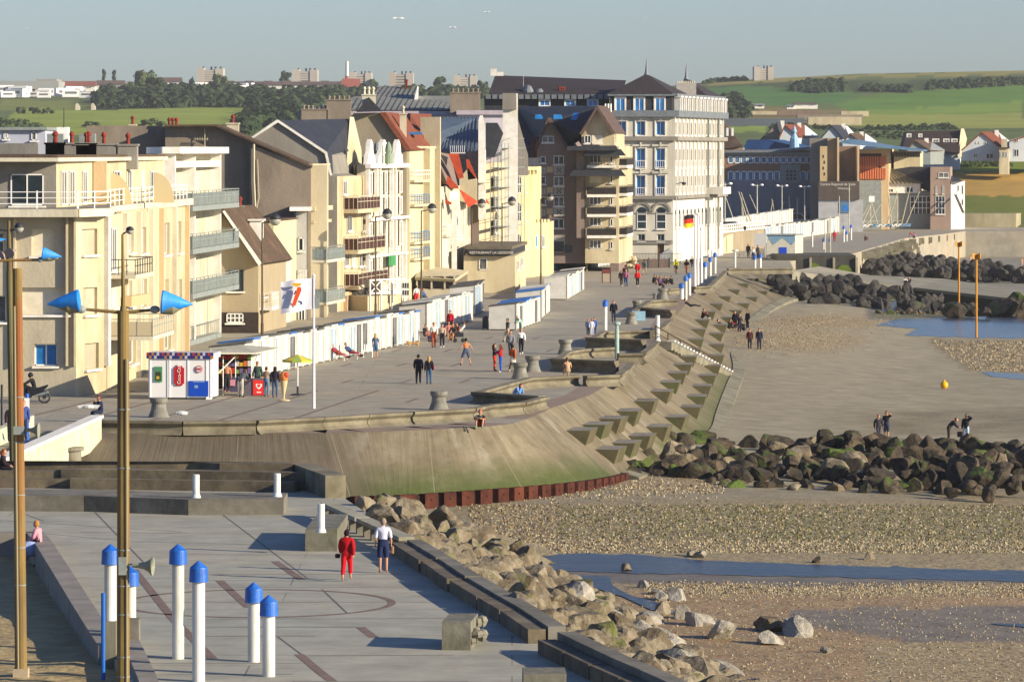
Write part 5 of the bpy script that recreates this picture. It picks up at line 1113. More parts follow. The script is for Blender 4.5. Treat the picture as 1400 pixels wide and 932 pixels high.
mb=MB(); [f.pbox(mb,(1176+i*3.3,1178.2+i*3.3,y0,y1),0,.25)for i in range(11)for y0,y1 in((214,227),(230,245))]; f.pbox(mb,(1174,1200,227,231),.0,.2); mb.build('slats',OS,b); mb=MB(); f.pbox(mb,(1175,1205,210,246),0,.03); mb.build('dark_backing',mat('dark_red_backing','#4d2a20'),b); slab('roof',b,[(1150,192,640),(1165,190.5,640),(1215,199,640),(1262,205,640),(1262,207,640),(1215,203,640),(1150,196,640)],(3,24,0),mat('blue_grey_roof','#5f7d99','#4f6d8b',sc=.3,rough=.4))
plan('lower_front',b,[(1174,644.5),(1205,644.5),(1205,645),(1174,645)],0,ZY(247,644.5),GREYM)
b=thing('white_panelled_annex','pale annex with upper row of vertical slats under the end of the blue roof','building',(XY(1240,655),655,0)); plan('body',b,[(1222,655),(1258,655),(1262,668),(1222,668)],0,ZY(207,655),CREAM); f=Fac((1222,655),(1258,655)); mb=MB(); [f.pbox(mb,(1223+i*2.1,1224.2+i*2.1,208,214.5),0,.1)for i in range(17)]; mb.build('vertical_slats',DARKM,b)
b=thing('sailing_club_house','club house with fan shaped grey metal roof, brown tower and white annexe','building',(XY(1250,648),648,0)); FANR=mat('ribbed_metal_roof','#a39b84','#8f8872',sc=1)
plan('body',b,[(1198,648),(1276,648),(1276,664),(1198,664)],0,ZY(262,648),GREYM); slab('fan_roof',b,[(1199,251,647),(1205,229,655),(1216,230,655),(1262,251,647)],(0,3,0),FANR)
mb=MB(); [mb.tube(PY(1200+i*5.6,250.6,646.9),PY(1205+i*1.0,229.3,654.9),.08,.05,4)for i in range(12)]; mb.build('roof_ribs',mat('dark_rib','#5f5949'),b)  # ribs in one plain dark brown
slab('dark_roof',b,[(1218,228,656),(1272,228,654),(1272,262,650),(1240,249,650)],(0,4,0),SLATE); f=Fac((1198,648),(1276,648)); mb=MB(); f.pbox(mb,(1198,1258,251,264),0,.5); mb.build('white_fascia',WHITE,b)
mb=MB(); f.pbox(mb,(1244,1272,268,292),0,.1); mb.k=1; [f.pbox(mb,(1244+i*5.5,1245+i*5.5,268,292),.1,.2)for i in range(6)]; [f.pbox(mb,(1244,1272,y,y+1),.1,.19)for y in(268,276,284)]; mb.build('glazed_front',[GLASS,WHITE2],b); [pwin(b,f,r,'g',o=.5,sill=False)for r in((1203,1212,258,263),(1214,1221,258,263),(1238,1248,256,263))]
plan('brown_tower',b,[(1272,646),(1299,646),(1302,660),(1272,660)],0,ZY(228.5,646),wallm('rosy_brown_render','#a0826c','#927561')); f=Fac((1272,646),(1299,646)); pwin(b,f,(1283,1297,236,243),'c'); [pwin(b,f,r,'g',mull=0)for r in((1279,1281,254,265),(1288,1290.5,254,265))]; pwin(b,f,(1279,1292,268,293),'g',mull=2,bars=2)
plan('white_annexe',b,[(1300,646.5),(1318,648),(1319,660),(1300,660)],0,ZY(248,646),WHITE); f=Fac((1300,646.5),(1318,648)); [pwin(b,f,r,'g',mull=0)for r in((1308,1311,253,262),(1314,1317,253,266),(1314,1317,272,281))]; slab('annexe_roof',b,[(1300,248,646),(1300,240,655),(1312,247,655),(1318,248,646)],(0,3,0),SLATE)
mb=MB(); mb.tube(PY(1305,266,646),PY(1316,291,643),.12,.12,4); mb.tube(PY(1307,266,645),PY(1318,291,642),.12,.12,4); mb.build('outside_stairs',DARKM,b)
YM=1.0
# houses on the right and on the slope
def cottage(label,x0,x1,yb,ye,yr,Y,L,rm,wm,wins=(),xr=None,dx=0,chim=True,name='detached_house'):
 b=thing(name,label,'house',(XY((x0+x1)/2,Y),Y,ZY(yb,Y))); xr=(x0+x1)/2 if xr is None else xr
 prof('wall',b,[(x0,yb+3),(x0,ye),(xr,yr),(x1,ye),(x1,yb+3)],Y,(dx,L,0),wm)
 mb=MB(); o=[(x0-1.2,ye+1.2),(xr,yr-1),(x1+1.2,ye+1.2),(x1+.4,ye+2.4),(xr,yr+.9),(x0-.4,ye+2.4)]; mb.extr([PY(x,y,Y-.4)for x,y in o],(dx,L+.8,0)); r=mb.build('roof',rm,b)
 f=Fac((x0,Y),(x1,Y)); [pwin(b,f,w,'g',sill=False)for w in wins]
 if chim:p=PY(xr,yr-3,Y+L*.6); mb=MB(); mb.box(p.x-.4+dx*.6,p.x+.4+dx*.6,p.y,p.y+.8,p.z-2,p.z); mb.build('chimney',WHITE,r)
 return b
WH=wallm('bluish_white_render','#bfc8cc','#b2bbc0'); RB=TILER
cottage('white gabled house with brown red roof above the green hedge',1315,1371,217,204,181,860,14,RB,WH,[(1331,1336,210,215.5),(1348,1358,210,217),(1334,1336,194,197),(1338,1340,194,197),(1346,1351,194,199)],1342,5)
cottage('pale blue house with brown red roof at the right edge of the picture',1380,1440,218,192,178,865,12,RB,WH,[(1386,1393,204,214),(1387,1392,190,195)],1430,2)
b=thing('garden_house','small cream bay-fronted house between the two white houses','house',(XY(1374,855),855,11)); plan('wall',b,[(1366,855),(1379,855),(1380,862),(1366,862)],9,ZY(203,855),CREAM); plan('upper_wall',b,[(1369,856),(1377,856),(1377,862),(1369,862)],ZY(203,855),ZY(190,855),CREAM); f=Fac((1366,855),(1379,855)); [pwin(b,f,r,'g',mull=0,sill=False)for r in((1367,1369,208,215),(1371,1373.5,208,215),(1375,1377,208,215))]; plan('roof',b,[(1365,854.6),(1380,854.6),(1381,863),(1365,863)],ZY(203,855)-.0,ZY(202,855)+.1,TILEB)
b=thing('long_terrace_house','long dark brown roofed terrace with small white dormer windows behind the hedge','house',(XY(1275,880),880,11)); slab('roof',b,[(1232,210,878),(1240,180,888),(1314,178,888),(1312,210,878)],(0,8,-.2),mat('dark_brown_tiles','#3d302c','#332825',sc=1)); plan('wall',b,[(1232,879),(1312,879),(1314,892),(1234,892)],8,ZY(209,879),WH); f=Fac((1232,877.5),(1312,877.5)); [pwin(b,f,r,'c',surround=.2,sill=False,o=1.2)for r in((1240,1244,184,188),(1256,1259,184,188),(1275,1282,191,194.5),(1290,1296,191,194.5),(1301,1307,191,194.5))]
slab('end_gable',b,[(1309,215,878),(1314,176,886),(1318,190,888),(1313,215,888)],(.8,2,0),CREAM)
cottage('small grey green house with brown roof in front of the long terrace',1240,1272,222,205,192,850,12,TILEB,GREYM,[],1250,4)
cottage('blue grey gabled house beyond the college building with dark roof',1122,1152,202,188,172,900,10,SLATE,WH,[],1137,4)
cottage('low house with brown roof half hidden by the blue curved roof',1152,1176,202,193,183,890,8,TILEB,WH,[],1162,4)
cottage('grey gabled house with red roof behind the blue roofed hall',1066,1092,206,186,171,900,12,RB,WH,[],1073,5)
cottage('dark roofed house left of the grey gabled house',1040,1066,200,190,168,910,10,SLATE,BRNW,[],1062,2)
YM=1.18
b=thing('brown_roofed_house','steep brown roofed house with small dormers directly right of the hotel','house',(XY(1000,660),660,0)); slab('roof',b,[(985,204,655),(985,166,668),(992,168,668),(1016,200,655)],(0,6,-.2),TILEB); plan('wall',b,[(980,656),(1016,656),(1018,668),(980,668)],0,ZY(202,656),BRNW); mb=MB(); [mb.box(XY(x,654),XY(x+3,654),656*YM,659*YM,ZY(186,656),ZY(175,656))for x in(994,1001)]; mb.build('dormer',WHITE,b)
YM=1.0
# ================================================================== BEACH HUTS
HW=mat('hut_white_boards','#cfcdc6','#c0bdb3',sc=1.6,rough=.55,grime='#b9b5a6'); HD=mat('hut_door_white','#dddbd4','#cfccc3',sc=2,rough=.5)
HROOF={'g':mat('grey_felt_roof','#5a5a58','#4a4a49',sc=2),'b':mat('blue_sheet_roof','#2d5fa6','#3f73b4',sc=1,rough=.5),'w':mat('white_sheet_roof','#c9c8c0','#b5b4ac',sc=1),'t':mat('teal_roof','#2f8f8b','#267a78',sc=1)}
HBLU=mat('hut_pale_blue_door','#a9bcc9','#98adbc',sc=1); HGRY=mat('hut_open_doorway','#6f7072','#55575a',sc=1); HTEAL=mat('hut_teal_front','#1f7f80','#1a6d70',sc=2)  # first door colour is a plain pale blue
HUTC={}
W_='zero one two three four five six seven eight nine ten eleven twelve thirteen fourteen fifteen sixteen seventeen eighteen nineteen twenty'.split(); W_+=['twenty-'+w for w in W_[1:10]]+['thirty']
W_+=['thirty-'+w for w in W_[1:10]]
def hut_proto(w,d,h,roof,variant):
 key=(w,d,h,roof,variant)
 if key in HUTC:return HUTC[key]
 me={}
 mb=MB(); mb.hexa([(-w/2,-d,.08),(w/2,-d,.08),(w/2,0,.08),(-w/2,0,.08),(-w/2,-d,h-.25),(w/2,-d,h-.25),(w/2,0,h),(-w/2,0,h)])
 mb.box(-w/2-.03,-w/2+.1,-.01,.05,.02,h); mb.box(w/2-.1,w/2+.03,-.01,.05,.02,h); me['body']=mb.mesh('body',HTEAL if variant=='t' else HW)
 mb=MB(); mb.hexa([(-w/2-.06,-d-.08,h-.25),(w/2+.06,-d-.08,h-.25),(w/2+.06,.14,h),(-w/2-.06,.14,h),(-w/2-.06,-d-.08,h-.17),(w/2+.06,-d-.08,h-.17),(w/2+.06,.14,h+.1),(-w/2-.06,.14,h+.1)]); me['roof']=mb.mesh('roof',HROOF[roof])
 mb=MB(); dw=w*.27
 mb.box(-dw,dw,.0,.04+(.03 if variant==1 else 0),.12,h-.2); mb.box(-dw,-dw+.05,.04,.08,.12,h-.2); mb.box(dw-.05,dw,.04,.08,.12,h-.2); mb.box(-dw,dw,.04,.075,h-.26,h-.2)
 if variant==2:mb.box(-dw+.12,dw-.12,.04,.07,1.2,h-.5)
 me['door']=mb.mesh('door',[HD,HD,HBLU,HGRY][variant]if isinstance(variant,int)else HTEAL)
 HUTC[key]=me; return me
def hut_row(a,b,n,h,roofs,grp,where,sd=0,z=0,wf=.9,vs=(0,0,1,1,2,3),d=2.1,flip=1):
 A_=G(*a)if len(a)==2 else Vector(a); B_=G(*b)if len(b)==2 else Vector(b); dv=(B_-A_); st=dv.length/n; dv.normalize(); rz=math.atan2(dv.y,dv.x)+math.pi
 rnd=random.Random(sd); names={'g':'grey','b':'blue','w':'white','t':'teal'}; vn={0:'plain door',1:'projecting door panel',2:'pale blue door',3:'open grey doorway','t':'teal door'}
 for i in range(n):
  rf=rnd.choice(roofs); v=rnd.choice(vs); me=hut_proto(round(st*wf,2),d,round(h+rnd.choice((-.08,0,0,.07)),2),rf,v)
  p=A_+dv*st*(i+.5); p.z=z
  rank='nearest one' if i==0 else('farthest one' if i==n-1 else 'nearest but '+W_[i])
  r=thing('beach_hut',f'{names[rf]}-roofed hut, {rank}, {where}','beach hut',p,grp); r.rotation_euler=(0,0,rz)
  for k in('body','roof','door'):o=D.objects.new(k,me[k]); C.objects.link(o); o.parent=r
hut_row((333,519),(573,466.5),27,2.25,'ggbwg','white beach huts along the esplanade','first row',1)
hut_row((583,455),(646,438),11,2.3,'gwg','white beach huts along the esplanade','row behind seated group',2)
hut_row((649,431),(661,424),5,2.5,'gg','white beach huts along the esplanade','five beside the litter bin',3)
hut_row((683,396),(718,388),8,2.4,'g','white beach huts along the esplanade','row under the restaurant sign',4)
hut_row((705.5,451.5),(738,440),8,2.05,'bbg','white beach huts along the esplanade','blue-roofed row',5)
hut_row((740,435.5),(751,426.5),6,2.35,'bw','white beach huts along the esplanade','row past the blue-roofed one',6)
hut_row((775,410),(798,396.5),9,2.2,'gw','white beach huts along the esplanade','row left of promenade strollers',7)
hut_row((807,367),(840,361.5),8,2.15,'w','white beach huts along the esplanade','row before brown apartments',8)
hut_row((761,370),(771,366),3,2.0,'t','teal beach huts','teal trio by restaurant',9,vs=('t',),d=2.4)
hut_row((784,366),(796,362),3,1.6,'w','white beach huts along the esplanade','low trio after teal huts',10)
hut_row((1046,333),(1147,317.5),32,2.5,'wg','beach huts on the far promenade','far row',11,d=2.4)
A_=G(1028,337); B_=G(1128,318)
hut_row((A_.x-3.5,A_.y+6,0),(B_.x-5,B_.y+6,0),26,2.5,'w','beach huts on the far promenade','far back row',12,z=1.3,vs=(0,1))
# ================================================================== LAMPS, MASTS, POSTS, FLAGS
CAPB=mat('blue_cap_paint','#1660c0','#124fa0',sc=5,rough=.5,grime='#4a78b4',spec=.5)
def capped(label,px,py,h,r=.165,z=0,m=WHITE2):
 p=G(px,py,z); t=thing('capped_post',label,'post',p,'blue capped white posts'); mb=MB(); mb.lathe(p,[(r,0),(r,h-.42)],20); mb.build('pole',mat('white_post_enamel','#dcdcd6','#c9c9c0',sc=2.5,rough=.5,streak=4,grime='#a8a28c'),t)
 mb=MB(); R_=r*1.42; mb.lathe(p,[(r*.9,h-.52),(R_*1.06,h-.55),(R_*1.04,h-.45),(R_,h-.2),(R_*.98,h-.18),(0.01,h)],24); mb.build('cap',CAPB,t); return t
capped('tall blue capped white post beside and left of the rusty mast',151,899,3.1); capped('blue capped post almost hidden right behind the rusty mast',178,877,2.13)
capped('tall blue capped white post right of the loudspeaker horn',243.5,900,3.12); capped('tallest and nearest blue capped white post cut by the bottom edge',271.5,931,3.14)
capped('shorter blue capped white post, left of the near pair',347,904,2.15); capped('shorter blue capped white post, right of the near pair',367.5,924,2.14)
for px,py,h,r,lb in[(827.5,451,2.35,.15,'blue capped white post standing alone at the third bay'),(932,409,1.55,.2,'short blue capped post, front of the cluster left of the flag poles'),(937.5,410,2.3,.15,'tall blue capped post in the middle of the cluster left of the flag poles'),(942.5,404,2.2,.15,'tall blue capped post, right of the cluster left of the flag poles'),(964,382,1.9,.2,'thick blue capped post nearest right of the flag poles'),(971,380,2.3,.15,'middle blue capped post right of the flag poles'),(977.5,374,2.4,.15,'rearmost blue capped post right of the flag poles'),(1032,367,1.6,.15,'left blue capped post of the pair before the beach office'),(1039.5,366,1.7,.15,'right blue capped post of the pair before the beach office'),(1126,341,1.6,.13,'left blue capped post on the far promenade'),(1134.5,341,1.6,.13,'second blue capped post on the far promenade'),(1153.5,331,2.5,.14,'tall blue capped post near the litter bins on the far promenade'),(1157.5,330,1.6,.13,'short blue capped post between two tall ones on the far promenade'),(1163.5,328,2.4,.14,'rightmost blue capped post on the far promenade'),(1028.5,323,3.2,.2,'tall blue capped post at the end of the white balustrade')]:capped(lb,px,py,h,r)
mb=MB(); p=G(843.5,490); g_=mat('pale_green_post','#9fb5ac','#8fa69d',sc=3); mb.lathe((0,0,0),[(.14,0),(.14,1.9),(.1,1.95),(.12,2.2),(.24,2.25),(.24,2.4),(.05,2.45)],14); o=mb.build('shower_post',g_); o.location=p; tag(o,'pale green post with flat round head in the second bay','post')
for x,y,h,lb in((928.5,392,.0,'pale green post'),):pass
mb=MB(); mb.lathe((0,0,0),[(.12,0),(.12,1.9),(.4,1.95),(.4,2.1)],12); o=mb.build('shower_post',PW); o.location=G(1005,366); tag(o,'white post with flat top left of the beach office','post')
mb=MB(); mb.lathe((0,0,0),[(.12,0),(.12,1.9),(.2,1.95),(.2,2.1)],12); o=mb.build('shower_post',PW); o.location=G(1110.5,337.5); tag(o,'slim white post on the far promenade right of the office','post')
# lamps with globes
LM=mat('lamp_post_metal','#5f5038','#4b4030',sc=2,rough=.6,streak=4); GLOBE=mat('milky_globe','#a9a79b','#8d8b80',sc=3,rough=.3)
def lamp(label,px,ytop,Y,h=None,arm=1,m=LM,r=.07,gr=.42):
 p=PY(px,ytop,Y); zt=p.z; t=thing('street_lamp',label,'street lamp',(p.x,p.y,0),'globe street lamps')
 mb=MB(); mb.tube((p.x,p.y,0),(p.x,p.y,1.2),r*1.6,r*1.5,8); mb.tube((p.x,p.y,1.2),(p.x,p.y,zt),r*1.2,r*.8,8); mb.build('post',m,t)
 mb=MB(); e=(p.x+arm*.95,p.y-.1,zt+.15); mb.path([(p.x,p.y,zt-.05),(p.x+arm*.45,p.y,zt+.02),e],.045,6); mb.build('arm',m,t)
 mb=MB(); mb.sphere(e,gr,12,9,(1,1,.95)); mb.k=1; mb.lathe((e[0],e[1],e[2]+.12),[(gr*1.02,-.05),(gr*.95,.12),(gr*.6,.3),(.05,.4)],12); mb.build('globe',[GLOBE,DARKM],t,smooth=True)
lamp('tall rusty globe lamp in front of the small gabled house',358.5,304,320); lamp('tall globe lamp in front of the ornate white villa',513.5,296,360); lamp('tall globe lamp beside the cafe veranda',576,288,392)
lamp('globe lamp in front of the green shuttered house with restaurant sign',645,281,425,m=LM); lamp('globe lamp in front of the scaffolded house',686.5,278,428); lamp('globe lamp between yellow villa and brown apartments',739.5,272,448,gr=.36); lamp('slim pale lamp in front of the dark balconies',802,270,500,m=mat('pale_lamp_post','#8f8460'),arm=.3,gr=.3)
WL=mat('white_lamp_post','#b9b6a8','#a5a294',sc=2)
for px,yt,Y,lb in((1035,252,700,'thick white twin headed lamp beside sailing boats'),(1069,253,735,'twin headed lamp left of the parked white van'),(1100,254,740,'twin headed lamp right of the parked white van'),(991,250,600,'curved double lamp next to the corner of the hotel')):
 p=PY(px,yt,Y); t=thing('twin_lamp',lb,'street lamp',(p.x,p.y,1.5),'twin headed lamps'); mb=MB(); mb.tube((p.x,p.y,0),p,.16 if px==1035 else .1,.08,8); mb.build('post',WL,t)
 for s_ in(-1,1):mb=MB(); e=p+Vector((s_*.55,0,-.1)); mb.tube(p-Vector((0,0,.3)),e,.04,.04,5); mb.sphere(e+Vector((s_*.2,0,0)),.25,8,6,(1.2,1,.7)); mb.build('lamp_head',WHITE2,t)
p=PY(935,251,520); t=thing('wall_lamp','small curved street lamp hanging before the sunny hotel wall','street lamp',p); mb=MB(); mb.path([p-Vector((.9,0,.1)),p-Vector((.3,0,-.15)),p],.05,5); mb.build('arm',DARKM,t); mb=MB(); mb.sphere(p,.28,8,6,(1,1,.7)); mb.build('lamp_head',DARKM,t); mb=MB(); q=p-Vector((.9,0,.1)); mb.tube(q,(q.x,q.y,0),.05,.06,6); mb.build('post',WL,t)
# near masts with blue cones
MAST=mat('rusty_galvanised_mast','#85703f','#6b5835',sc=1.6,rough=.8,streak=4,grime='#8f431f',bump=.01); CONE=mat('sky_blue_reflector','#2391ea','#1d7fd2',sc=4,rough=.5,grime='#5a9cd0',spec=.5)
def cone_lamp(par,tip,base_c,rad,n=28):
 tip=Vector(tip); base_c=Vector(base_c); ax=(base_c-tip); L_=ax.length; mb=MB(); mb.lathe(tip,[(.02,0),(rad,L_),(rad*.97,L_+.03),(.0,L_-.02)],n,axis=ax); mb.build('blue_reflector',CONE,par,smooth=False)
def mast1():
 Y=111.; X=XY(168.5,Y); zb=ZY(955,Y); t=thing('floodlight_mast','tall rusty foreground mast with two blue cone reflectors on its crossbar','floodlight mast',(X,Y,0))
 mb=MB(); za=ZY(425,Y); mb.tube((X,Y,-1),(X+XY(168,Y)-XY(168,Y),Y,za),.165,.15,14); mb.build('lower_post',MAST,t)
 for sx in(.1,):mb=MB(); mb.tube((X+sx,Y-.17,-1),(X+sx,Y-.17,za-1.2),.022,.022,6); mb.build('cable',mat('light_conduit','#8f856a'),t)
 mb=MB(); zt=ZY(320,Y); mb.tube((X,Y,za),(X,Y,za+.12),.09,.075,10); mb.tube((X,Y,za+.12),(X-.02,Y,zt),.055,.03,8); mb.build('upper_post',MAST,t)
 zc=ZY(423,Y); mb=MB(); mb.tube((XY(107,Y),Y,ZY(422,Y)),(X,Y,zc-.08),.035,.05,8); mb.tube((X,Y,zc-.08),(XY(214,Y),Y,ZY(423,Y)),.05,.035,8); mb.build('crossbar',MAST,t)
 for x,d in((111,-1),(212,1)):mb=MB(); mb.sphere((XY(x,Y),Y-.05,ZY(423,Y)),.1,10,8,(1.3,1,1)); mb.build('clamp',GREYM,t)
 def half_cone(x_edge,x_tip,yt,yb,ytip,nm):
 # reflector: round dish seen from the side, drawn to a point outwards
  a=PY(x_edge,yt,Y); b_=PY(x_edge,yb,Y); c=(a+b_)/2; r=(a-b_).length/2; tip=PY(x_tip,ytip,Y); ax=c-tip; mb=MB(); mb.lathe(tip,[(.015,0),(r*.5,ax.length*.42),(r,ax.length),(r*.96,ax.length+.04),(0,ax.length+.04)],26,axis=ax); mb.build(nm,CONE,t)
  mb=MB(); mb.lathe(tip+ax*.35-Vector((0,0,r*.36)),[(.02,0),(r*.62,ax.length*.3),(r*.7,ax.length*.62)],18,axis=ax); mb.build('lamp_glass',mat('dull_reflector_glass','#7c7a62',rough=.3),t)
 half_cone(107,64.5,395.5,427,416,'blue_reflector'); half_cone(223,263.5,396.5,429,416,'blue_reflector')
 e=PY(177.5,315,Y); mb=MB(); mb.path([(X-.02,Y,zt),(X+.05,Y,ZY(318,Y)),e],.02,6); mb.build('arm',DARKM,t); mb=MB(); mb.sphere(e,.1,14,10); mb.k=1; mb.lathe(e+Vector((0,0,.0)),[(.103,0),(.095,.05),(.06,.09),(.01,.104)],14); mb.build('globe',[GLOBE,DARKM],t,smooth=True)
 # horn loudspeaker
 z=ZY(771,Y); mb=MB(); mb.lathe((XY(182,Y),Y-.2,z),[(.06,0),(.07,.18),(.09,.3),(.15,.42),(.235,.5),(.24,.53),(.2,.5),(.02,.2)],22,axis=(1,-.12,-.04)); mb.build('loudspeaker_horn',mat('horn_grey','#8b8f7c','#7c806e',sc=4,rough=.5),t); mb=MB(); mb.tube((X,Y-.1,z+.02),(XY(183,Y),Y-.2,z+.02),.025,.025,6); mb.box(X-.1,X+.1,Y-.22,Y-.1,z-.25,z+.2); mb.build('bracket',GREYM,t)
 mb=MB(); [mb.lathe((X,Y,ZY(y,Y)),[(.172,0),(.172,.03)],14)for y in(752,801,840,898,925,560,640)]; mb.build('strap_bands',GREYM,t)
mast1()
def mast2():
 Y=117.; zb=-.75; a=Vector((XY(29,Y),Y,zb)); b_=PY(23.5,367,Y); t=thing('floodlight_mast','rusty mast on the sand near the left edge with blue cone lamps','floodlight mast',a)
 mb=MB(); mb.tube(a,b_,.17,.13,14); mb.build('post',MAST,t); mb=MB(); mb.obox(a+Vector((0,-.02,0)),Vector((1,0,0)),Vector((0,1,0)),Vector((0,0,1)),.2,.19,.75); mb.build('base_sleeve',mat('cream_base_box','#b5a488','#a4947a',sc=2),t)
 mb=MB(); mb.tube(a.lerp(b_,.0)+Vector((-.06,-.15,0)),b_+Vector((-.06,-.14,-1)),.03,.03,6); mb.build('cable',mat('light_conduit','#b3ab98'),t)
 mb=MB(); z=ZY(587,Y); mb.lathe((XY(38,Y),Y-.22,z),[(.05,0),(.06,.12),(.09,.2),(.16,.28),(.2,.3),(.21,.32),(.17,.3)],20,axis=(1,-.1,0)); mb.build('loudspeaker_horn',mat('horn_grey','#8b8f7c'),t); mb=MB(); mb.box(a.x-.18,a.x+.1,Y-.24,Y-.16,z-.12,z+.1); mb.build('bracket',GREYM,t)
 mb=MB(); [mb.lathe((a.x+(b_.x-a.x)*((z_-a.z)/(b_.z-a.z)),Y,z_),[(.16,0),(.16,.03)],14)for z_ in(2.2,3.2,4.6,6.0,7.2,1.2)]; mb.build('strap_bands',GREYM,t)
 # blue cone on crossbar
 mb=MB(); zc=ZY(355,Y); mb.tube(PY(-30,357,Y+.3),PY(54,355,Y+.3),.035,.035,8); mb.build('crossbar',MAST,t); mb=MB(); mb.sphere(PY(55,355,Y+.3),.075,10,8); mb.build('clamp',GREYM,t)
 for x0,yt,yb,x1,y1 in((59.5,338,356,84.5,351),(-1,325,331,8,327)):
  p0=PY(x0,yt,Y+.3); p1=PY(x0,yb,Y+.3); c=(p0+p1)/2; r=(p0-p1).length/2; tip=PY(x1,y1,Y+.3); ax=c-tip; mb=MB(); mb.lathe(tip,[(.01,0),(r*.5,ax.length*.42),(r,ax.length),(r*.96,ax.length+.03),(0,ax.length+.03)],24,axis=ax); mb.build('blue_reflector',CONE,t)
  mb=MB(); mb.lathe(tip+ax*.4-Vector((0,0,r*.34)),[(.02,0),(r*.6,ax.length*.3),(r*.66,ax.length*.5)],16,axis=ax); mb.build('lamp_glass',mat('dull_reflector_glass','#7c7a62'),t)
mast2()
t=thing('globe_lamp_mast','thin greenish lamp mast with globe directly left of the rusty mast on the sand','street lamp',G(14.5,640)); Y=186.; Y=185.; a=PY(17,640,Y); b_=PY(13,372,Y); c_=PY(12,302,Y)
mb=MB(); mb.tube(PY(19,668,Y),b_,.17,.14,12); mb.tube(b_,c_,.12,.06,10); mb.build('post',mat('greenish_mast','#6f6a45','#5c5838',sc=1.5,streak=5,grime='#7a4a2a'),t); e=PY(25,312,Y); mb=MB(); mb.path([PY(-14,312,Y),PY(12,316,Y),PY(21,313,Y),e],.035,6); mb.build('arm',DARKM,t); mb=MB(); mb.sphere(PY(26,312,Y),.2,12,9); mb.k=1; mb.lathe(PY(26,312,Y)+Vector((0,0,.02)),[(.205,0),(.18,.1),(.1,.18),(.01,.21)],12); mb.build('globe',[GLOBE,DARKM],t,smooth=True)
mb=MB(); mb.lathe(PY(21,342,Y-.2),[(.05,0),(.08,.2),(.2,.42),(.22,.45)],14,axis=(-.5,-1,-.3)); mb.lathe(PY(15,345,Y-.2),[(.05,0),(.08,.2),(.2,.42),(.22,.45)],14,axis=(-1,-.6,-.4)); mb.build('loudspeakers',mat('pinkish_horn','#8f7f76'),t)
mb=MB(); p=G(37,608); mb.tube((p.x,p.y,0),(p.x,p.y,2.4),.1,.09,8); mb.k=1; mb.box(p.x-.12,p.x+.12,p.y-.14,p.y-.1,1.5,2.2); tag(mb.build('sign_post',[CAPB,WHITE2]),'blue post with small white markings at the end of the footbridge','sign post')
mb=MB(); p=G(2.5,600); mb.tube((p.x,p.y,0),(p.x,p.y,2.6),.06,.06,6); tag(mb.build('dark_pole',DARKM),'thin dark pole at the very left edge above the footbridge','pole')
# flag poles
def flagpole(name,label,px,py,ytop,r=.06,base=None):
 p=G(px,py); zt=ZY(ytop,p.y); mb=MB(); mb.tube(p,(p.x,p.y,zt),r*1.2,r*.7,10); mb.sphere((p.x,p.y,zt),r*1.3,8,6); o=mb.build(name,WHITE2); tag(o,label,'flag pole'); return p,zt
p,zt=flagpole('flag_pole','white flag pole carrying the white club flag beside the parasol',429,558,377,.07)
def flag(name,label,p,z0,z1,w,cols,dirx=-1,emb=False,amp=.12):
 nx,nz_=18,12; mb=MB();
 for j in range(nz_+1):
  for i in range(nx+1):
   u=i/nx; v=j/nz_; x=p.x+dirx*u*w+.0; y=p.y+amp*math.sin(u*7+v*1.5)*u-.3*u; z=z0+(z1-z0)*v-(.18*u*w*(1-.4*v))+.05*math.sin(u*9+v*3)*u; mb.v.append((x,y,z))
 for j in range(nz_):
  for i in range(nx):
   k=min(len(cols)-1,int((1-(j+.5)/nz_)*len(cols)))
   mb.f.append([j*(nx+1)+i,j*(nx+1)+i+1,(j+1)*(nx+1)+i+1,(j+1)*(nx+1)+i]); mb.mi.append(k)
 o=mb.build(name,cols,smooth=True,recalc=False); tag(o,label,'flag'); return o
FW_=mat('white_flag_cloth','#d6d6dc','#c6c6d0',sc=2); FO=mat('orange_emblem','#d8501e'); FN=mat('navy_emblem','#1d2a66'); FY_=mat('yellow_emblem','#d6a92a')
fl=flag('club_flag','white flag with orange and blue diagonal emblem flying from the near flag pole',p,zt-1.75,zt-.1,1.75,[FW_]); q=p+Vector((-.85,-.42,zt-1.0));
def emb(nm,pts,m,off=0):mb=MB(); mb.extr([Vector((q.x+a,q.y-.03-off,q.z+c))for a,c in pts],(0,-.012,0)); mb.build(nm,m,fl)
emb('emblem',[(-.30,-.55),(-.12,-.60),(.22,.25),(.18,.42),(0,.42)],FO); emb('emblem',[(.02,-.30),(.22,-.35),(.27,-.5),(.12,-.52),(.16,-.42),(.05,-.4)],FN,.01); emb('emblem',[(-.2,.05),(-.1,.25),(-.05,.2),(-.16,-.02)],FN,.01); emb('emblem',[(-.3,.62),(.22,.62),(.18,.5),(-.05,.42),(-.25,.5)],FY_)
mb=MB(); mb.box(p.x+.05,p.x+.3,p.y-.05,p.y+.05,zt-1.75,zt-1.0); tag(mb.build('pole_box',GREYM),'small grey box fixed to the near flag pole beside the flag','box')
for x,yb,yt,lb in((950,392,296,'left of the three tall flag poles on the esplanade'),(954,390,293,'middle of the three tall flag poles on the esplanade'),(959,388,313,'right and shortest of the three tall flag poles')):pp,z_=flagpole('flag_pole','white flag pole, '+lb,x,yb,yt,.13)
pp=G(949.5,392); fl2=flag('german_flag','black, red and gold striped flag hanging from the left flag pole',pp+Vector((-.1,0,0)),ZY(306,pp.y)-.3,ZY(293,pp.y)-.0,.95,[mat('flag_black','#221d1d'),mat('flag_red','#c22c1c'),mat('flag_gold','#e5b41c')],amp=.08)
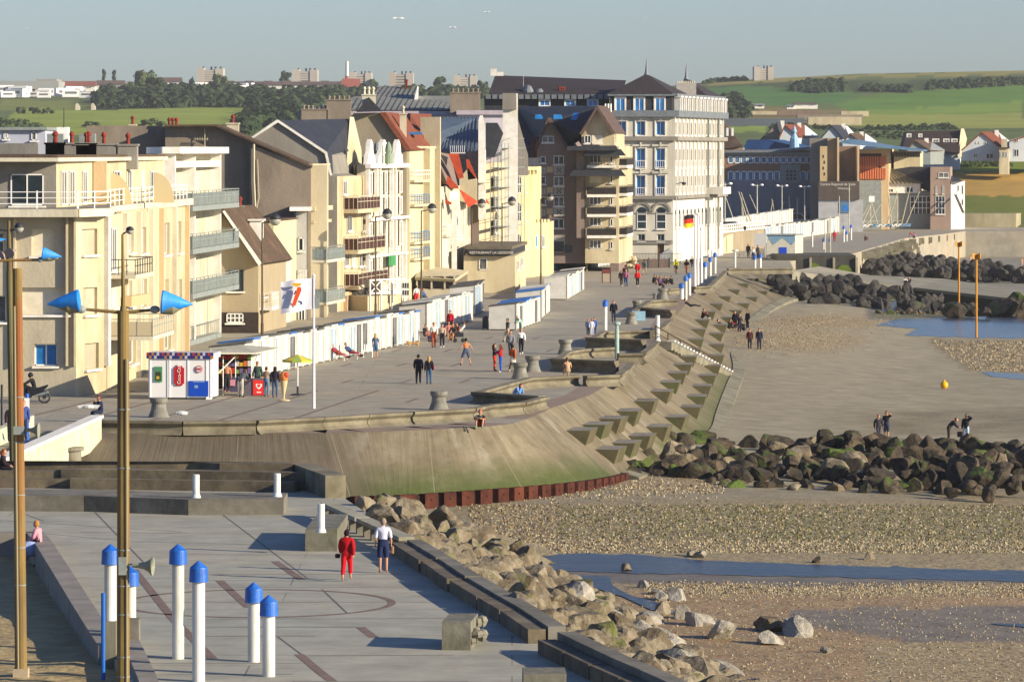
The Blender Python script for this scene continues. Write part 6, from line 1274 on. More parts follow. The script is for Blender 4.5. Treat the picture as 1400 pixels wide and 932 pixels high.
for px,yb,yt,lb in((1128,352,300,'slim white pole left of the far litter bins'),(1135,350,296,'second slim white pole beside the far litter bins'),(1147.5,300,268,'slim white pole in front of the sailing centre'),(1161,306,252,'tallest slim pole in front of the blue door')):p_=G(px,min(yb,345))if yb>320 else G(px,318); mb=MB(); mb.tube(p_,(p_.x,p_.y,ZY(yt,p_.y)),.1,.07,6); tag(mb.build('pole',WL),lb,'pole')
# yellow beacon posts on the beach
YP=mat('yellow_beacon_paint','#c98a1c','#b87b1a',sc=2,rough=.5)
for px,py,yt,lb in((1311,424,335,'left, farther yellow beacon pole with cross top standing in the water'),(1335,461,352,'right, nearer yellow beacon pole with cross top standing at the pebble bank')):
 p=B(px,py); zt=ZY(yt,p.y); t=thing('beacon_pole',lb,'beacon',p,'yellow beacon poles'); mb=MB(); mb.tube(p-Vector((0,0,.5)),(p.x,p.y,zt),.11,.1,10); mb.build('pole',YP,t); mb=MB()
 for a in range(4):d=Vector((math.cos(a*math.pi/2+.6),math.sin(a*math.pi/2+.6),0)); mb.extr([Vector((p.x,p.y,zt-.25)),Vector((p.x,p.y,zt+.3))+d*.05,Vector((p.x,p.y,zt+.45))+d*.55,Vector((p.x,p.y,zt-.1))+d*.55],Vector((-d.y,d.x,0))*.06)
 mb.build('cross_topmark',YP,t)
mb=MB(); p=B(1291,531); mb.sphere((p.x,p.y,p.z+.27),.3,14,10,(1,1,1)); mb.lathe((p.x,p.y,p.z+.5),[(.06,0),(.08,.12),(.03,.16)],8); tag(mb.build('mooring_buoy',mat('yellow_buoy','#dba514',rough=.4),smooth=True),'small yellow buoy lying on the wet sand','buoy')
# ================================================================== KIOSK
K0=G(203,545.5); t=thing('snack_kiosk','white snack kiosk with colourful sign band, red drink panel and open raised awning','kiosk',K0)
f=Fac((203,K0.y),(289,K0.y-.3)); L_=f.L; d_=2.5; zt=ZY(490,K0.y)
mb=MB(); f.box(mb,0,L_,.1,zt,-d_,0); [f.box(mb,L_*u,L_*u+.05,.1,zt,0,.03)for u in(.02,.3,.33,.62,.98)]; mb.build('body',WHITE2,t); mb=MB(); f.box(mb,.1,L_-.1,0,.12,-d_+.1,-.05); mb.build('plinth',DARKM,t)
mb=MB(); n=26; SG=[mat('sign_navy','#242a6a'),mat('sign_red','#a32a2e'),mat('sign_pale','#b9b3b8'),mat('sign_tan','#a2703a')]
for i in range(n):
 for j in range(2):mb.k=(i*7+j*5+(i//3))%4 if(i+j)%2 else 0; f.box(mb,-.1+(L_+.2)*i/n,-.1+(L_+.2)*(i+1)/n,zt+.17*j,zt+.17*(j+1),-.04,.1)
mb.build('sign_band',SG,t); mb=MB(); f.box(mb,-.12,L_+.12,zt+.0,zt+.3,-d_-.1,-.041); mb.build('roof',mat('kiosk_roof','#b3b3b3'),t)
mb=MB(); f.pbox(mb,(211,222,501,522),.03,.05); mb.k=1; f.pbox(mb,(213,220,508,520),.05,.06); mb.k=2; f.pbox(mb,(214,218,514,518),.06,.07); mb.build('poster',[mat('poster_green','#4c8a5e'),mat('poster_dark','#3a3a22'),mat('poster_yellow','#c6a83a')],t)
r_=f.rect((238,252,500,527)); mb=MB(); f.box(mb,r_[0],r_[1],r_[2]+.1,r_[3]-.1,.03,.06); f.box(mb,r_[0]+.1,r_[1]-.1,r_[2],r_[3],.03,.059); mb.build('red_drink_panel',mat('drink_red','#b81f26',rough=.4),t)
text('Coca-Cola',.26,f,(r_[0]+r_[1])/2+.08,r_[2]+.08,WHITE2,t,o=.07,rot=math.pi/2)
c_=f.rect((266,278,499,510)); cu,cz=(c_[0]+c_[1])/2,(c_[2]+c_[3])/2; p=f.pt(cu,cz,.03); mb=MB(); mb.lathe(p,[(.2,0),(.2,.02)],20,axis=f.n); mb.k=1; mb.lathe(p,[(.16,.02),(.16,.03)],20,axis=f.n); mb.build('round_logo',[mat('logo_red_ring','#b8373c'),mat('logo_pale','#c9c4c4')],t); mb=MB(); f.box(mb,cu-.13,cu+.13,cz-.04,cz+.05,.061,.07); mb.build('logo_bar',mat('drink_red','#b81f26'),t)
mb=MB(); f.pbox(mb,(258,285,520.5,541.5),.03,.06); mb.k=1; f.pbox(mb,(264,280,521.5,522.5),.06,.07); f.box(mb,f.loc(266,528)[0],f.loc(271,528)[0],ZY(530,K0.y),ZY(526,K0.y),.06,.07); mb.build('blue_panel',[mat('panel_blue','#1248b4',rough=.4),mat('panel_marks','#7f9cc0')],t)
g=Fac((289,K0.y-.3),(298,K0.y+6)); mb=MB(); g.box(mb,0,.25,0,zt,-.3,0); g.box(mb,.25,2.2,0,1.15,-.3,0); mb.build('side_wall',WHITE2,t)
mb=MB(); g.box(mb,.3,1.6,.1,1.3,0,.05); mb.k=1; [g.box(mb,.45,1.4,.25+i*.3,.38+i*.3,.05,.06)for i in range(3)]; mb.build('side_sign',[CAPB,WHITE2],t)
AWN=mat('kiosk_awning_cloth','#b9b6a5','#aca998',sc=1); slab('awning',t,[(289,484,246),(350,484,247),(382,477,257),(330,473,260),(290,479,256)],(0,0,.08),AWN)
mb=MB(); mb.path([PY(291,517,246.4),PY(322,487,247)],.03,5); mb.path([PY(305,546,247),PY(305,487,247)],.03,5); mb.path([PY(322,520,249),PY(322,487,249)],.03,5); mb.path([PY(343,512,249),PY(352,486,249)],.03,5); mb.build('awning_struts',WHITE2,t)
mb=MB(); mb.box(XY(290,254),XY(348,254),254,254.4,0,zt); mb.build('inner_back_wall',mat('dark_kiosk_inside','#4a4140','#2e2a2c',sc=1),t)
mb=MB(); mb.box(XY(344,253),XY(352,253),252.5,256,0,zt); mb.build('end_wall',WHITE2,t)
rnd=random.Random(9); GC=[mat('goods_'+n_,c)for n_,c in(('red','#a8302c'),('yellow','#c7a43c'),('white','#c9c6bf'),('orange','#c06a30'),('green','#6f9a3a'),('violet','#6a5a86'))]
for r in range(3):
 for i in range(9):mb=MB(); mb.k=0; x=XY(294+i*5.6,252.5); z=.95+r*.42; mb.box(x,x+.2,252.3,252.6,z,z+rnd.uniform(.18,.34)); o=mb.build('goods',GC[rnd.randrange(6)],t)
mb=MB(); mb.box(XY(305,251),XY(326,251),250.5,251.5,0,.85); mb.k=1; mb.box(XY(314,250),XY(321,250),250.4,250.49,.35,.7); mb.build('counter',[mat('violet_counter','#4e4866','#3f3a58',sc=2),mat('counter_pink','#c58a9a')],t)
c=thing('ice_cream_freezer','red and grey ice cream freezer with white heart sign under the kiosk awning','freezer',G(350,541)); Yf=G(350,541).y; mb=MB(); mb.box(XY(334,Yf),XY(362,Yf),Yf,Yf+1,0,.95); mb.build('body',mat('freezer_grey','#5d5560'),c); mb=MB(); mb.box(XY(346,Yf),XY(362,Yf),Yf-.05,Yf-.002,.05,.88); mb.build('red_panel',mat('freezer_red','#d6302a',rough=.4),c); mb=MB(); ux=XY(354,Yf)
def heart(s_,n=24):return[(s_*.9*math.sin(a)**3,s_*(.8*math.cos(a)-.3*math.cos(2*a)-.12*math.cos(3*a)))for a in[2*math.pi*i/n for i in range(n)]]
mb.extr([Vector((ux+a,Yf-.052,.55+b))for a,b in heart(.2)],(0,-.01,0)); mb.k=1; mb.extr([Vector((ux+a,Yf-.063,.57+b))for a,b in heart(.11)],(0,-.008,0)); mb.k=0; mb.box(ux-.12,ux+.12,Yf-.06,Yf-.05,.18,.24); mb.build('heart_sign',[WHITE2,mat('freezer_red','#d6302a')],c)
c=thing('cornet_sign','giant ice cream cornet figure on a white foot in front of the kiosk','advertising figure',G(388,548)); p=G(388,547.5); mb=MB(); mb.lathe(p,[(.34,0),(.34,.05),(.05,.1),(.06,.3),(.22,1.1),(.24,1.12)],16); mb.build('wafer_cone',mat('wafer','#c9b68a','#b8a478',sc=6),c); mb=MB(); mb.sphere(p+Vector((0,0,1.32)),.24,12,9,(1,1,1.2)); mb.k=1; mb.sphere(p+Vector((.12,-.08,1.4)),.17,10,8); mb.build('scoops',[mat('scoop_orange','#cf7a3a'),mat('scoop_red','#b5432c')],c)
c=thing('parasol','yellow green parasol on a dark foot left of the flag pole','parasol',G(407,541)); p=G(407,540); mb=MB(); mb.lathe(p,[(.4,0),(.4,.06),(.06,.1),(.06,.5)],12); mb.build('foot',DARKM,c); mb=MB(); mb.tube(p,p+Vector((0,0,2.2)),.035,.035,8); mb.build('pole',WHITE2,c); mb=MB(); mb.k=0
for i in range(10):a0,a1=2*math.pi*i/10,2*math.pi*(i+1)/10; mb.k=i%2; top=p+Vector((0,0,2.3)); A0=p+Vector((.86*math.cos(a0),.86*math.sin(a0),1.98)); A1=p+Vector((.86*math.cos(a1),.86*math.sin(a1),1.98)); mb.face([top,A0,A1]); mb.face([A0,A1,A1-Vector((0,0,.12)),A0-Vector((0,0,.12))])
mb.build('canopy',[mat('parasol_yellow','#c9b640'),mat('parasol_green','#8ea34e')],c,recalc=False)
# litter bin, info board, deckchairs, white ground blocks
mb=MB(); p=G(663.5,450.5); mb.box(p.x-.22,p.x+.22,p.y-.2,p.y+.2,.1,.85); mb.lathe((p.x,p.y,.85),[(.22,0),(.2,.1),(.12,.18),(.0,.2)],10); mb.box(p.x-.2,p.x-.14,p.y-.2,p.y+.2,0,.1); mb.box(p.x+.14,p.x+.2,p.y-.2,p.y+.2,0,.1); tag(mb.build('litter_bin',DARKM),'dark litter bin beside the blue-roofed huts','litter bin')
c=thing('notice_board','dark framed notice board standing on the esplanade by the huts','notice board',G(829,387)); p=G(829,387); mb=MB(); [mb.tube(p+Vector((s_*.42,0,0)),p+Vector((s_*.42,0,1.5)),.05,.05,6)for s_ in(-1,1)]; mb.build('legs',mat('brown_frame','#4b2c26'),c); mb=MB(); mb.box(p.x-.37,p.x+.37,p.y-.03,p.y+.03,1.0,1.45); mb.k=1; mb.box(p.x-.37,p.x+.37,p.y-.02,p.y+.02,.15,1.0); mb.build('panel',[mat('reddish_panel','#6f3a36'),mat('beige_panel','#a39682')],c)
c=thing('terrace_fence','low wooden plank fence around the hotel forecourt with bicycles behind','fence',G(890,368)); f=Fac((857,512),(915,514));
for i in range(4):mb=MB(); f.box(mb,f.L*i/4+.03,f.L*(i+1)/4-.03,.05,1.05,0,.08); mb.build('fence_panel',mat('grey_brown_planks','#5c4e45','#4c4039',sc=2),c)
for i in range(5):mb=MB(); f.box(mb,f.L*i/4-.06,f.L*i/4+.06,0,1.2,.0,.15); mb.build('fence_post',DARKM,c)
c=thing('metal_railing','dark thin metal railing in front of the hotel base wall','railing',G(890,360)); f=Fac((858,530),(930,531)); mb=MB(); [f.box(mb,f.L*i/36,f.L*i/36+.04,0,1.25,0,.04)for i in range(37)]; f.box(mb,0,f.L,1.25,1.31,0,.05); f.box(mb,0,f.L,.2,.25,0,.05); mb.build('bars',DARKM,c)
c=thing('stone_garden_wall','small pale rockery wall at the foot of the apartments','garden wall',G(850,366)); mb=MB(); rnd=random.Random(2); q=G(846,367)
for i in range(26):mb.sphere((q.x+rnd.uniform(-.2,1.9),q.y+rnd.uniform(-.3,.8),rnd.uniform(.1,1.3)),rnd.uniform(.2,.35),6,5,(1.2,1,.7))
mb.build('stones',CREAM,c)
c=thing('closed_parasol','folded blue parasol beside the last hut before the apartments','parasol',G(843,366)); p=G(843,366); mb=MB(); mb.tube(p,p+Vector((0,0,2.6)),.04,.04,6); mb.build('pole',WHITE2,c); mb=MB(); mb.lathe(p,[(.12,1.0),(.3,1.3),(.26,2.0),(.03,2.6)],10); mb.build('canopy',mat('navy_canvas','#2c3f7c'),c)
mb=MB(); p=G(845,362); mb.box(p.x-.9,p.x-.0,p.y,p.y+.3,2.0,3.6); mb.k=1; mb.box(p.x-1.6,p.x-1.0,p.y,p.y+.3,2.0,3.4)
tag(mb.build('cafe_signs',[WHITE2,mat('sign_board_red','#b01f22')]),'red and white square signs above the huts before the apartments','sign')
# low white counters with red writing etc are skipped; terrace and balustrade right of the hotel
c=thing('terrace_wall','curved stone terrace wall with white balustrade and cream arched doors right of the hotel','terrace',G(980,350)); TB=wallm('tan_stone_wall','#a08c68','#8f7c5b','#7c6c50',spec=.2)
pA=(922,548); pB=(1045,618); f=Fac(pA,pB)
N_s=10; arcp=[]
for i in range(N_s+1):u=i/N_s; arcp.append((922+(1045-922)*u,548+(618-548)*u+6*math.sin(u*math.pi)*0))
mb=MB(); f.box(mb,0,f.L,0,2.75,-6,0); mb.build('wall',TB,c); mb=MB(); f.box(mb,-.1,f.L,2.75,2.95,-6,.25); mb.build('coping',WHITE,c)
mb=MB(); f.box(mb,0,f.L,3.75,3.9,0,.2); n_=46
for i in range(n_):u=f.L*(i+.5)/n_; f.box(mb,u-.18,u+.18,2.95,3.75,.03,.15)
f.box(mb,0,f.L,3.3,3.42,.02,.16); mb.build('balustrade',WHITE,c)
mb=MB(); u0=f.loc(983,340)[0]; u1=f.loc(1001,340)[0]; pts=[(u0,0),(u1,0),(u1,2.5)]+[(u1-(u1-u0)*.5*(1+math.sin(a*math.pi/12))if False else u1-(u1-u0)*math.sin(a*math.pi/16),2.5-(0 if a<1 else 2.5*(1-math.cos(a*math.pi/16))*.5))for a in range(1,9)]; mb.extr([f.pt(a,b,.02)for a,b in pts],f.n*.12); mb.build('cream_door',CREAM,c)
mb=MB(); f.box(mb,(u0+u1)/2-.1,(u0+u1)/2+.1,.1,2.2,.15,.18); mb.build('door_gap',DARKM,c)
mb=MB(); f.box(mb,f.loc(930,320)[0],f.loc(965,320)[0],2.95,4.4,-3,-2.8); f.box(mb,f.loc(975,320)[0],f.loc(1005,320)[0],2.95,5.0,-4,-3.8); mb.build('grey_screens',mat('mauve_grey_screen','#9c9494'),c)
mb=MB(); p=PY(912,372,532); f2=Fac((905,536),(918,536)); pr=[PY(x,y,534)for x,y in((902,358),(902,348),(915,340),(920,344),(920,358))]; mb.extr(pr,(0,2,0)); tag(mb.build('tent_shelter',mat('grey_white_canvas','#a8aaa6','#989a96',sc=1)),'small grey white shelter at the corner of the hotel','shelter')
# beach office
c=thing('beach_office','small white tiled hut with blue zigzag pattern and blue door above the slipway','kiosk',G(1070,354)); Yo=558.; f=Fac((1048,Yo),(1087,Yo)); WT=mat('white_tiles','#b9b6a8','#aaa799',sc=3); z1=ZY(321.5,Yo)
mb=MB(); mb.prism([(XY(1048,Yo),Yo),(XY(1087,Yo),Yo),(XY(1098,Yo)+.2,Yo+3),(XY(1058,Yo),Yo+3.2)],.2,z1); mb.build('body',WT,c); mb=MB(); mb.prism([(XY(1047,Yo),Yo-.2),(XY(1088,Yo),Yo-.2),(XY(1099,Yo)+.3,Yo+3.2),(XY(1057,Yo),Yo+3.4)],z1,z1+.12); mb.build('roof',GREYM,c)
mb=MB(); f.pbox(mb,(1065.5,1075.5,338,352),0,.06); mb.build('blue_door',mat('office_door_blue','#1440b0',rough=.4),c); mb=MB(); zz=[(1051,322),(1051,326),(1057,335),(1070,325),(1082,335),(1087,330),(1087,322)]; mb.extr([f.pt(*f.loc(x,y),.0)for x,y in zz],f.n*.03); mb.build('zigzag_pattern',mat('dusty_blue_tiles','#6f8fa8','#5f7f9a',sc=3),c); mb=MB(); f.pbox(mb,(1078,1085,347.5,349.5),.0,.04); mb.build('small_lettering_bar',DARKM,c)
mb=MB(); p=PY(1031,337,565); mb.box(p.x,XY(1047,565),565,565.1,ZY(337,565),ZY(319,565)); [mb.tube((x_,565.05,0),(x_,565.05,ZY(337,565)),.05,.05,5)for x_ in(p.x+.1,XY(1046,565))]; tag(mb.build('white_board',mat('plain_white_board','#aeb0b0')),'blank white board on legs left of the beach office','board')
# dark slipway head wall with green recesses
c=thing('slipway_head_wall','dark concrete wall with bright green algae recesses below the beach office','quay wall',G(1100,357)); Yw=548.; DW=mat('dark_wet_wall','#4c4a42','#3a3933',sc=.7,grime='#2c2c28'); AL=mat('bright_algae','#6b7f1e','#4a5c1c',sc=1.2); f=Fac((1062,Yw),(1172,Yw)); mb=MB(); mb.prism([(XY(1062,Yw),Yw),(XY(1170,Yw),Yw),(XY(1172,Yw),Yw+14),(XY(1062,Yw),Yw+14)],-3.2,ZY(349,Yw)); mb.build('wall',DW,c)
for x in(1108,1140,1171):mb=MB(); f.pbox(mb,(x-1.5,x+1.5,352,383),0,.35); mb.build('buttress',CONCL,c)
for pts in([(1110,383),(1110,358),(1118,361),(1125,370),(1128,383)],[(1138,383),(1141,370),(1150,362),(1160,363),(1167,372),(1169,383)]):mb=MB(); mb.extr([f.pt(*f.loc(x,y),0)for x,y in pts],f.n*.12); mb.build('algae_patch',AL,c)
c=thing('slipway','long pale concrete slipway running down across the beach between two boulder banks','slipway',G(1083,370)); rp=[(G(1083,370,0),G(1120,364,-.2)),(G(1130,377,-.9),G(1188,376,-1.9)),(G(1250,393,-2.3),G(1291,381,-2.6)),(G(1400,410,-3.2),G(1400,397,-3.2)),(G(1460,417,-3.5),G(1460,405,-3.5))]; mb=MB()
for(a,b_),(d,e)in zip(rp,rp[1:]):mb.hexa([Vector((q.x,q.y,-5))for q in(a,d,e,b_)]+[a,d,e,b_])
mb.build('ramp',[mat('slipway_concrete','#8b8676','#7a7567',sc=.6,grime='#6a6a4a')],c); mb=MB()
for(a,b_),(d,e)in list(zip(rp,rp[1:]))[1:]:mb.hexa([a+Vector((0,-.06,-2)),d+Vector((0,-.06,-2)),d+Vector((0,-.003,-2)),a+Vector((0,-.003,-2)),a+Vector((0,-.06,-.35)),d+Vector((0,-.06,-.35)),d+Vector((0,-.003,-.35)),a+Vector((0,-.003,-.35))])
mb.build('algae_side',mat('dark_green_algae','#3c4522','#33361f',sc=.6),c)
# far sea wall with stepped slope
c=thing('far_sea_wall','sloping sea wall dotted with small steps at the far end of the beach','sea wall',G(1240,330)); tpf=[G(1172,344),G(1195,338),G(1235,326),G(1290,320),G(1325,313)]; ftf=[G(1190,362,-2.8),G(1215,358,-2.9),G(1265,346,-3.4),G(1312,333,-3.8),G(1335,329,-3.9)]; mb=MB()
for i in range(4):mb.face([tpf[i],ftf[i],ftf[i+1],tpf[i+1]])
mb.build('slope',CONC,c,recalc=False)
for i in range(4):
 for j in range(5):
  for k in range(4):
   p=tpf[i].lerp(tpf[i+1],(j+.5*(k%2))/5).lerp(ftf[i].lerp(ftf[i+1],(j+.5*(k%2))/5),(k+.6)/4.6); mb=MB(); mb.box(p.x-.9,p.x+1.4,p.y-1.6,p.y+.4,p.z-.7,p.z+.25); mb.build('wave_breaker_step',BLK,c)
c=thing('far_quay_wall','pale streaked concrete quay wall with dark green footed wall in front at right','quay wall',G(1350,320)); mb=MB(); mb.prism([(XY(1316,783),783),(XY(1389,783),783),(XY(1402,783),790),(XY(1316,783),790)],-2,ZY(292,783)); mb.build('pale_wall',mat('streaked_pale_concrete','#a39a7c','#8a8268',sc=.5,streak=3,grime='#6d6650'),c); mb=MB(); mb.prism([(XY(1302,776),776),(XY(1470,772),772),(XY(1470,782),782),(XY(1302,782),782)],-4.6,ZY(317,776)); mb.build('dark_wall',mat('damp_wall','#57534a','#48453d',sc=.6),c); mb=MB(); mb.prism([(XY(1345,774),773.5),(XY(1470,771),770.5),(XY(1470,772),771.9),(XY(1345,775),774.8)],-4.6,-2.3); mb.build('algae_foot',mat('dull_algae','#5d6422','#4a5220',sc=.5),c)
mb=MB(); f=Fac((1165,772),(1252,772)); f.box(mb,0,f.L,0,ZY(300,772),0,.3); o=mb.build('painted_wall',mat('pale_painted_wall','#b5b3a4','#a6a79c',sc=.6,grime='#8fb0b4')); tag(o,'long low pale wall with faint blue painted waves before the boat yard','wall')
mb=MB(); f=Fac((1250,768),(1275,768)); f.box(mb,0,f.L,0,ZY(293,768),0,.3); f.box(mb,0,.4,0,ZY(290,768),.3,.6); tag(mb.build('painted_wall',CREAM),'taller cream end of the low wall before the boat yard','wall')
# ================================================================== ROCKS
def rock_mat(name,c1,c2,c3,green=None,ga=.5):
 m=D.materials.new(name); m.use_nodes=True; n=m.node_tree; L=n.links.new; N=n.nodes.new; b=n.nodes['Principled BSDF']; b.inputs['Roughness'].default_value=.9; b.inputs['Specular IOR Level'].default_value=.25
 g=N('ShaderNodeNewGeometry'); oi=N('ShaderNodeObjectInfo')
 def noi(s,d=6):
  t=N('ShaderNodeTexNoise'); t.inputs['Scale'].default_value=s; t.inputs['Detail'].default_value=d; t.inputs['Roughness'].default_value=.65; L(g.outputs[0],t.inputs[0]); return t.outputs[0]
 def rng(x,a,c,lo=0,hi=1):r=N('ShaderNodeMapRange'); r.inputs[1].default_value=a; r.inputs[2].default_value=c; r.inputs[3].default_value=lo; r.inputs[4].default_value=hi; L(x,r.inputs[0]); return r.outputs[0]
 def mix(f,a,c):
  x=N('ShaderNodeMix'); x.data_type='RGBA'; L(f,x.inputs[0])
  for k,v in((6,a),(7,c)):
   if isinstance(v,str):x.inputs[k].default_value=lin(v)+(1,)
   else:L(v,x.inputs[k])
  return x.outputs[2]
 c=mix(rng(oi.outputs['Random'],0,1),c1,c2); c=mix(rng(noi(1.6),.45,.6),c,c3)
 if green:
  sp=N('ShaderNodeSeparateXYZ'); L(g.outputs['Normal'],sp.inputs[0]); a=N('ShaderNodeMath'); a.operation='MULTIPLY'; L(rng(noi(.45,8),ga,ga+.1),a.inputs[0]); L(rng(sp.outputs[2],-.2,.3),a.inputs[1]); c=mix(a.outputs[0],c,green)
 L(c,b.inputs[0]); bp=N('ShaderNodeBump'); bp.inputs['Distance'].default_value=.12; L(noi(4),bp.inputs['Height']); L(bp.outputs[0],b.inputs['Normal']); return m
RK_TAN=rock_mat('grey_tan_rock','#766b56','#5f5340','#877d69','#5f6230',.56); RK_WHITE=rock_mat('pale_limestone','#a8a294','#979080','#7f796c'); RK_DARK=rock_mat('dark_weedy_rock','#40382d','#5e5140','#2d2923','#4a5c22',.53); RK_GREY=rock_mat('dark_grey_rock','#3d3b38','#4a453e','#2b2a29','#4a5524',.62)
def rock_mesh(i,m):
 b=bmesh.new(); bmesh.ops.create_icosphere(b,subdivisions=3,radius=1); rnd=random.Random(i)
 pl=[]
 for _ in range(12):
  d=Vector((rnd.gauss(0,1),rnd.gauss(0,1),rnd.gauss(0,1))).normalized(); pl.append((d,rnd.uniform(.45,.82)))
 for v in b.verts:
  p=v.co.copy()
  for d,h in pl:
   k=p.dot(d)
   if k>h:p-=d*(k-h)*.97
  p*=1+.10*noise.noise(p*2.1+Vector((i,0,0)))+.04*noise.noise(p*6+Vector((i*3,0,0)))
  v.co=p
 me=D.meshes.new('boulder'); b.to_mesh(me); b.free(); me.materials.append(m); return me
RM={k:[rock_mesh(i+j*20,m)for i in range(7)]for j,(k,m)in enumerate((('t',RK_TAN),('w',RK_WHITE),('d',RK_DARK),('g',RK_GREY)))}
nrock=[0]
def rock(kind,p,s,label,grp,rnd,flat=.72):
 o=D.objects.new('boulder',rnd.choice(RM[kind])); C.objects.link(o); o.location=p; o.rotation_euler=(rnd.uniform(-.5,.5),rnd.uniform(-.5,.5),rnd.uniform(0,6.3)); o.scale=(s*rnd.uniform(.85,1.25),s*rnd.uniform(.8,1.1),s*rnd.uniform(flat-.1,flat+.15)); tag(o,label,'boulder',grp); nrock[0]+=1; return o
EDGE=[(p_[1],p_[0])for p_ in sorted([tuple(G(q[0],q[1],.45))[:2]for q in[(478,676),(505,697),(560,738),(600,762),(640,787),(679,811),(711,829),(752,856),(800,880),(836,897),(878,915),(918,933),(980,962)]],key=lambda q:q[1])]
def xedge(Y):return interp(sorted([(a,b)for a,b in EDGE]),Y)
rnd=random.Random(11)
def lump(mb,kind,p,s,rnd):
 me=rnd.choice(RM[kind]); a=rnd.uniform(0,6.3); ca,sa=math.cos(a),math.sin(a); b0=len(mb.v); q=rnd.uniform(.7,1)
 for v in me.vertices:x,y,z_=v.co; mb.v.append((p.x+(x*ca-y*sa)*s,p.y+(x*sa+y*ca)*s*.9,p.z+z_*s*q))
 for f_ in me.polygons:mb.f.append([b0+i for i in f_.vertices]); mb.mi.append(mb.k)
 # under-layer of rubble between wall and beach
mb=MB(); na,nb=90,16; pts=[]
for j in range(na):
 Y=100+90*j/(na-1)
 for i in range(nb):
  d=.3+10.5*i/(nb-1); x=xedge(Y)+d; z=-1.15-3.0*(d/10.5)**.9+.5*nz(x,Y,.9)+.25*nz(x,Y,2.7,3); pts.append((x,Y,z))
mb.add(pts,[(j*nb+i,j*nb+i+1,(j+1)*nb+i+1,(j+1)*nb+i)for j in range(na-1)for i in range(nb-1)])
for _ in range(900):Y_=rnd.uniform(103,172); d_=rnd.uniform(.5,9.6); lump(mb,'t',Vector((xedge(Y_)+d_,Y_,.05-3.6*(d_/9.6)**1.1)),rnd.choice((.2,.3,.35,.45,.6)),rnd)
tag(mb.build('rubble',RK_TAN),'loose dark rubble filling the gaps between the near boulders','rubble',kind='stuff')
Y=176.
rows_=0
while Y>103:
 for d in(.9,2.3,3.8,5.3,6.9,8.4):
  if rnd.random()<.07:continue
  dd=d+rnd.uniform(-.5,.5); yy=Y+rnd.uniform(-.9,.9); x=xedge(yy)+dd; z=.12-3.6*(dd/9.6)**1.15
  s=rnd.uniform(.52,1.05)*(1.0 if yy<165 else .85); k='w' if(5.5<dd and 118<yy<160 and rnd.random()<.5)else 't'
  zone='below the slatted bench' if yy>160 else('opposite the man in white' if yy>145 else('opposite the broken block' if yy>128 else 'at the picture bottom'))
  lb=('large ' if s>.9 else 'small ')+{'w':'pale limestone','t':'grey tan'}[k]+' boulder '+('against the plaza edge' if dd<1.8 else('on the upper bank' if dd<4.4 else('on the lower bank' if dd<7 else 'at the foot of the bank')))+' '+zone
  if d>8 and rnd.random()<.45:continue
  if dd>7 and yy>168:continue
  rock(k,(x,yy,z),s,lb,'plaza bank: '+lb,rnd)
 Y-=2.55 if Y<165 else 2.9
ORD='first second third fourth fifth sixth seventh eighth ninth tenth eleventh twelfth thirteenth fourteenth fifteenth'.split()
LONE=((1055,880,.55,'w'),(1072,862,.5,'w'),(1090,868,.75,'w'),(1050,862,.6,'t'),(985,872,.65,'w'),(935,845,.5,'w'),(925,820,.5,'w'),(908,820,.4,'w'),(895,812,.3,'w'),(880,803,.3,'w'),(956,855,.6,'w'),(905,840,.5,'t'),(857,779,.3,'t'),(890,851,.6,'w'),(1130,892,.25,'w'),(1188,765,.35,'t'),(945,760,.3,'t'),(1116,769,.25,'d'),(955,762,.35,'w'))
for px,py,s,k in LONE:
 p=B(px,py); kw=[q[0]for q in LONE if q[3]==k]; nth=ORD[sorted(kw).index(px)]; rock(k,p+Vector((0,0,s*.3)),s,'lone pale rock on the gravel, '+nth+' from the left' if k=='w' else 'lone brown or dark rock near the stream, '+nth+' from the left','scattered pale rocks on the gravel' if k=='w' else 'scattered brown rocks by the stream',rnd)
 # mid breakwater
mbw=MB()
n0=nrock[0]
for px in range(862,1420,13):
 for r,(py,z)in enumerate(((664,-3.75),(648,-3.45),(635,-3.2),(621,-3.15),(608,-3.6))):
  if rnd.random()<.12:continue
  if r==0 and px<960:continue
  x=px+rnd.uniform(-7,7); y=py+rnd.uniform(-5,5)+(6 if px>1300 else 0); s=rnd.uniform(.65,1.15)*(1.0 if r else .75); p=G(x,y,z);
  if px<900 and r<3:y-=4
  kk='d' if rnd.random()<.88 else 't'; s*=.86
  if r in(1,4)and rnd.random()<.85:lump(mbw,kk,p,s,rnd); continue
  where='by the sea wall' if px<1000 else('at the right edge' if px>1300 else('in the left half' if px<1150 else 'in the right half'))
  lb=('small' if s<.85 else 'large')+(' dark weedy ' if kk=='d' else ' tan ')+'boulder in the '+('foot','lower','middle','top','back')[r]+' row of the breakwater '+where
  rock(kk,p,s,lb,'breakwater: '+lb,rnd,.78)
tag(mbw.build('breakwater_fill',RK_DARK,recalc=False),'dark boulders filling the breakwater between the larger ones','boulders',kind='stuff')
mbk=MB()
for px in range(1058,1330,9):
 for r,(py,z)in enumerate(((408,-2.7),(398,-2.1),(389,-1.4),(381,-.9))):
  if rnd.random()<.1:continue
  off=(px-1050)*.045
  if r==3 and px>1180 or r==2 and px>1240 or r==1 and px>1290:continue
  if px<1075 and r==0:continue
  z_=z-(px-1060)*.004; lump(mbk,'g',G(px+rnd.uniform(-4,4),py+off+rnd.uniform(-2,2),z_),rnd.uniform(.75,1.2)*(1-.0016*max(0,px-1180)),rnd)
tag(mbk.build('slipway_boulders',RK_GREY,recalc=False),'dark boulder bank between the beach and the slipway','boulders',kind='stuff')
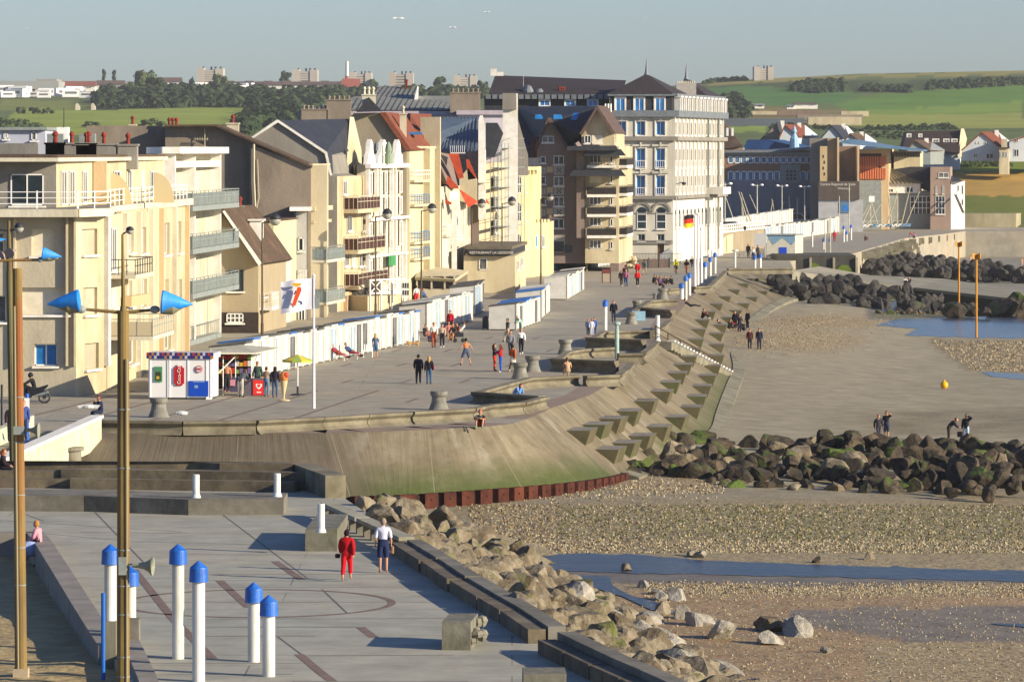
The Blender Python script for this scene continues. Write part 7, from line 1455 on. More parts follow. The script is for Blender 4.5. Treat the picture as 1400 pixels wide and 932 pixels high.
# far bank beyond the slipway, one mass
mb=MB()
for px in range(1182,1475,7):
 for r,(py,z)in enumerate(((376,-3.2),(368,-2.4),(360,-1.8),(353,-1.6))):
  if r==3 and px>1290 or r==2 and px>1370:continue
  p=G(px+rnd.uniform(-3,3),py+rnd.uniform(-2,2)+(px-1180)*.02,z-(px-1180)*.003); me=rnd.choice(RM['g']); s=rnd.uniform(.8,1.3); a=rnd.uniform(0,6.3); ca,sa=math.cos(a),math.sin(a)
  b0=len(mb.v);
  for v in me.vertices:x,y,z_=v.co; mb.v.append((p.x+(x*ca-y*sa)*s,p.y+(x*sa+y*ca)*s,p.z+z_*s*.8))
  for f_ in me.polygons:mb.f.append([b0+q for q in f_.vertices]); mb.mi.append(0)
tag(mb.build('far_boulders',RK_GREY,recalc=False),'dark boulder mass beyond the slipway at the far side','boulders',kind='stuff')
for px,py,s in((1305,426,1.6),(1318,424,1.2),(1372,423,2.0),(1390,420,2.1),(1410,424,2.2),(1330,425,1.0),(1345,427,.9)):rock('d',G(px,py,-3.6),s,'seaweed covered rock at the tide pool','rocks in the tide pools',rnd)
mbk=MB()
for px in range(1200,1470,6):lump(mbk,'d',B(px+rnd.uniform(-4,4),429-(px-1200)*.004+rnd.uniform(-1.5,1.5))+Vector((0,0,.1)),rnd.uniform(.25,.65),rnd)
tag(mbk.build('pool_stones',RK_DARK,recalc=False),'line of small seaweed covered stones along the tide pool','stones',kind='stuff')
for px,py in((228,650),(240,652),(262,652),(285,655),(345,657),(360,659),(398,664),(410,666),(430,667),(320,655)):p=G(px,py+14,-.2); rock('w' if px in(240,262)else 't',Vector((p.x,186.5,ZY(py,186.5)-.35)),.75,'pale rock showing above the dark stepped benches','rocks behind the stepped benches',rnd)
# loose shingle as real stones
SH=[mat('shell_cream','#a5987a'),mat('pebble_tan','#8b7856'),mat('pebble_dark','#4a4232'),mat('pebble_green','#5f5f30')]
mb=MB(); rnd=random.Random(5)
def peb(px,py,s):
 p=B(px,py); a=rnd.uniform(0,6.3); mb.k=rnd.choice((1,2,2,3,3,0)if 690<py<738 else(0,0,1,1,2)); mb.k=1 if mb.k==3 and px<760 else mb.k; x,y=math.cos(a)*s,math.sin(a)*s; h=s*rnd.uniform(.5,1.0)
 v=[(p.x+x,p.y+y,p.z-.02),(p.x-y*.7,p.y+x*.7,p.z-.02),(p.x-x,p.y-y,p.z-.02),(p.x+y*.7,p.y-x*.7,p.z-.02),(p.x+x*.2,p.y+y*.2,p.z+h)]
 mb.add(v,[(0,1,4),(1,2,4),(2,3,4),(3,0,4)])
for _ in range(26000):
 r=rnd.random()
 if r<.62:px=rnd.uniform(640,1410); py=rnd.uniform(690,772); s=rnd.uniform(.045,.11)
 elif r<.72:px=rnd.uniform(880,1410); py=rnd.gauss(805,6); s=rnd.uniform(.04,.09)
 elif r<.84:px=rnd.uniform(760,1400); py=rnd.uniform(800,932); s=rnd.uniform(.03,.08)
 elif r<.93:px=rnd.uniform(1270,1420); py=rnd.uniform(466,508); s=rnd.uniform(.08,.16)
 else:px=rnd.uniform(560,990); py=rnd.gauss(678-(px-560)*.03,8); s=rnd.uniform(.05,.13)
 if px>1265 and py<510 and(py-464)>(px-1268)*.7:continue
 if 6<(py-750)and py<796 and py<790+(px-800)*.02:continue
 peb(px,py,s)
tag(mb.build('shingle',SH,recalc=False),'shells and pebbles strewn over the beach banks','shingle',kind='stuff')
mb=MB()
for _ in range(4200):
 r=rnd.random(); px,py=(rnd.gauss(1120,60),rnd.gauss(440,6))if r<.5 else(rnd.gauss(1080,50),rnd.gauss(464,9))
 if px<1002:continue
 peb(px,py,rnd.uniform(.05,.1))
tag(mb.build('upper_shingle',SH,recalc=False),'patch of pale pebbles on the upper beach near the two walkers','shingle',kind='stuff')
# ================================================================== TREES
LEAFD=mat('dark_foliage','#2b3826','#3c4a2c',sc=.25,rough=.9,spec=.1); LEAFM=mat('mid_foliage','#424f30','#525f38',sc=.25,rough=.9,spec=.1); BARK=mat('bark','#4b4034','#3a3229',sc=2)
def crown_mesh(i,m,n=700,sx=1,sz=1,leaf=.13):
 rnd=random.Random(i); mb=MB(); blobs=[(Vector((rnd.uniform(-.6,.6)*sx,rnd.uniform(-.6,.6)*sx,rnd.uniform(.25,1.3)*sz)),rnd.uniform(.25,.45))for _ in range(9)]
 for _ in range(n):
  c,r=rnd.choice(blobs); d=Vector((rnd.gauss(0,1),rnd.gauss(0,1),rnd.gauss(0,1))).normalized(); p=c+d*r*rnd.uniform(.7,1.05); s=leaf*rnd.uniform(.5,1.2); a=Vector((rnd.gauss(0,1),rnd.gauss(0,1),rnd.gauss(0,1))).normalized(); e=(d+a*.6).normalized().orthogonal().normalized(); g=e.cross(d).normalized()
  mb.face([p+e*s,p+g*s,p-e*s,p-g*s])
 return mb.mesh('crown',m,recalc=False)
CRN=[crown_mesh(i,LEAFD if i%2 else LEAFM)for i in range(6)]; POP=crown_mesh(20,LEAFD,500,.3,1.3)
mbt=MB(); mbt.tube((0,0,0),(0,0,.6),.06,.04,6); mbt.tube((0,0,.5),(.2,.05,.95),.035,.015,5); mbt.tube((0,0,.5),(-.18,.1,.9),.035,.015,5); TRK=mbt.mesh('trunk',BARK)
def tree(label,px,pb,pt,w,grp,pop=False,sd=0):
 p=hill_at(px,min(pb,209))if pb<215 else PY(px,pb,700); h=(pb-pt)/F*p.y; t=thing('tree',label,'tree',p-Vector((0,0,.5)),grp); s=(w/F*p.y*.62,w/F*p.y*.62,h/1.65)
 for nm,me in(('crown',POP if pop else CRN[sd%6]),('trunk',TRK)):o=D.objects.new(nm,me); C.objects.link(o); o.parent=t; o.scale=s; o.rotation_euler=(0,0,sd*1.3)
TR=[(195,128,93,34,'biggest dark tree on the skyline'),(213,130,101,26,'dark tree leaning against the biggest skyline tree'),(178,132,108,22,'dark tree left of the biggest skyline tree'),(263,124,104,9,'narrow dark tree left of the first tower block'),(300,126,98,22,'round dark tree in front of the first tower block'),(391,114,96,16,'round dark tree left of the second tower block'),(511,120,106,13,'dark tree right of the chimney stack'),(598,122,102,20,'round dark tree between the two middle tower blocks'),(240,132,112,20,'dark tree right of the big skyline pair'),(660,124,108,14,'dark tree by the last tower block of the row'),(570,130,112,16,'low dark tree right of the third tower block')]
for i,(px,b_,t_,w,lb)in enumerate(TR):tree(lb,px,b_,t_,w,'trees on the skyline',sd=i)
tree('left narrow poplar on the skyline',142,112,96,9,'skyline poplars',True); tree('right narrow poplar on the skyline',156,112,97,10,'skyline poplars',True,3)
for i,(px,lb)in enumerate(((27,'left'),(47,'middle'),(65,'right'))):tree(lb+' of three round dark shrubs on the left hillside',px,156,144,15,'three hillside shrubs',sd=i)
tree('round dark tree standing alone in the light green field',207,173,158,30,'field trees',sd=2); tree('bushy tree at the left edge of the light green field',125,173,163,22,'field trees',sd=4)
# woods and hedges far off: one mass each
def wood(label,pts,n,h=1,m=None,name='wood',seed=1,leaf=.5):
 rnd=random.Random(seed); mb=MB(); xs_=[p[0]for p in pts]; ys_=[p[1]for p in pts]; cnt=0
 while cnt<n:
  px,py=rnd.uniform(min(xs_),max(xs_)),rnd.uniform(min(ys_),max(ys_))
  if not inpoly(px,py,pts):continue
  cnt+=1; p=hill_at(px,py); R_=h*.27*rnd.uniform(.6,1.3); H_=R_*rnd.uniform(1.0,1.6)
  for _ in range(34):
   d=Vector((rnd.gauss(0,1),rnd.gauss(0,1),abs(rnd.gauss(0,1)))).normalized(); q=p+Vector((d.x*R_,d.y*R_,d.z*H_+R_*.3))*1.0; s=leaf*R_*rnd.uniform(.5,1); e=(d+Vector((rnd.gauss(0,.4),rnd.gauss(0,.4),rnd.gauss(0,.4)))).normalized().orthogonal().normalized(); g=e.cross(d).normalized(); mb.face([q+e*s,q+g*s,q-e*s,q-g*s])
 tag(mb.build(name,m or LEAFD,recalc=False),label,name,kind='stuff')
wood('dark wood covering the hillside behind the left buildings',[(130,138),(150,128),(250,124),(330,126),(400,132),(440,128),(470,140),(440,152),(300,148),(135,149)],1056,9,seed=1)
wood('dark wood running down behind the brown walls and zinc roof',[(350,150),(380,136),(430,140),(430,170),(360,175),(330,190),(320,176)],384,8,seed=2)
wood('dark trees showing between the tower blocks on the skyline',[(440,128),(470,126),(640,126),(670,128),(670,136),(440,136)],352,7,seed=8)
wood('dark hedgerow bands crossing the green hill',[(1080,128),(1090,118),(1150,115),(1158,127),(1120,130)],288,6,seed=3,name='hedgerow'); wood('hedgerow on the middle of the green hill',[(1175,127),(1185,121),(1245,123),(1245,128)],160,5,seed=4,name='hedgerow'); wood('hedgerow on the right of the green hill',[(1258,125),(1275,116),(1320,113),(1400,112),(1400,117),(1310,123)],256,5,seed=5,name='hedgerow')
wood('dark thicket on the slope right of the hotel roof',[(985,140),(1010,135),(1025,150),(1022,163),(990,160)],224,6,seed=6,name='thicket'); wood('hedge in front of the white gabled house',[(1296,229),(1300,216),(1382,216),(1384,228)],416,1.6,LEAFM,'hedge',7)
wood('thicket above the long brown terrace house',[(1175,190),(1180,176),(1235,177),(1300,174),(1310,180),(1240,184),(1225,196)],288,3,seed=9,name='thicket'); wood('bushes along the village lane on the hill',[(1050,178),(1060,172),(1120,176),(1175,180),(1175,186)],128,3,seed=10,name='bushes'); wood('thin skyline hedge left of the hill block',[(962,114),(990,110),(1020,109.5),(1020,111),(990,112),(962,116)],96,4,seed=12,name='hedgerow')
wood('bushes at the foot of the left hillside fields',[(0,168),(40,172),(60,178),(0,182)],96,4,LEAFM,'bushes',13)
# ================================================================== FAR TOWN
TW=mat('tower_block_render','#b5ada0','#a69e92',sc=.05); TG=mat('tower_block_windows','#5f6264','#74777a',sc=.1)
def tower(label,x0,x1,yt,yb,endw=.3):
 p=hill_at((x0+x1)/2,min(yb+3,124)); Y=p.y; t=thing('tower_block',label,'tower block',(XY((x0+x1)/2,Y),Y,ZY(yb,Y)),'distant tower blocks'); a,c=XY(x0,Y),XY(x1,Y); z0,z1=ZY(yb+5,Y),ZY(yt,Y); w=c-a
 mb=MB(); mb.box(a,a+w*.27,Y,Y+14,z0,z1); mb.build('end_wall',TW,t); mb=MB(); mb.box(c-w*.3,c,Y,Y+14,z0,z1-.3); mb.build('end_wall',TW,t); mb=MB(); mb.box(a+w*.27,c-w*.3,Y+1,Y+13,z0,z1-1); mb.build('window_wall',TG,t)
 n_=6
 for i in range(n_):mb=MB(); z=z0+(z1-1-z0)*(i+.5)/n_; mb.box(a+w*.27,c-w*.3,Y+.4,Y+1,z-.5,z+.5); mb.build('balcony_band',TW,t)
 mb=MB(); [mb.box(a+w*u,a+w*u+w*.06,Y+4,Y+7,z1-1,z1+w*.05)for u in(.2,.5,.66,.85)]; mb.build('roof_plant',DARKM,t)
tower('tower block behind the round dark tree, leftmost of the skyline row',269,305,93,110); tower('second tower block from the left, beside a round tree',399.5,434,95,112); tower('tower block directly right of the red and white chimney stack',478,508,99,117); tower('tower block in the middle of the skyline row',531.5,565,99,119); tower('tower block left of the long dark hotel wing',620,652,103,120); tower('lone white block on the crest of the green hill',1031,1058,91,107)
Y=2250.; t=thing('chimney_stack','tall white chimney stack with red base and red boiler house on the skyline','chimney stack',(XY(474,Y),Y,ZY(116,Y))); mb=MB(); mb.lathe((XY(474.5,Y),Y,ZY(120,Y)),[(1.0,0),(.75,ZY(84,Y)-ZY(120,Y))],12); mb.build('stack',WHITE,t); mb=MB(); mb.lathe((XY(474.5,Y),Y,ZY(120,Y)),[(1.1,0),(1.0,ZY(104,Y)-ZY(120,Y))],12); mb.build('red_base',mat('dull_red','#a0584c'),t); mb=MB(); mb.box(XY(468,Y),XY(493,Y),Y-6,Y-1,ZY(122,Y),ZY(108,Y)); mb.build('boiler_house',mat('dull_red','#a0584c'),t)
REDR=mat('far_red_roof','#8f5546','#7a4a3f',sc=.05); BRR=mat('far_brown_roof','#635148','#54453f',sc=.05)
def far_house(label,x0,x1,yt,ye,yb,roof,wm=WHITE,grp='terraced houses on the skyline',name='far_house',Y=None):
 Y=Y or hill_at((x0+x1)/2,min(yb,205)).y-12; t=thing(name,label,'house',(XY((x0+x1)/2,Y),Y,ZY(yb,Y)),grp); a,c=XY(x0,Y),XY(x1,Y); mb=MB(); mb.box(a,c,Y,Y+8,ZY(yb+2,Y),ZY(ye,Y)); mb.build('wall',wm,t); mb=MB(); ze,zt_=ZY(ye,Y),ZY(yt,Y); mb.add([(a-.4,Y-.6,ze),(c+.4,Y-.6,ze),(c+.4,Y+8.6,ze),(a-.4,Y+8.6,ze),(a,Y+4,zt_),(c,Y+4,zt_)],[(0,1,5,4),(2,3,4,5),(0,4,3),(1,2,5),(3,2,1,0)]); mb.build('roof',roof,t)
 w=c-a; k=max(2,int(w/6))
 for i in range(k):mb=MB(); mb.box(a+w*(i+.25)/k,a+w*(i+.65)/k,Y-.08,Y-.01,ZY(yb,Y)+.8,ze-.6); mb.build('window',TG,t)
fh=[(82,130,111,118,123,REDR,'long red roofed house group left of the poplars'),(131,170,110,116,121,BRR,'brown roofed house row below the poplars'),(212,248,106,112,117,BRR,'pale flat building right of the biggest skyline tree'),(232,256,115,120,124,REDR,'small red roofed house right of the biggest tree'),(268,290,0,0,0,None,None)]
for x0,x1,yt,ye,yb,rf,lb in fh[:-1]:far_house(lb,x0,x1,yt,ye,yb,rf)
for i,x in enumerate(range(308,470,13)):far_house(('first','second','third','fourth','fifth','sixth','seventh','eighth','ninth','tenth','eleventh','twelfth','thirteenth')[i]+' from the left of the brown roofed skyline terrace',x,x+12,110.5+(i%2),116.5,120.5,BRR)
for i,x in enumerate((680,)):pass
Y=2230.; t=thing('long_shed','long low white factory shed on the skyline at the left edge','shed',(XY(40,Y),Y,ZY(120,Y))); mb=MB(); mb.box(XY(-20,Y),XY(80,Y),Y,Y+40,ZY(122,Y),ZY(111,Y)); mb.build('body',mat('shed_white','#989b98','#8a8d8a',sc=.02),t); mb=MB(); mb.box(XY(48,Y),XY(76,Y),Y+5,Y+30,ZY(111,Y),ZY(108,Y)); mb.build('raised_roof',mat('shed_roof','#8f8a80'),t)
rnd=random.Random(21)
cv=thing('caravan','white caravan in the camp site on the left hillside','caravan',hill_at(60,135),'caravans on the camp site'); p=hill_at(60,135); mb=MB(); mb.box(p.x-3,p.x+3,p.y-1.2,p.y+1.2,p.z+.4,p.z+3); mb.build('body',WHITE2,cv); mb=MB(); mb.box(p.x-2,p.x+2,p.y-1.25,p.y-1.2,p.z+1.5,p.z+2.3); mb.build('window',TG,cv)
KIDS.pop(cv.name,None)
for i in range(34):
 px=rnd.uniform(2,128)if i<22 else rnd.uniform(272,345); py=rnd.uniform(129.5,136)if i<22 else rnd.uniform(124,128.5); dup(cv,hill_at(px,py),rnd.uniform(-.5,.5),None,None,rnd.uniform(.8,1.5))
for px,lb in((106,'left'),(127.5,'right')):p=hill_at(px,150); mb=MB(); w=6/F*p.y; mb.extr([p+Vector((-w/2,0,-.5)),p+Vector((w/2,0,-.5)),p+Vector((w/2,0,w*.7)),p+Vector((-w*.1,0,w*1.5)),p+Vector((-w*.5,0,w*1.2))],(0,w,0)); tag(mb.build('stone_ruin',IVORY),lb+' of two pale roofless ruins in the hillside meadow','ruin')
# village walls and houses on the hill
for x0,x1,y0,y1,lb,m in((1022,1062,152,155,'tan village wall, left upper part',CREAM),(1062,1120,151,156,'tan village wall, middle upper part',BRT),(1150,1188,152,157,'pale old wall at the right of the hill village',CREAM),(1105,1178,160,169,'long pale wall running down from the hill village',CREAM),(985,1100,162,171,'long grey blue wall below the hill village',mat('grey_blue_wall','#5c636a','#50575e',sc=.05)),(1090,1180,157,162,'low brown building group of the hill village',BRNW)):
 Y=hill_at((x0+x1)/2,(y0+y1)/2).y-20; mb=MB(); mb.box(XY(x0,Y),XY(x1,Y),Y,Y+5,ZY(y1+2,Y),ZY(y0,Y)); tag(mb.build('village_wall',m),lb,'wall')
for x0,x1,yt,ye,yb,lb in((1023,1045,141.5,144,146.5,'white flat farm building on the hill'),(1076,1086,143.5,145,147.5,'small white farm shed on the hill'),(1086,1118,140,142.5,147,'brown farmhouse with pale gable on the hill')):far_house(lb,x0,x1,yt,ye,yb,BRR if x0>1080 else GREYM,WHITE,'farm buildings on the hill')
# ================================================================== BOAT YARD
rnd=random.Random(3); HUL=[mat('hull_white','#c4c6c4'),mat('hull_orange','#c8742a'),mat('hull_blue','#5f7f9c')]
def dinghy(label,px,Y,yt,lean,hc=0,sail=None):
 p=Vector((XY(px,Y),Y,ZY(299,Y)+.0 if False else 0)); t=thing('sailing_dinghy',label,'sailing boat',(p.x,Y,.6),'sailing dinghies in the boat yard'); mb=MB(); L_=2.3; prof_=[(-L_,.55),(-L_*.5,.75),(.3,.8),(L_*.7,.5),(L_,.05)]; vs=[]
 for x,w in prof_:vs+=[(p.x+x*.45,p.y+x*.9-w*.5,1.15),(p.x+x*.45+.0,p.y+x*.9,.65),(p.x+x*.45+w,p.y+x*.9+w*.3,1.15)]
 fs=[]
 for i in range(4):b0=i*3; fs+=[(b0,b0+1,b0+4,b0+3),(b0+1,b0+2,b0+5,b0+4),(b0+2,b0,b0+3,b0+5)]
 mb.add(vs,fs); mb.build('hull',HUL[hc],t); zt=ZY(yt,Y); mb=MB(); mb.tube((p.x,p.y,.9),(p.x+lean,p.y,zt),.12,.07,6); mb.build('mast',mat('aluminium_mast','#b1aa94','#9d977f',sc=1),t)
 if rnd.random()<.6:mb=MB(); mb.tube((p.x,p.y,1.7),(p.x-2.0,p.y-.4,1.6),.06,.05,5); mb.build('boom',mat('aluminium_mast','#b1aa94'),t)
 return t
k=0
for px,yt,ln in((1010,264,-2.2),(1015,270,-.1),(1020,269,-.8),(1028,262,-2.0),(1033,263,-2.2),(1044,266,-2.4),(1050,274,.8),(1056,276,2.0),(1063,272,-1),(1079,272,0),(1082,268,-.4),(1090,271,.0),(1066,280,.4)):
 k+=1; dinghy(('leaning' if abs(ln)>1 else 'upright')+' masted dinghy, '+('first second third fourth fifth sixth seventh eighth ninth tenth eleventh twelfth thirteenth'.split()[k-1])+' mast right of the hotel',px,662 if px<1040 else 742,yt,ln,0)
k=0
for px,yt,ln in((1178,268,2.2),(1184,276,2.8),(1190,265,0),(1200,272,-1.2),(1205,262,0),(1212,266,1.8),(1219,264,-.6),(1226,262,0),(1232,255,1.6),(1238,262,2.4),(1172,280,2.0)):
 k+=1; dinghy(('leaning' if abs(ln)>1 else 'upright')+' masted dinghy, '+('first second third fourth fifth sixth seventh eighth ninth tenth eleventh'.split()[k-1])+' in front of the club house',px,744+k,yt,ln,rnd.choice((0,0,2)))
for px,c_,lb in((1126,'#d08a1e','bright orange yellow sail bundle beside the sailing centre'),(1135,'#c8502a','orange and white sail bundle beside the sailing centre'),(1063,'#a84a44','faded red boat cover among the masts')):p=PY(px,300,740); mb=MB(); mb.lathe((0,0,0),[(.5,0),(.65,.6),(.45,1.3),(.1,1.9)],9); o=mb.build('sail_bundle',mat('sail_'+c_[1:],c_)); o.location=(p.x,740,.8); tag(o,lb,'sail')
p=G(1193,311); mb=MB(); mb.box(XY(1188,745),XY(1194,745)+.2,744.9,745,ZY(276,745),ZY(268,745)); tag(mb.build('white_flag',WHITE2),'small white flag among the club house masts','flag')
# parked cars
def car(label,px,Y,col,L_=4.2,van=False,rz=0,py=306):
 z=max(0,ZY(py,Y))if py>0 else 0; t=thing('parked_car',label,'car',(XY(px,Y),Y,z),'cars parked behind the huts'); x=XY(px,Y); h=1.5 if not van else 1.95
 P=[(-L_/2,.35),(L_/2,.35),(L_/2,.85),(L_*.32,.95),(L_*.16,h),(-L_*.34,h),(-L_*.47,.95),(-L_/2,.85)]; mb=MB(); mb.extr([Vector((x+a,Y-.85,z+b))for a,b in P],(0,1.7,0)); mb.build('body',mat('car_'+col[1:],col,rough=.25,spec=.6),t)
 mb=MB(); WN=[(-L_*.42,.95),(L_*.27,.95),(L_*.14,h-.12),(-L_*.32,h-.12)]; mb.extr([Vector((x+a,Y-.87,z+b))for a,b in WN],(0,.03,0)); mb.build('window',GLASS,t)
 for sx in(-L_*.3,L_*.3):mb=MB(); mb.lathe((x+sx,Y-.9,z+.33),[(.33,0),(.33,.2)],14,axis=(0,1,0)); mb.build('wheel',DARKM,t)
car('white van parked behind the far huts',1089,746,'#b9bdbd',5,True,py=307); car('dark car parked beside the white van',1104,750,'#2c3038',4.3,py=307); car('dark car parked half hidden left of the white van',1054,738,'#23262c',4.2,py=310); car('dark hatchback near the corner of the hotel',1000,600,'#1f2227',4,py=318); car('dark car parked behind the first row of huts',455,305,'#2f2d28',4.3,py=-1)
# seagulls
GU=mat('gull_white','#c9c9c6')
for px,py,s,lb in((545,26,.55,'largest seagull gliding high over the tower blocks'),(619,38,.35,'small seagull right of the large one'),(666,17,.3,'small seagull near the top of the sky'),(882,24,.18,'tiny seagull above the hotel'),(37,39,.18,'tiny seagull at upper left')):
 Y=260.; p=PY(px,py,Y); mb=MB(); mb.tube((p.x-.25*s,Y,p.z),(p.x+.25*s,Y-.1,p.z-.02),.06*s,.03*s,6)
 for d in(-1,1):mb.extr([p+Vector((-.05*s,0,.02)),p+Vector((.12*s,0,.02)),p+Vector((d*.35*s,.3*s*d,.14*s)),p+Vector((d*.65*s,.5*s*d,.03*s))],(0,0,.02*s))
 tag(mb.build('seagull',GU),lb,'bird','gulls')
for px,py,lb,w in((121,556,'blurred white gull low over the esplanade left of the sitting man',.55),(249,565,'blurred white gull low above the parapet right of the bollard',.3)):
 Y=205.; p=PY(px,py,Y); mb=MB(); mb.sphere(p,.16,8,6,(1.5,.8,.6)); mb.extr([p+Vector((-w,0,.05)),p+Vector((-.1,0,.12)),p+Vector((.1,0,.12)),p+Vector((w,0,.08)),p+Vector((w*.8,0,-.06)),p+Vector((-w*.8,0,-.06))],(0,.03,0)); tag(mb.build('seagull',GU),lb,'bird','gulls')
 # ================================================================== PEOPLE
V=Vector
def joints(pose):
 J=dict(pel=(0,0,.93),waist=(0,0,1.08),chest=(0,.01,1.28),neck=(0,.01,1.45),head=(0,-.015,1.59))
 A={}
 def leg(s,hip=None,kn=None,an=None,toe=None):A['hip'+s],A['kn'+s],A['an'+s],A['toe'+s]=hip,kn,an,toe
 def arm(s,sh,el,wr):A['sh'+s],A['el'+s],A['wr'+s]=sh,el,wr
 L_,R_=-1,1
 for s,k in(('L',-1),('R',1)):
  leg(s,(k*.09,0,.90),(k*.10,-.01,.50),(k*.10,.02,.09),(k*.12,-.13,.03)); arm(s,(k*.18,.01,1.40),(k*.235,.03,1.13),(k*.25,-.05,.88))
 if pose=='walk':leg('L',(-.09,0,.90),(-.10,-.17,.52),(-.10,-.22,.10),(-.11,-.38,.06)); leg('R',(.09,0,.90),(.10,.06,.50),(.10,.30,.16),(.11,.20,.03)); arm('L',(-.18,.01,1.40),(-.24,.12,1.15),(-.24,.10,.90)); arm('R',(.18,.01,1.40),(.24,-.06,1.14),(.23,-.22,.95))
 if pose=='wide':
  for s,k in(('L',-1),('R',1)):leg(s,(k*.10,0,.86),(k*.24,-.08,.48),(k*.30,.0,.08),(k*.36,-.12,.03)); arm(s,(k*.19,0,1.36),(k*.36,.02,1.14),(k*.48,-.1,.93))
  J.update(pel=(0,0,.89))
 if pose in('sit','sitphone'):
  J.update(pel=(0,.0,.52),waist=(0,.0,.66),chest=(0,-.03,.86),neck=(0,-.06,1.03),head=(0,-.09,1.17))
  for s,k in(('L',-1),('R',1)):leg(s,(k*.09,0,.50),(k*.13,-.42,.50),(k*.12,-.44,.09),(k*.13,-.59,.03)); arm(s,(k*.18,-.03,.98),(k*.24,-.10,.72),(k*.12,-.33,.60))
  if pose=='sitphone':
   for s,k in(('L',-1),('R',1)):arm(s,(k*.17,-.05,.97),(k*.2,-.3,.76),(k*.05,-.30,1.0))
 if pose=='hunch':
  J.update(pel=(0,.0,.52),waist=(0,-.06,.64),chest=(0,-.2,.80),neck=(0,-.32,.90),head=(0,-.42,.98))
  for s,k in(('L',-1),('R',1)):leg(s,(k*.09,0,.50),(k*.15,-.42,.52),(k*.13,-.42,.09),(k*.14,-.57,.03)); arm(s,(k*.17,-.24,.88),(k*.2,-.42,.62),(k*.08,-.46,.88))
 if pose=='floor':
  J.update(pel=(0,.0,.12),waist=(0,-.02,.27),chest=(0,-.08,.46),neck=(0,-.13,.62),head=(0,-.17,.76))
  for s,k in(('L',-1),('R',1)):leg(s,(k*.09,0,.12),(k*.17,-.36,.46),(k*.15,-.62,.09),(k*.17,-.76,.03)); arm(s,(k*.18,-.1,.57),(k*.27,-.28,.42),(k*.12,-.46,.46))
 if pose=='recline':
  J.update(pel=(0,.0,.42),waist=(0,.1,.52),chest=(0,.24,.68),neck=(0,.34,.82),head=(0,.37,.96))
  for s,k in(('L',-1),('R',1)):leg(s,(k*.09,0,.42),(k*.11,-.45,.42),(k*.11,-.85,.2),(k*.12,-.97,.28)); arm(s,(k*.18,.3,.78),(k*.26,.1,.58),(k*.15,-.15,.56))
 if pose=='lieslope':
  J.update(pel=(0,.0,.12),waist=(0,.14,.2),chest=(0,.32,.32),neck=(0,.44,.44),head=(0,.46,.58))
  for s,k in(('L',-1),('R',1)):leg(s,(k*.09,0,.12),(k*.11,-.4,.18),(k*.11,-.8,.08),(k*.13,-.9,.18)); arm(s,(k*.19,.38,.4),(k*.3,.42,.16),(k*.25,.2,.06))
 if pose=='lean':
  J.update(waist=(0,-.08,1.05),chest=(0,-.26,1.2),neck=(0,-.38,1.3),head=(0,-.48,1.38))
  for s,k in(('L',-1),('R',1)):arm(s,(k*.17,-.32,1.27),(k*.2,-.45,1.02),(k*.14,-.6,.95))
 if pose=='salute':arm('R',(.18,.01,1.42),(.36,-.1,1.5),(.12,-.14,1.62))
 if pose=='phone':
  for s,k in(('L',-1),('R',1)):arm(s,(k*.18,0,1.40),(k*.21,-.1,1.15),(k*.06,-.28,1.28))
 if pose=='ride':
  J.update(pel=(0,.12,.92),waist=(0,.02,1.05),chest=(0,-.14,1.22),neck=(0,-.25,1.36),head=(0,-.3,1.5)); leg('L',(-.09,.1,.90),(-.1,-.22,.72),(-.12,-.06,.36),(-.12,-.2,.32)); leg('R',(.09,.1,.90),(.1,-.1,.55),(.12,.06,.16),(.12,-.08,.12))
  for s,k in(('L',-1),('R',1)):arm(s,(k*.17,-.18,1.3),(k*.25,-.38,1.12),(k*.24,-.55,1.02))
 if pose=='moto':
  J.update(pel=(0,.1,.82),waist=(0,.06,.96),chest=(0,-.04,1.14),neck=(0,-.1,1.3),head=(0,-.14,1.44))
  for s,k in(('L',-1),('R',1)):leg(s,(k*.1,.08,.8),(k*.2,-.3,.68),(k*.2,-.1,.3),(k*.2,-.24,.26)); arm(s,(k*.18,-.06,1.24),(k*.27,-.3,1.08),(k*.27,-.52,.98))
 J.update(A); return{k:V(v)for k,v in J.items()}
BONES=[('pel','waist'),('waist','chest'),('chest','neck'),('neck','head')]+[(a+s,b+s)for s in 'LR' for a,b in(('hip','kn'),('kn','an'),('an','toe'),('sh','el'),('el','wr'))]+[('pel','hipL'),('pel','hipR'),('chest','shL'),('chest','shR')]
RAD=dict(pel=.135,waist=.118,chest=.145,neck=.056,head=.06,hip=.092,kn=.058,an=.04,toe=.035,sh=.062,el=.042,wr=.028)
REG={'pel-waist':'hipz','waist-chest':'torso','chest-neck':'torso','neck-head':'head','hip-kn':'thigh','kn-an':'shank','an-toe':'foot','sh-el':'uarm','el-wr':'farm','pel-hip':'hipz','chest-sh':'torso'}
PC={}
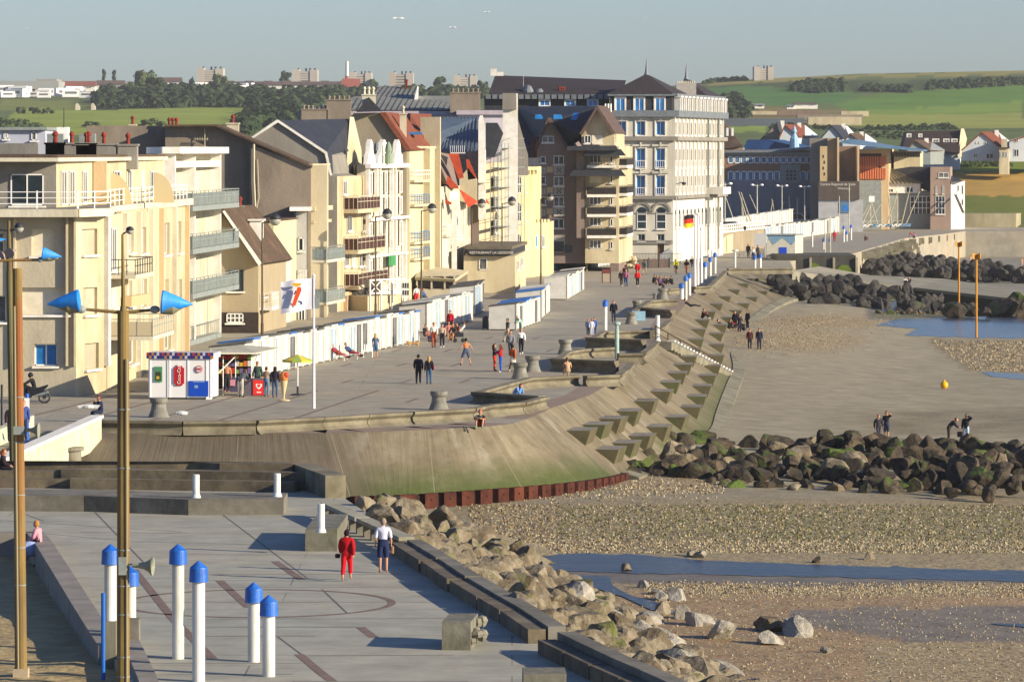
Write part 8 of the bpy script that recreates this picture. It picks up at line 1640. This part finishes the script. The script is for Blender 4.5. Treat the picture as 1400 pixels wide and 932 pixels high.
def body_data(pose):
 if pose in PC:return PC[pose]
 J=joints(pose); names=list(J); idx={n:i for i,n in enumerate(names)}
 me=D.meshes.new('t'); me.from_pydata([J[n]for n in names],[(idx[a],idx[b])for a,b in BONES],[]); o=D.objects.new('t',me); C.objects.link(o)
 md=o.modifiers.new('s','SKIN');
 for n in names:k=n.rstrip('LR'); sv=me.skin_vertices[0].data[idx[n]]; r=RAD.get(n,RAD.get(k,.05)); sv.radius=(r,r*(.8 if n in('chest','pel','waist')else 1)); sv.use_root=(n=='pel')
 s2=o.modifiers.new('u','SUBSURF'); s2.levels=1; s2.render_levels=1
 dg=bpy.context.evaluated_depsgraph_get(); dg.update(); ev=D.meshes.new_from_object(o.evaluated_get(dg)); D.objects.remove(o)
 vs=[v.co.copy()for v in ev.vertices]; fs=[list(p.vertices)for p in ev.polygons]; no=[v.normal.copy()for v in ev.vertices]; D.meshes.remove(ev)
 segs=[]
 for a,b in BONES:key=a.rstrip('LR')+'-'+b.rstrip('LR'); segs.append((J[a],J[b],REG[key]))
 def reg(p):
  best=None
  for a,b,r in segs:
   t=max(0,min(1,(p-a).dot(b-a)/max(1e-6,(b-a).length_squared))); d=(p-(a+(b-a)*t)).length
   if best is None or d<best[0]:best=(d,r,t)
  return best[1]
 fr=[reg(sum((vs[i]for i in f),V((0,0,0)))/len(f))for f in fs]
 # head, ears, nose, eyes, hands with fingers: joined on
 mb=MB(); h=J['head']; f0=(J['head']-J['neck']).normalized(); mb.sphere(h+V((0,0,.02)),.105,14,11,(.82,.95,1.16)); mb.sphere(h+V((0,-.105,.01)),.02,6,5,(.7,1,1.2)); mb.sphere(h+V((0,-.09,-.06)),.03,8,5,(1.1,.6,.7))
 for s in(-1,1):mb.sphere(h+V((s*.088,.0,.01)),.024,6,5,(.5,1,1.3))
 for s in 'LR':
  w=J['wr'+s]; e=J['el'+s]; d=(w-e).normalized(); q=d.cross(V((0,1,.2))).normalized(); g_=d.cross(q).normalized(); pc=w+d*.045; mb.sphere(pc,.046,8,6,(.75,.9,1))
  for i in range(4):
   off=g_*(-.03+.02*i); L_=(.075,.085,.08,.062)[i]; a=pc+off+d*.03; m=a+d*L_*.55+q*.006; c=m+d*L_*.4+q*.022; mb.tube(a,m,.0095,.009,5); mb.tube(m,c,.009,.007,5)
  a=pc+g_*-.035-d*.01; m=a+g_*-.025+d*.03+q*.01; mb.tube(a,m,.011,.01,5); mb.tube(m,m+d*.03+q*.01,.01,.008,5)
 b0=len(vs); hv=[V(p)for p in mb.v]; hf=[[b0+i for i in f]for f in mb.f]
 PC[pose]=(J,vs,no,fs,fr,hv,hf); return PC[pose]
SKIN=mat('skin','#b98a6c','#a87a5e',sc=6,rough=.6)
GC_={}
def garment(pose,kind):
 k=(pose,kind)
 if k in GC_:return GC_[k]
 J,vs,no,fs,fr,hv,hf=body_data(pose)
 if kind=='body':
  me=D.meshes.new('body'); me.from_pydata(vs+hv,[],fs+hf); me.materials.append(SKIN); me.polygons.foreach_set('use_smooth',[True]*len(me.polygons))
 elif kind.startswith('hair')or kind in('cap','helmet'):
  h=J['head']+V((0,.012,.035)); mb=MB(); mb.sphere(h,.112 if kind!='helmet' else .15,12,9,(.88,.98,1.1))
  keep=[]
  for f in mb.f:
   c=sum((V(mb.v[i])for i in f),V((0,0,0)))/len(f)-h
   if kind=='helmet' or c.z>.03+c.y*-.55 if c.y<0 else c.z>-.09:keep.append(f)
  mb.f=keep; mb.mi=[0]*len(keep)
  if kind=='hair_long':mb.lathe(h+V((0,.06,-.32)),[(.03,0),(.085,.06),(.1,.2),(.085,.34)],9)
  if kind=='cap':mb.box(h.x-.07,h.x+.07,h.y-.19,h.y-.08,h.z+.0,h.z+.02)
  me=mb.mesh('hair',SKIN,smooth=True)
 elif kind=='skirt':
  a=J['pel']; mb=MB(); mb.lathe(a+V((0,0,-.36)),[(.23,0),(.2,.2),(.155,.36),(.14,.44)],14); me=mb.mesh('skirt',SKIN,smooth=True)
 else:
  sets={'shirt':({'torso','uarm','farm'},.02),'tshirt':({'torso','uarm'},.018),'vest':({'torso'},.016),'jacket':({'torso','uarm','farm','hipz'},.034),'trousers':({'hipz','thigh','shank'},.02),'shorts':({'hipz','thigh'},.03),'cropped':({'hipz','thigh','shank'},.028),'shoes':({'foot'},.014)}
  rs,off=sets[kind]; sel=[f for f,r in zip(fs,fr)if r in rs]
  if kind=='cropped':sel=[f for f in sel if min(vs[i].z for i in f)>.22]
  used=sorted({i for f in sel for i in f}); mp={i:j for j,i in enumerate(used)}; me=D.meshes.new(kind); me.from_pydata([vs[i]+no[i]*off for i in used],[],[[mp[i]for i in f]for f in sel]); me.materials.append(SKIN); me.polygons.foreach_set('use_smooth',[True]*len(me.polygons))
 GC_[k]=me; return me
def cloth(c):return mat('cloth_'+c.lstrip('#'),c,rough=.9,spec=.1)
NM={'hair_short':'hair','hair_long':'hair','cap':'hat'}
def person(label,p,face,h=1.72,pose='stand',wear=(),grp=None):
 """face: 0 looks at the camera, pi shows the back"""
 t=thing('person',label,'person',p,grp); t.rotation_euler=(0,0,face); s=h/1.72; t.scale=(s,s,s)
 for kind,col in(('body',None),)+tuple(wear):
  me=garment(pose,kind); o=D.objects.new(NM.get(kind,kind),me); C.objects.link(o); o.parent=t
  if col:o.material_slots[0].link='OBJECT'; o.material_slots[0].material=cloth(col)
 return t
def bag(t,loc,size,col,nm='bag'):
 x,y,z=loc; a,b,c=size; mb=MB(); mb.box(x-a/2,x+a/2,y-b/2,y+b/2,z,z+c); me=mb.mesh(nm,cloth(col)); o=D.objects.new(nm,me); C.objects.link(o); md=o.modifiers.new('b','BEVEL'); md.width=min(size)*.3; md.segments=2
 o.matrix_world=Matrix.Translation(t.location)@Matrix.Rotation(t.rotation_euler.z,4,'Z')@Matrix.Translation((0,0,0)); WPOS[o.name]=V((0,0,0)); return o
PI=math.pi; N,K_,BL='#23262e','#1c1c20','#33425f'
sh=('shoes','#2a2624'); hs=('hair_short','#2b211b'); hb=('hair_long','#2b1d17'); hy=('hair_long','#b08a4c')
t=person('woman in red jacket and red cropped trousers walking barefoot away with dark hat',G(474,793.5),PI-.1,1.62,'walk',(('jacket','#a3151c'),('cropped','#c41a22'),('cap','#2a1a22'))); tag(bag(t,(.3,-.05,.72),(.16,.1,.14),'#2d2320','shoes_in_hand'),'dark shoes held in the hand of the woman in red','shoes')
t=person('man in white t-shirt and navy shorts walking barefoot away from us',G(524,783),PI+.05,1.78,'stand',(('tshirt','#c3c4d2'),('shorts','#27304e'),('hair_short','#8a7a6c'))); tag(bag(t,(-.3,-.04,.62),(.1,.1,.26),'#8f6f52','sandals'),'sandals carried by the man in white t-shirt','sandals')
person('man all in black walking away beside a blonde woman',G(572,524.5),PI,1.72,'walk',(('jacket','#23242c'),('trousers','#20212a'),sh,hs)); t=person('blonde woman in dark jacket and jeans walking away',G(586.5,525),PI,1.63,'stand',(('jacket','#241f2a'),('trousers','#3c5674'),sh,hy)); tag(bag(t,(-.22,-.12,.85),(.2,.12,.26),'#b31f4a'),'pink shoulder bag of the blonde woman','bag')
person('bare chested man in grey shorts skating with arms spread',G(637,499),PI+.3,1.72,'wide',(('vest','#b5764d'),('shorts','#46506a'),sh,hs))
person('long haired woman in dark top and bright red trousers',G(676,507),PI/2,1.68,'phone',(('jacket','#2a2430'),('trousers','#c2382c'),sh,hb)); person('person in red jacket and bright blue trousers facing the long haired woman',G(684.5,509),-PI/2,1.7,'phone',(('jacket','#a82430'),('trousers','#2c50b0'),('shoes','#c9c6c2'),('hair_long','#6b4128')))
person('woman in orange brown top and white skirt walking',G(701,508),PI-.5,1.66,'walk',(('jacket','#a85b36'),('skirt','#c9c4b4'),('trousers','#3a3228'),('shoes','#b5b0a8'),hs)); person('woman in grey top carrying a bag walking with the man in white',G(698,486),0.1,1.66,'walk',(('jacket','#77777d'),('trousers','#2a2d3a'),sh,('hair_long','#5b3424'))); person('man in white shirt and black trousers walking towards us',G(712.5,484.5),.1,1.76,'walk',(('shirt','#d8d8d6'),('trousers','#1f212a'),('shoes','#c9c9c9'),('hair_short','#8a6a4c')))
person('man in dark jacket and beige trousers passing the blue-roofed huts',G(694,468),-PI/2+.4,1.72,'walk',(('jacket','#3f4046'),('trousers','#a89a84'),sh,hs)); person('crouching person in pale green beside the blue-roofed huts',G(712,456),-.8,1.5,'lean',(('jacket','#9fc4b4'),('trousers','#8fa8a0'),sh,hs))
person('man in white shirt and rust red trousers walking towards us',G(593,475.5),.1,1.78,'walk',(('shirt','#d6d2c8'),('trousers','#8a4430'),sh,hs)); person('woman in beige top and dark trousers beside the man in rust trousers',G(604.5,475.5),0,1.66,'walk',(('shirt','#b49c88'),('trousers','#2b2a30'),('shoes','#c0bdb8'),('hair_short','#4a3226')))
for px,py,lb,a,ps,w in((581,467,'seated person in dark jacket at the hut corner',.9,'sit',(('jacket','#26242c'),('trousers','#4a3a3a'),sh,hs)),(588,469,'seated person in flowered top by the hut corner',.6,'recline',(('tshirt','#a3655c'),('shorts','#3c4a78'),hs)),(613,463,'seated woman with long dark hair in the group by the huts',.2,'sit',(('tshirt','#b5746a'),('skirt','#8a7a72'),hb)),(620,466,'seated person with orange legs rug in the group by the huts',-.4,'sit',(('shirt','#4a3c3a'),('trousers','#b07a4c'),('hair_long','#6b3a24'))),(626,465,'seated dark clothed person nearest the pushchair',-.9,'sit',(('shirt','#6a3a34'),('trousers','#2a2a30'),sh,hs)),(629,459,'pale clothed person reclining behind the seated group',-1.3,'recline',(('shirt','#c6c2ba'),('trousers','#bdb8b0'),hs))):person(lb,G(px,py),a,1.68,ps,w)
person('person in bright red top standing behind the seated group',G(615.5,455),-.3,1.7,'stand',(('jacket','#b52030'),('trousers','#3a2c38'),hs))
t=thing('pushchair','dark pushchair with black wheels beside the seated group','pushchair',G(626,468)); p=G(627,468); mb=MB(); [mb.lathe(p+V((x,y,.15)),[(.14,0),(.14,.05),(.1,.05)],14,axis=(0,1,0))for x in(-.25,.3)for y in(-.3,.3)]; mb.build('wheels',DARKM,t); mb=MB(); mb.box(p.x-.3,p.x+.35,p.y-.25,p.y+.25,.4,.7); mb.tube(p+V((-.3,0,.6)),p+V((-.6,0,1.1)),.03,.03,5); mb.build('seat',cloth('#33333a'),t)
for px,py,lb,c1,c2 in((461,493,'left of the two people lounging before the huts, in red','#8a3440','#a5514c'),(479,491,'right of the two people lounging before the huts, in blue top','#3c4c72','#9a3c3c')):
 p=G(px,py); c=thing('deck_chair','folding lounge chair under the person '+lb.split(',')[0],'deck chair',p); mb=MB(); mb.path([p+V((-.5,.3,1.0)),p+V((-.1,.0,.35)),p+V((.6,-.4,.35))],.03,5); mb.path([p+V((-.5,.7,1.0)),p+V((-.1,.45,.35)),p+V((.6,.1,.35))],.03,5); [mb.tube(p+V((x,y,0)),p+V((x,y,.38)),.025,.025,5)for x in(-.2,.45)for y in(0,.4)]; mb.build('frame',WHITE2,c); mb=MB(); mb.face([p+V((-.5,.3,1.0)),p+V((-.1,.0,.36)),p+V((-.1,.45,.36)),p+V((-.5,.7,1.0))]); mb.face([p+V((-.1,0,.36)),p+V((.6,-.4,.36)),p+V((.6,.1,.36)),p+V((-.1,.45,.36))]); mb.build('canvas',cloth('#4a3a3c'),c)
 person(lb,p+V((0,.18,.02)),PI/2-.5,1.68,'recline',(('shirt',c1),('trousers',c2),sh,('hair_short','#8a5a44')))
c=thing('garden_chair','empty white plastic lounge chair beside the blonde girl','chair',G(503,488)); p=G(503,488); mb=MB(); [mb.tube(p+V((x,y,0)),p+V((x,y,.4)),.03,.03,5)for x in(-.3,.3)for y in(-.2,.2)]; mb.build('legs',WHITE2,c); mb=MB(); mb.box(p.x-.4,p.x+.4,p.y-.25,p.y+.25,.38,.44); [mb.box(p.x-.4+i*.14,p.x-.33+i*.14,p.y+.2,p.y+.25,.44,.85)for i in range(6)]; mb.build('seat',WHITE2,c)
person('blonde girl in blue denim top with bare legs seen from behind',G(513.5,489.5),PI-.2,1.62,'stand',(('tshirt','#5d7391'),('shorts','#4f6a8c'),hy))
person('man in dark jacket walking past the lone blue capped post',G(839,441),0,1.78,'walk',(('jacket','#22242c'),('trousers','#2a303e'),sh,('hair_short','#4a3a30'))); person('red haired child in blue by the bay wall',G(804,459),.5,1.25,'stand',(('jacket','#3a4a72'),('trousers','#2c3450'),('hair_short','#a34a2c'))); person('child in white top beside the red haired child',G(809,459),.2,1.25,'stand',(('shirt','#cfd2d6'),('trousers','#b9bec8'),('hair_short','#7a3a24'))); person('child in blue top right of the child in white',G(813,458),-.2,1.3,'stand',(('jacket','#4a64a0'),('trousers','#3a4a72'),hs))
for px,py,lb,a,w,h in((849.5,391.5,'person in black jacket strolling left of the pink jacketed one',.1,(('jacket','#1f1f25'),('trousers','#3a3434'),('shoes','#c0c0c0'),hs),1.62),(856,392,'person in pink jacket and jeans strolling on the esplanade',0,(('jacket','#9a5a7c'),('trousers','#3c4f74'),sh,('hair_short','#c9a070')),1.7),(855,386,'tall person in brown top behind the pink jacketed stroller',PI,(('jacket','#4b3c34'),('trousers','#3a3a3c'),sh,hs),1.8),(871.5,392,'woman in scarlet jacket and black trousers on the esplanade',.05,(('jacket','#d41c1c'),('trousers','#1f1c22'),('shoes','#c5c0bb'),('hair_short','#a0432c')),1.66),(871.5,380,'grey haired person in scarlet top behind the scarlet jacket',PI,(('jacket','#c92020'),('trousers','#6a2a2a'),sh,('hair_short','#9a968c')),1.7),(881,376,'person in grey top and pale trousers walking beyond the scarlet pair',PI-.4,(('jacket','#63666e'),('shorts','#8a8478'),sh,hs),1.72)):person(lb,G(px,py),a,h,'walk',w)
for px,py,lb,a,w in((893,387,'seated person in black reaching forward, left of the seated group',1.2,(('jacket','#20222a'),('trousers','#26262c'),hs)),(897,388,'seated person in dark green beside the left sitter',.4,(('jacket','#2c3434'),('trousers','#a89078'),hs)),(903,388,'seated dark haired woman in grey violet in the group',-.2,(('jacket','#5a5464'),('trousers','#2c2c34'),hb)),(910,389,'seated person in black with brown hair in the group',-.4,(('jacket','#1f2028'),('trousers','#2a2a30'),('hair_short','#5a3a2a'))),(919,389,'seated person in black at the right of the group',-1.0,(('jacket','#22242a'),('trousers','#26282e'),hs)),(902,396,'person in violet jacket sitting on the low wall',.9,(('jacket','#5a3f64'),('trousers','#2c2a34'),('hair_short','#7a4a34')))):person(lb,G(px,py),a,1.7,'floor' if px!=902 else 'sit',w)
def bicycle(label,p,ang,col='#2a2a2e',m2=None):
 t=thing('bicycle',label,'bicycle',p); d=V((math.sin(ang),-math.cos(ang),0)); q=V((-d.y,d.x,0))
 for s in(-.52,.52):
  mb=MB(); c=p+d*s+V((0,0,.34)); n=18
  for i in range(n):a0,a1=2*PI*i/n,2*PI*(i+1)/n; mb.tube(c+d*.33*math.cos(a0)+V((0,0,.33*math.sin(a0))),c+d*.33*math.cos(a1)+V((0,0,.33*math.sin(a1))),.022,.022,4)
  for i in range(6):a0=PI*i/6; mb.tube(c+d*.33*math.cos(a0)+V((0,0,.33*math.sin(a0))),c-d*.33*math.cos(a0)-V((0,0,.33*math.sin(a0))),.006,.006,3)
  mb.build('wheel',DARKM,t)
 mb=MB(); bb=p+d*-.02+V((0,0,.32)); st=p+d*-.2+V((0,0,.85)); hd=p+d*.38+V((0,0,.85)); r=p+d*-.52+V((0,0,.34)); f=p+d*.52+V((0,0,.34)); [mb.tube(a,b,.02,.02,5)for a,b in((bb,st),(bb,hd),(st,hd),(r,bb),(r,st),(f,hd))]; mb.build('frame',cloth(col),t); mb=MB(); mb.tube(hd,hd+V((0,0,.15)),.018,.018,5); mb.tube(hd+V((0,0,.15))-q*.25,hd+V((0,0,.15))+q*.25,.016,.016,5); mb.build('handlebar',DARKM,t); mb=MB(); mb.sphere(st+V((0,0,.06)),.09,8,5,(1,1.4,.4)); mb.build('saddle',DARKM,t); return t
for px,lb,c1,c2,hd in((924,'cyclist in yellow jacket riding towards us','#b9b820','#22242a','helmet'),(938.5,'cyclist in black riding towards us','#1f1f26','#8a5a48','helmet')):p=G(px,375); bicycle('bicycle ridden by the '+lb.replace(' riding towards us',''),p,0); person(lb,p,0,1.75,'ride',(('jacket',c1),('shorts',c2),(hd,'#3a3a40' if px>930 else '#a9a03c'),sh))
def slp(px,py):
 best=None
 for i in range(10*20,28*20):
  t=i/20
  for j in range(0,21):
   q=SP(t,j/20); d=math.hypot(CX+q.x/q.y*F-px,CY+(CH-q.z)/q.y*F-py)
   if best is None or d<best[0]:best=(d,q)
 return best[1]
person('person in black sitting on top of the slope with legs stretched out',slp(945,421),PI/2,1.75,'lieslope',(('jacket','#1f2126'),('trousers','#23252c'),sh,hs)); person('person with red sleeves sitting on the slope below a step',slp(960,435),PI/2-.4,1.7,'floor',(('jacket','#4a2426'),('trousers','#26262c'),('shoes','#c0bcb6'),hs))
for i,(px,py,lb,a,ps,w)in enumerate(((989,447,'person lying in black on the slope left of the beach group',1.6,'lieslope',(('jacket','#212228'),('trousers','#25262c'),hs)),(1001,448,'person in orange red jacket sitting in the beach group',.8,'floor',(('jacket','#c2381f'),('trousers','#22242a'),hs)),(997,450,'person in black sitting at the left of the beach group',.9,'floor',(('jacket','#23242c'),('trousers','#27272d'),hs)),(1005,451,'person in black standing in the middle of the beach group',-.3,'stand',(('jacket','#202129'),('trousers','#212229'),hs)),(1011,455,'person with dark hair standing with arms bent in the beach group',.4,'phone',(('jacket','#26262e'),('trousers','#2b2c36'),hb)),(1017,452,'crouching person at the right of the beach group',-.8,'floor',(('jacket','#2c2a30'),('trousers','#24242a'),hs)),(1022,450,'tall person in black standing at the right of the beach group',-.9,'stand',(('jacket','#1e1f25'),('trousers','#23252d'),hs)))):
 p=slp(px,py)if px<1003 else B(px,py); person(lb,p,a,1.76,ps,w)
person('man in dark red jacket walking on the sand towards us',B(1025,477),0,1.7,'stand',(('jacket','#4c2426'),('trousers','#1f2129'),sh,hs)); person('man in dark blue jacket walking on the sand towards us',B(1038,477.5),0,1.78,'stand',(('jacket','#22283a'),('trousers','#23283a'),sh,hs))
person('woman in dark vest and white top beyond the breakwater',B(1201,602),.3,1.6,'walk',(('jacket','#33323a'),('trousers','#3a3a46'),('hair_short','#6b4a34'))); person('man in black t-shirt and shorts shading his eyes beyond the breakwater',B(1212,601),-.3,1.78,'salute',(('tshirt','#25252c'),('shorts','#33394c'),('hair_short','#4a3226')))
person('man in dark clothes bending forward beyond the breakwater',B(1297,605),PI/2,1.75,'lean',(('jacket','#2b2a30'),('trousers','#3a342f'),('hair_short','#5a4434'))); t=person('man in black jacket with pale blue trousers raising his hand',B(1321,605),-.3,1.76,'salute',(('jacket','#22242c'),('trousers','#9fb0c4'),hs)); tag(bag(t,(-.38,-.05,.35),(.34,.2,.34),'#1f1f24'),'black bag carried by the man with pale blue trousers','bag')
person('distant bather in pale shorts wading near the far boulders',G(1327,364,-4.2),.3,1.7,'stand',(('shorts','#b9a090'),('tshirt','#b59080'),hs)); person('distant bather at the right edge of the picture',G(1397,367,-4.2),.2,1.7,'stand',(('shorts','#9a8a80'),hs)); person('distant walker in white sitting on the slipway',G(1237,388,-2.2),.3,1.6,'floor',(('jacket','#c4c2bd'),('trousers','#2c2c34'),hs)); person('distant walker in black sitting on the slipway',G(1243,388,-2.25),-.2,1.65,'floor',(('jacket','#23242a'),('trousers','#26272d'),hs))
person('person in light blue hoodie leaning head in hands on the dark parapet',G(703,552)+V((0,0,-.02)),PI/2*.7,1.72,'hunch',(('jacket','#6c93c4'),('shorts','#5a78a8'),('shoes','#c9b8a8'),('hair_short','#4a3428')))
t=person('person in dark t-shirt and red cap sitting on the wall ledge',G(657,584),-.1,1.74,'floor',(('tshirt','#4c5048'),('shorts','#6b2d2f'),('shoes','#6f8a6a'),('cap','#a8403c')));
t=person('bare backed person in pale trousers sitting on the bay parapet',G(776,508,.62)+V((0,0,-.42)),PI+.2,1.74,'sit',(('vest','#c39a7c'),('shorts','#a89072'),('hair_short','#6b4a38'))); t.location.z=.15
person('man in dark blue sitting at the end of the footbridge looking at his phone',G(138,576)+V((0,-.2,.0)),-PI/2+.5,1.74,'sitphone',(('jacket','#232a40'),('trousers','#262e44'),sh,('hair_short','#6b3a28')))
zb=0
person('woman in dark coat with patterned scarf crossing the footbridge',PY(15,603,200),.3,1.68,'stand',(('jacket','#33262c'),('trousers','#2a2a34'),sh,('hair_short','#6b2c22'))); person('man in blue jacket and white shirt crossing the footbridge',PY(32,600,202),.2,1.76,'stand',(('jacket','#3c4c86'),('trousers','#2a3048'),sh,('hair_short','#8a4a34')))
# motorcycle with rider
Ym=G(45,551).y; p=G(45,551); t=thing('motorcycle','black motorcycle standing before the corner building','motorcycle',p)
for s in(-.78,.62):
 mb=MB(); c=p+V((s if s>0 else s,0,.33)); n=20; [mb.tube(c+V((.3*math.cos(2*PI*i/n),0,.3*math.sin(2*PI*i/n))),c+V((.3*math.cos(2*PI*(i+1)/n),0,.3*math.sin(2*PI*(i+1)/n))),.055,.055,5)for i in range(n)]; mb.lathe(c-V((0,.04,0)),[(.1,0),(.1,.08)],10,axis=(0,1,0)); [mb.tube(c,c+V((.28*math.cos(a),0,.28*math.sin(a))),.014,.014,3)for a in[2*PI*i/6 for i in range(6)]]; mb.build('wheel',DARKM,t)
mb=MB(); mb.extr([p+V((x,-.13,z))for x,z in((-.75,.75),(-.45,.42),(.2,.4),(.5,.62),(.85,.95),(.8,1.02),(.3,.86),(-.1,.88),(-.35,1.0),(-.62,1.02))],(0,.26,0)); mb.build('body',mat('motorcycle_black','#23252a',rough=.3),t); mb=MB(); mb.tube(p+V((.1,-.16,.4)),p+V((.85,-.2,.62)),.06,.08,8); mb.build('exhaust',GREYM,t); mb=MB(); mb.extr([p+V((x,-.15,z))for x,z in((-.7,.4),(-.9,.9),(-.55,1.0),(-.4,.55))],(0,.3,0)); mb.build('blue_fairing',mat('fairing_blue','#2c4c84',rough=.3),t); mb=MB(); mb.tube(p+V((-.78,0,.33)),p+V((-.5,0,1.0)),.04,.04,6); mb.tube(p+V((-.5,-.3,1.05)),p+V((-.5,.3,1.05)),.02,.02,5); mb.build('fork',DARKM,t)
person('motorcyclist in black leathers and helmet on the motorcycle',p+V((.0,0,.05)),-PI/2,1.72,'moto',(('jacket','#26272c'),('trousers','#23242a'),sh,('helmet','#2c2c32')))
person('woman in pink jacket sitting on the corner of the low sand wall',G(57,750)+V((-.1,-.1,-.25)),-PI/2-.3,1.62,'sit',(('jacket','#c48a96'),('trousers','#24222a'),('hair_short','#a8743c'))); p=G(46,752)+V((-.15,0,-.7)); t=thing('baby_buggy','baby buggy with pale blue cover beside the woman in pink','pushchair',p); mb=MB(); mb.sphere(p+V((0,0,.75)),.34,10,7,(1.1,.8,.8)); mb.build('pale_blue_cover',cloth('#8fa0c8'),t); mb=MB(); [mb.lathe(p+V((x,y,.12)),[(.12,0),(.12,.04)],10,axis=(0,1,0))for x in(-.25,.25)for y in(-.25,.22)]; mb.path([p+V((-.25,0,.15)),p+V((.2,0,.8)),p+V((.3,0,1.15))],.02,5); mb.build('frame',DARKM,t)
person('auburn haired person sitting at the left edge on the dark benches',V((XY(3,181.0),181.0,.22)),PI/2,1.65,'sit',(('jacket','#2c2328'),('trousers','#26262c'),('hair_long','#8a4a2c')))
person('customer in grey sweater leaning on the kiosk counter',G(329,543),PI-.5,1.75,'lean',(('jacket','#4a4e58'),('trousers','#a5a296'),sh,('hair_short','#5a3c2c'))); person('vendor in dark green apron behind the ice cream freezer',G(352,536),.1,1.75,'stand',(('jacket','#3a4a44'),('trousers','#2a2a2c'),('hair_short','#6b2c22'))); person('woman in denim at the freezer holding a child',G(364,542),PI-.3,1.66,'phone',(('tshirt','#8f7a6a'),('trousers','#5b7390'),('shoes','#8a4a34'),('hair_short','#5a2c20'))); person('woman with dark hair and black top at the right of the freezer',G(376,543.5),PI-.1,1.72,'stand',(('jacket','#2b2a34'),('trousers','#4a5a72'),('shoes','#a5603c'),hb)); person('vendor in white inside the kiosk',G(310,536),.2,1.7,'stand',(('shirt','#a87a5c'),('trousers','#2a2a2c'),hs))
person('man in white shirt and red shorts behind the row of huts',G(569,417),PI+.3,1.72,'stand',(('shirt','#d2cfd0'),('shorts','#c22c2c'),hs)); person('person in blue sitting behind the row of huts',G(577.5,413),1.2,1.7,'sit',(('jacket','#3c5a8c'),('trousers','#4c5a7a'),hs))
for px,py,lb,a,ps,w in((946,366,'person in black sitting behind the thick blue capped post',.2,'sit',(('jacket','#22232a'),('trousers','#222'+'228'),hs)),(953,366,'person in pale top standing behind the blue capped posts',.2,'sit',(('jacket','#8a8a90'),('trousers','#2c2c34'),hs)),(1023,352,'person in dark clothes by the cream terrace door',.3,'stand',(('jacket','#4a3a34'),('trousers','#3a3434'),hs)),(1029.5,357,'person in white top and dark blue trousers by the white board',.1,'stand',(('shirt','#bfc0bd'),('trousers','#2a3350'),hs)),(1036,354,'person in dark clothes with a bicycle by the beach office',.8,'stand',(('jacket','#33342f'),('trousers','#2b2c30'),hs)),(1141,331,'person in bright red top on the far promenade',0,'stand',(('jacket','#b8303a'),('trousers','#8a3a3c'),hs)),(1183,329,'person sitting at the top of the far slope',.4,'floor',(('jacket','#33303a'),('trousers','#6a4a44'),hs)),(1245,324,'person in red and white sitting on the far slope, left one',.2,'floor',(('jacket','#a34a4c'),('trousers','#b5b0ac'),hs)),(1250,326,'person in pink sitting on the far slope, right one',-.2,'floor',(('jacket','#b5808a'),('trousers','#5a5a64'),hs))):person(lb,G(px,py),a,1.74,ps,w)
bicycle('bicycle held by the person in dark clothes near the beach office',G(1040,355),1.3);
for i,px in enumerate((850,857,866,890,904)):bicycle(('first second third fourth fifth'.split()[i])+' parked bicycle from the left in the hotel forecourt',G(px,364.5),1.3+.2*i,'#4a2c2c' if i%2 else '#2c343c')
for i,px in enumerate((1002,1008,1014)):
 p=G(px,352); c=thing('garden_chair',('left','middle','right')[i]+' white plastic chair in front of the curved terrace wall','chair',p,'white chairs by the terrace wall'); mb=MB(); mb.box(p.x-.3,p.x+.3,p.y-.3,p.y+.3,.4,.46); mb.build('seat',WHITE2,c); mb=MB(); mb.obox(p+V((.28,0,.46)),V((.96,0,.3)).normalized(),V((0,1,0)),V((.3,0,.96)).normalized(),.03,.3,.6); mb.build('backrest',WHITE2,c); mb=MB(); [mb.tube(p+V((x,y,0)),p+V((x,y,.42)),.03,.03,5)for x in(-.26,.26)for y in(-.26,.26)]; mb.build('legs',WHITE2,c)
 # dog
p=G(565,476); t=thing('dog','small tan dog walking beside the huts','dog',p);
def dog():
 J=[V((.32,0,.36)),V((0,0,.34)),V((-.3,0,.36)),V((-.42,0,.48)),V((-.56,0,.46)),V((.45,0,.5))]; E=[(0,1),(1,2),(2,3),(3,4),(0,5)]; R_=[.09,.095,.11,.06,.04,.02]
 for x,pts in((.3,((.33,.24),(.38,.14),(.34,.02))),(-.28,((-.28,.22),(-.29,.12),(-.31,.02)))):
  for s in(-1,1):
   b=0 if x>0 else 2
   for i,(px,z)in enumerate(pts):J.append(V((px,s*.07,z))); R_.append((.055,.032,.028)[i]); E.append((b,len(J)-1)); b=len(J)-1
 me=D.meshes.new('t'); me.from_pydata(J,E,[]); o=D.objects.new('t',me); C.objects.link(o); o.modifiers.new('s','SKIN')
 for i,r in enumerate(R_):me.skin_vertices[0].data[i].radius=(r,r); me.skin_vertices[0].data[i].use_root=(i==1)
 s2=o.modifiers.new('u','SUBSURF'); s2.levels=1; dg=bpy.context.evaluated_depsgraph_get(); dg.update(); ev=D.meshes.new_from_object(o.evaluated_get(dg)); D.objects.remove(o); return ev
ev=dog(); ev.materials.clear(); ev.materials.append(mat('dog_fur','#b8925c','#a37e4c',sc=6)); o=D.objects.new('body',ev); C.objects.link(o); o.parent=t; mb=MB(); [mb.extr([V((-.45,s*.045,.56)),V((-.41,s*.06,.5)),V((-.49,s*.06,.5))],(0,s*.02,0))for s in(-1,1)]; me=mb.mesh('ears',mat('dog_fur','#b8925c')); o=D.objects.new('ears',me); C.objects.link(o); o.parent=t
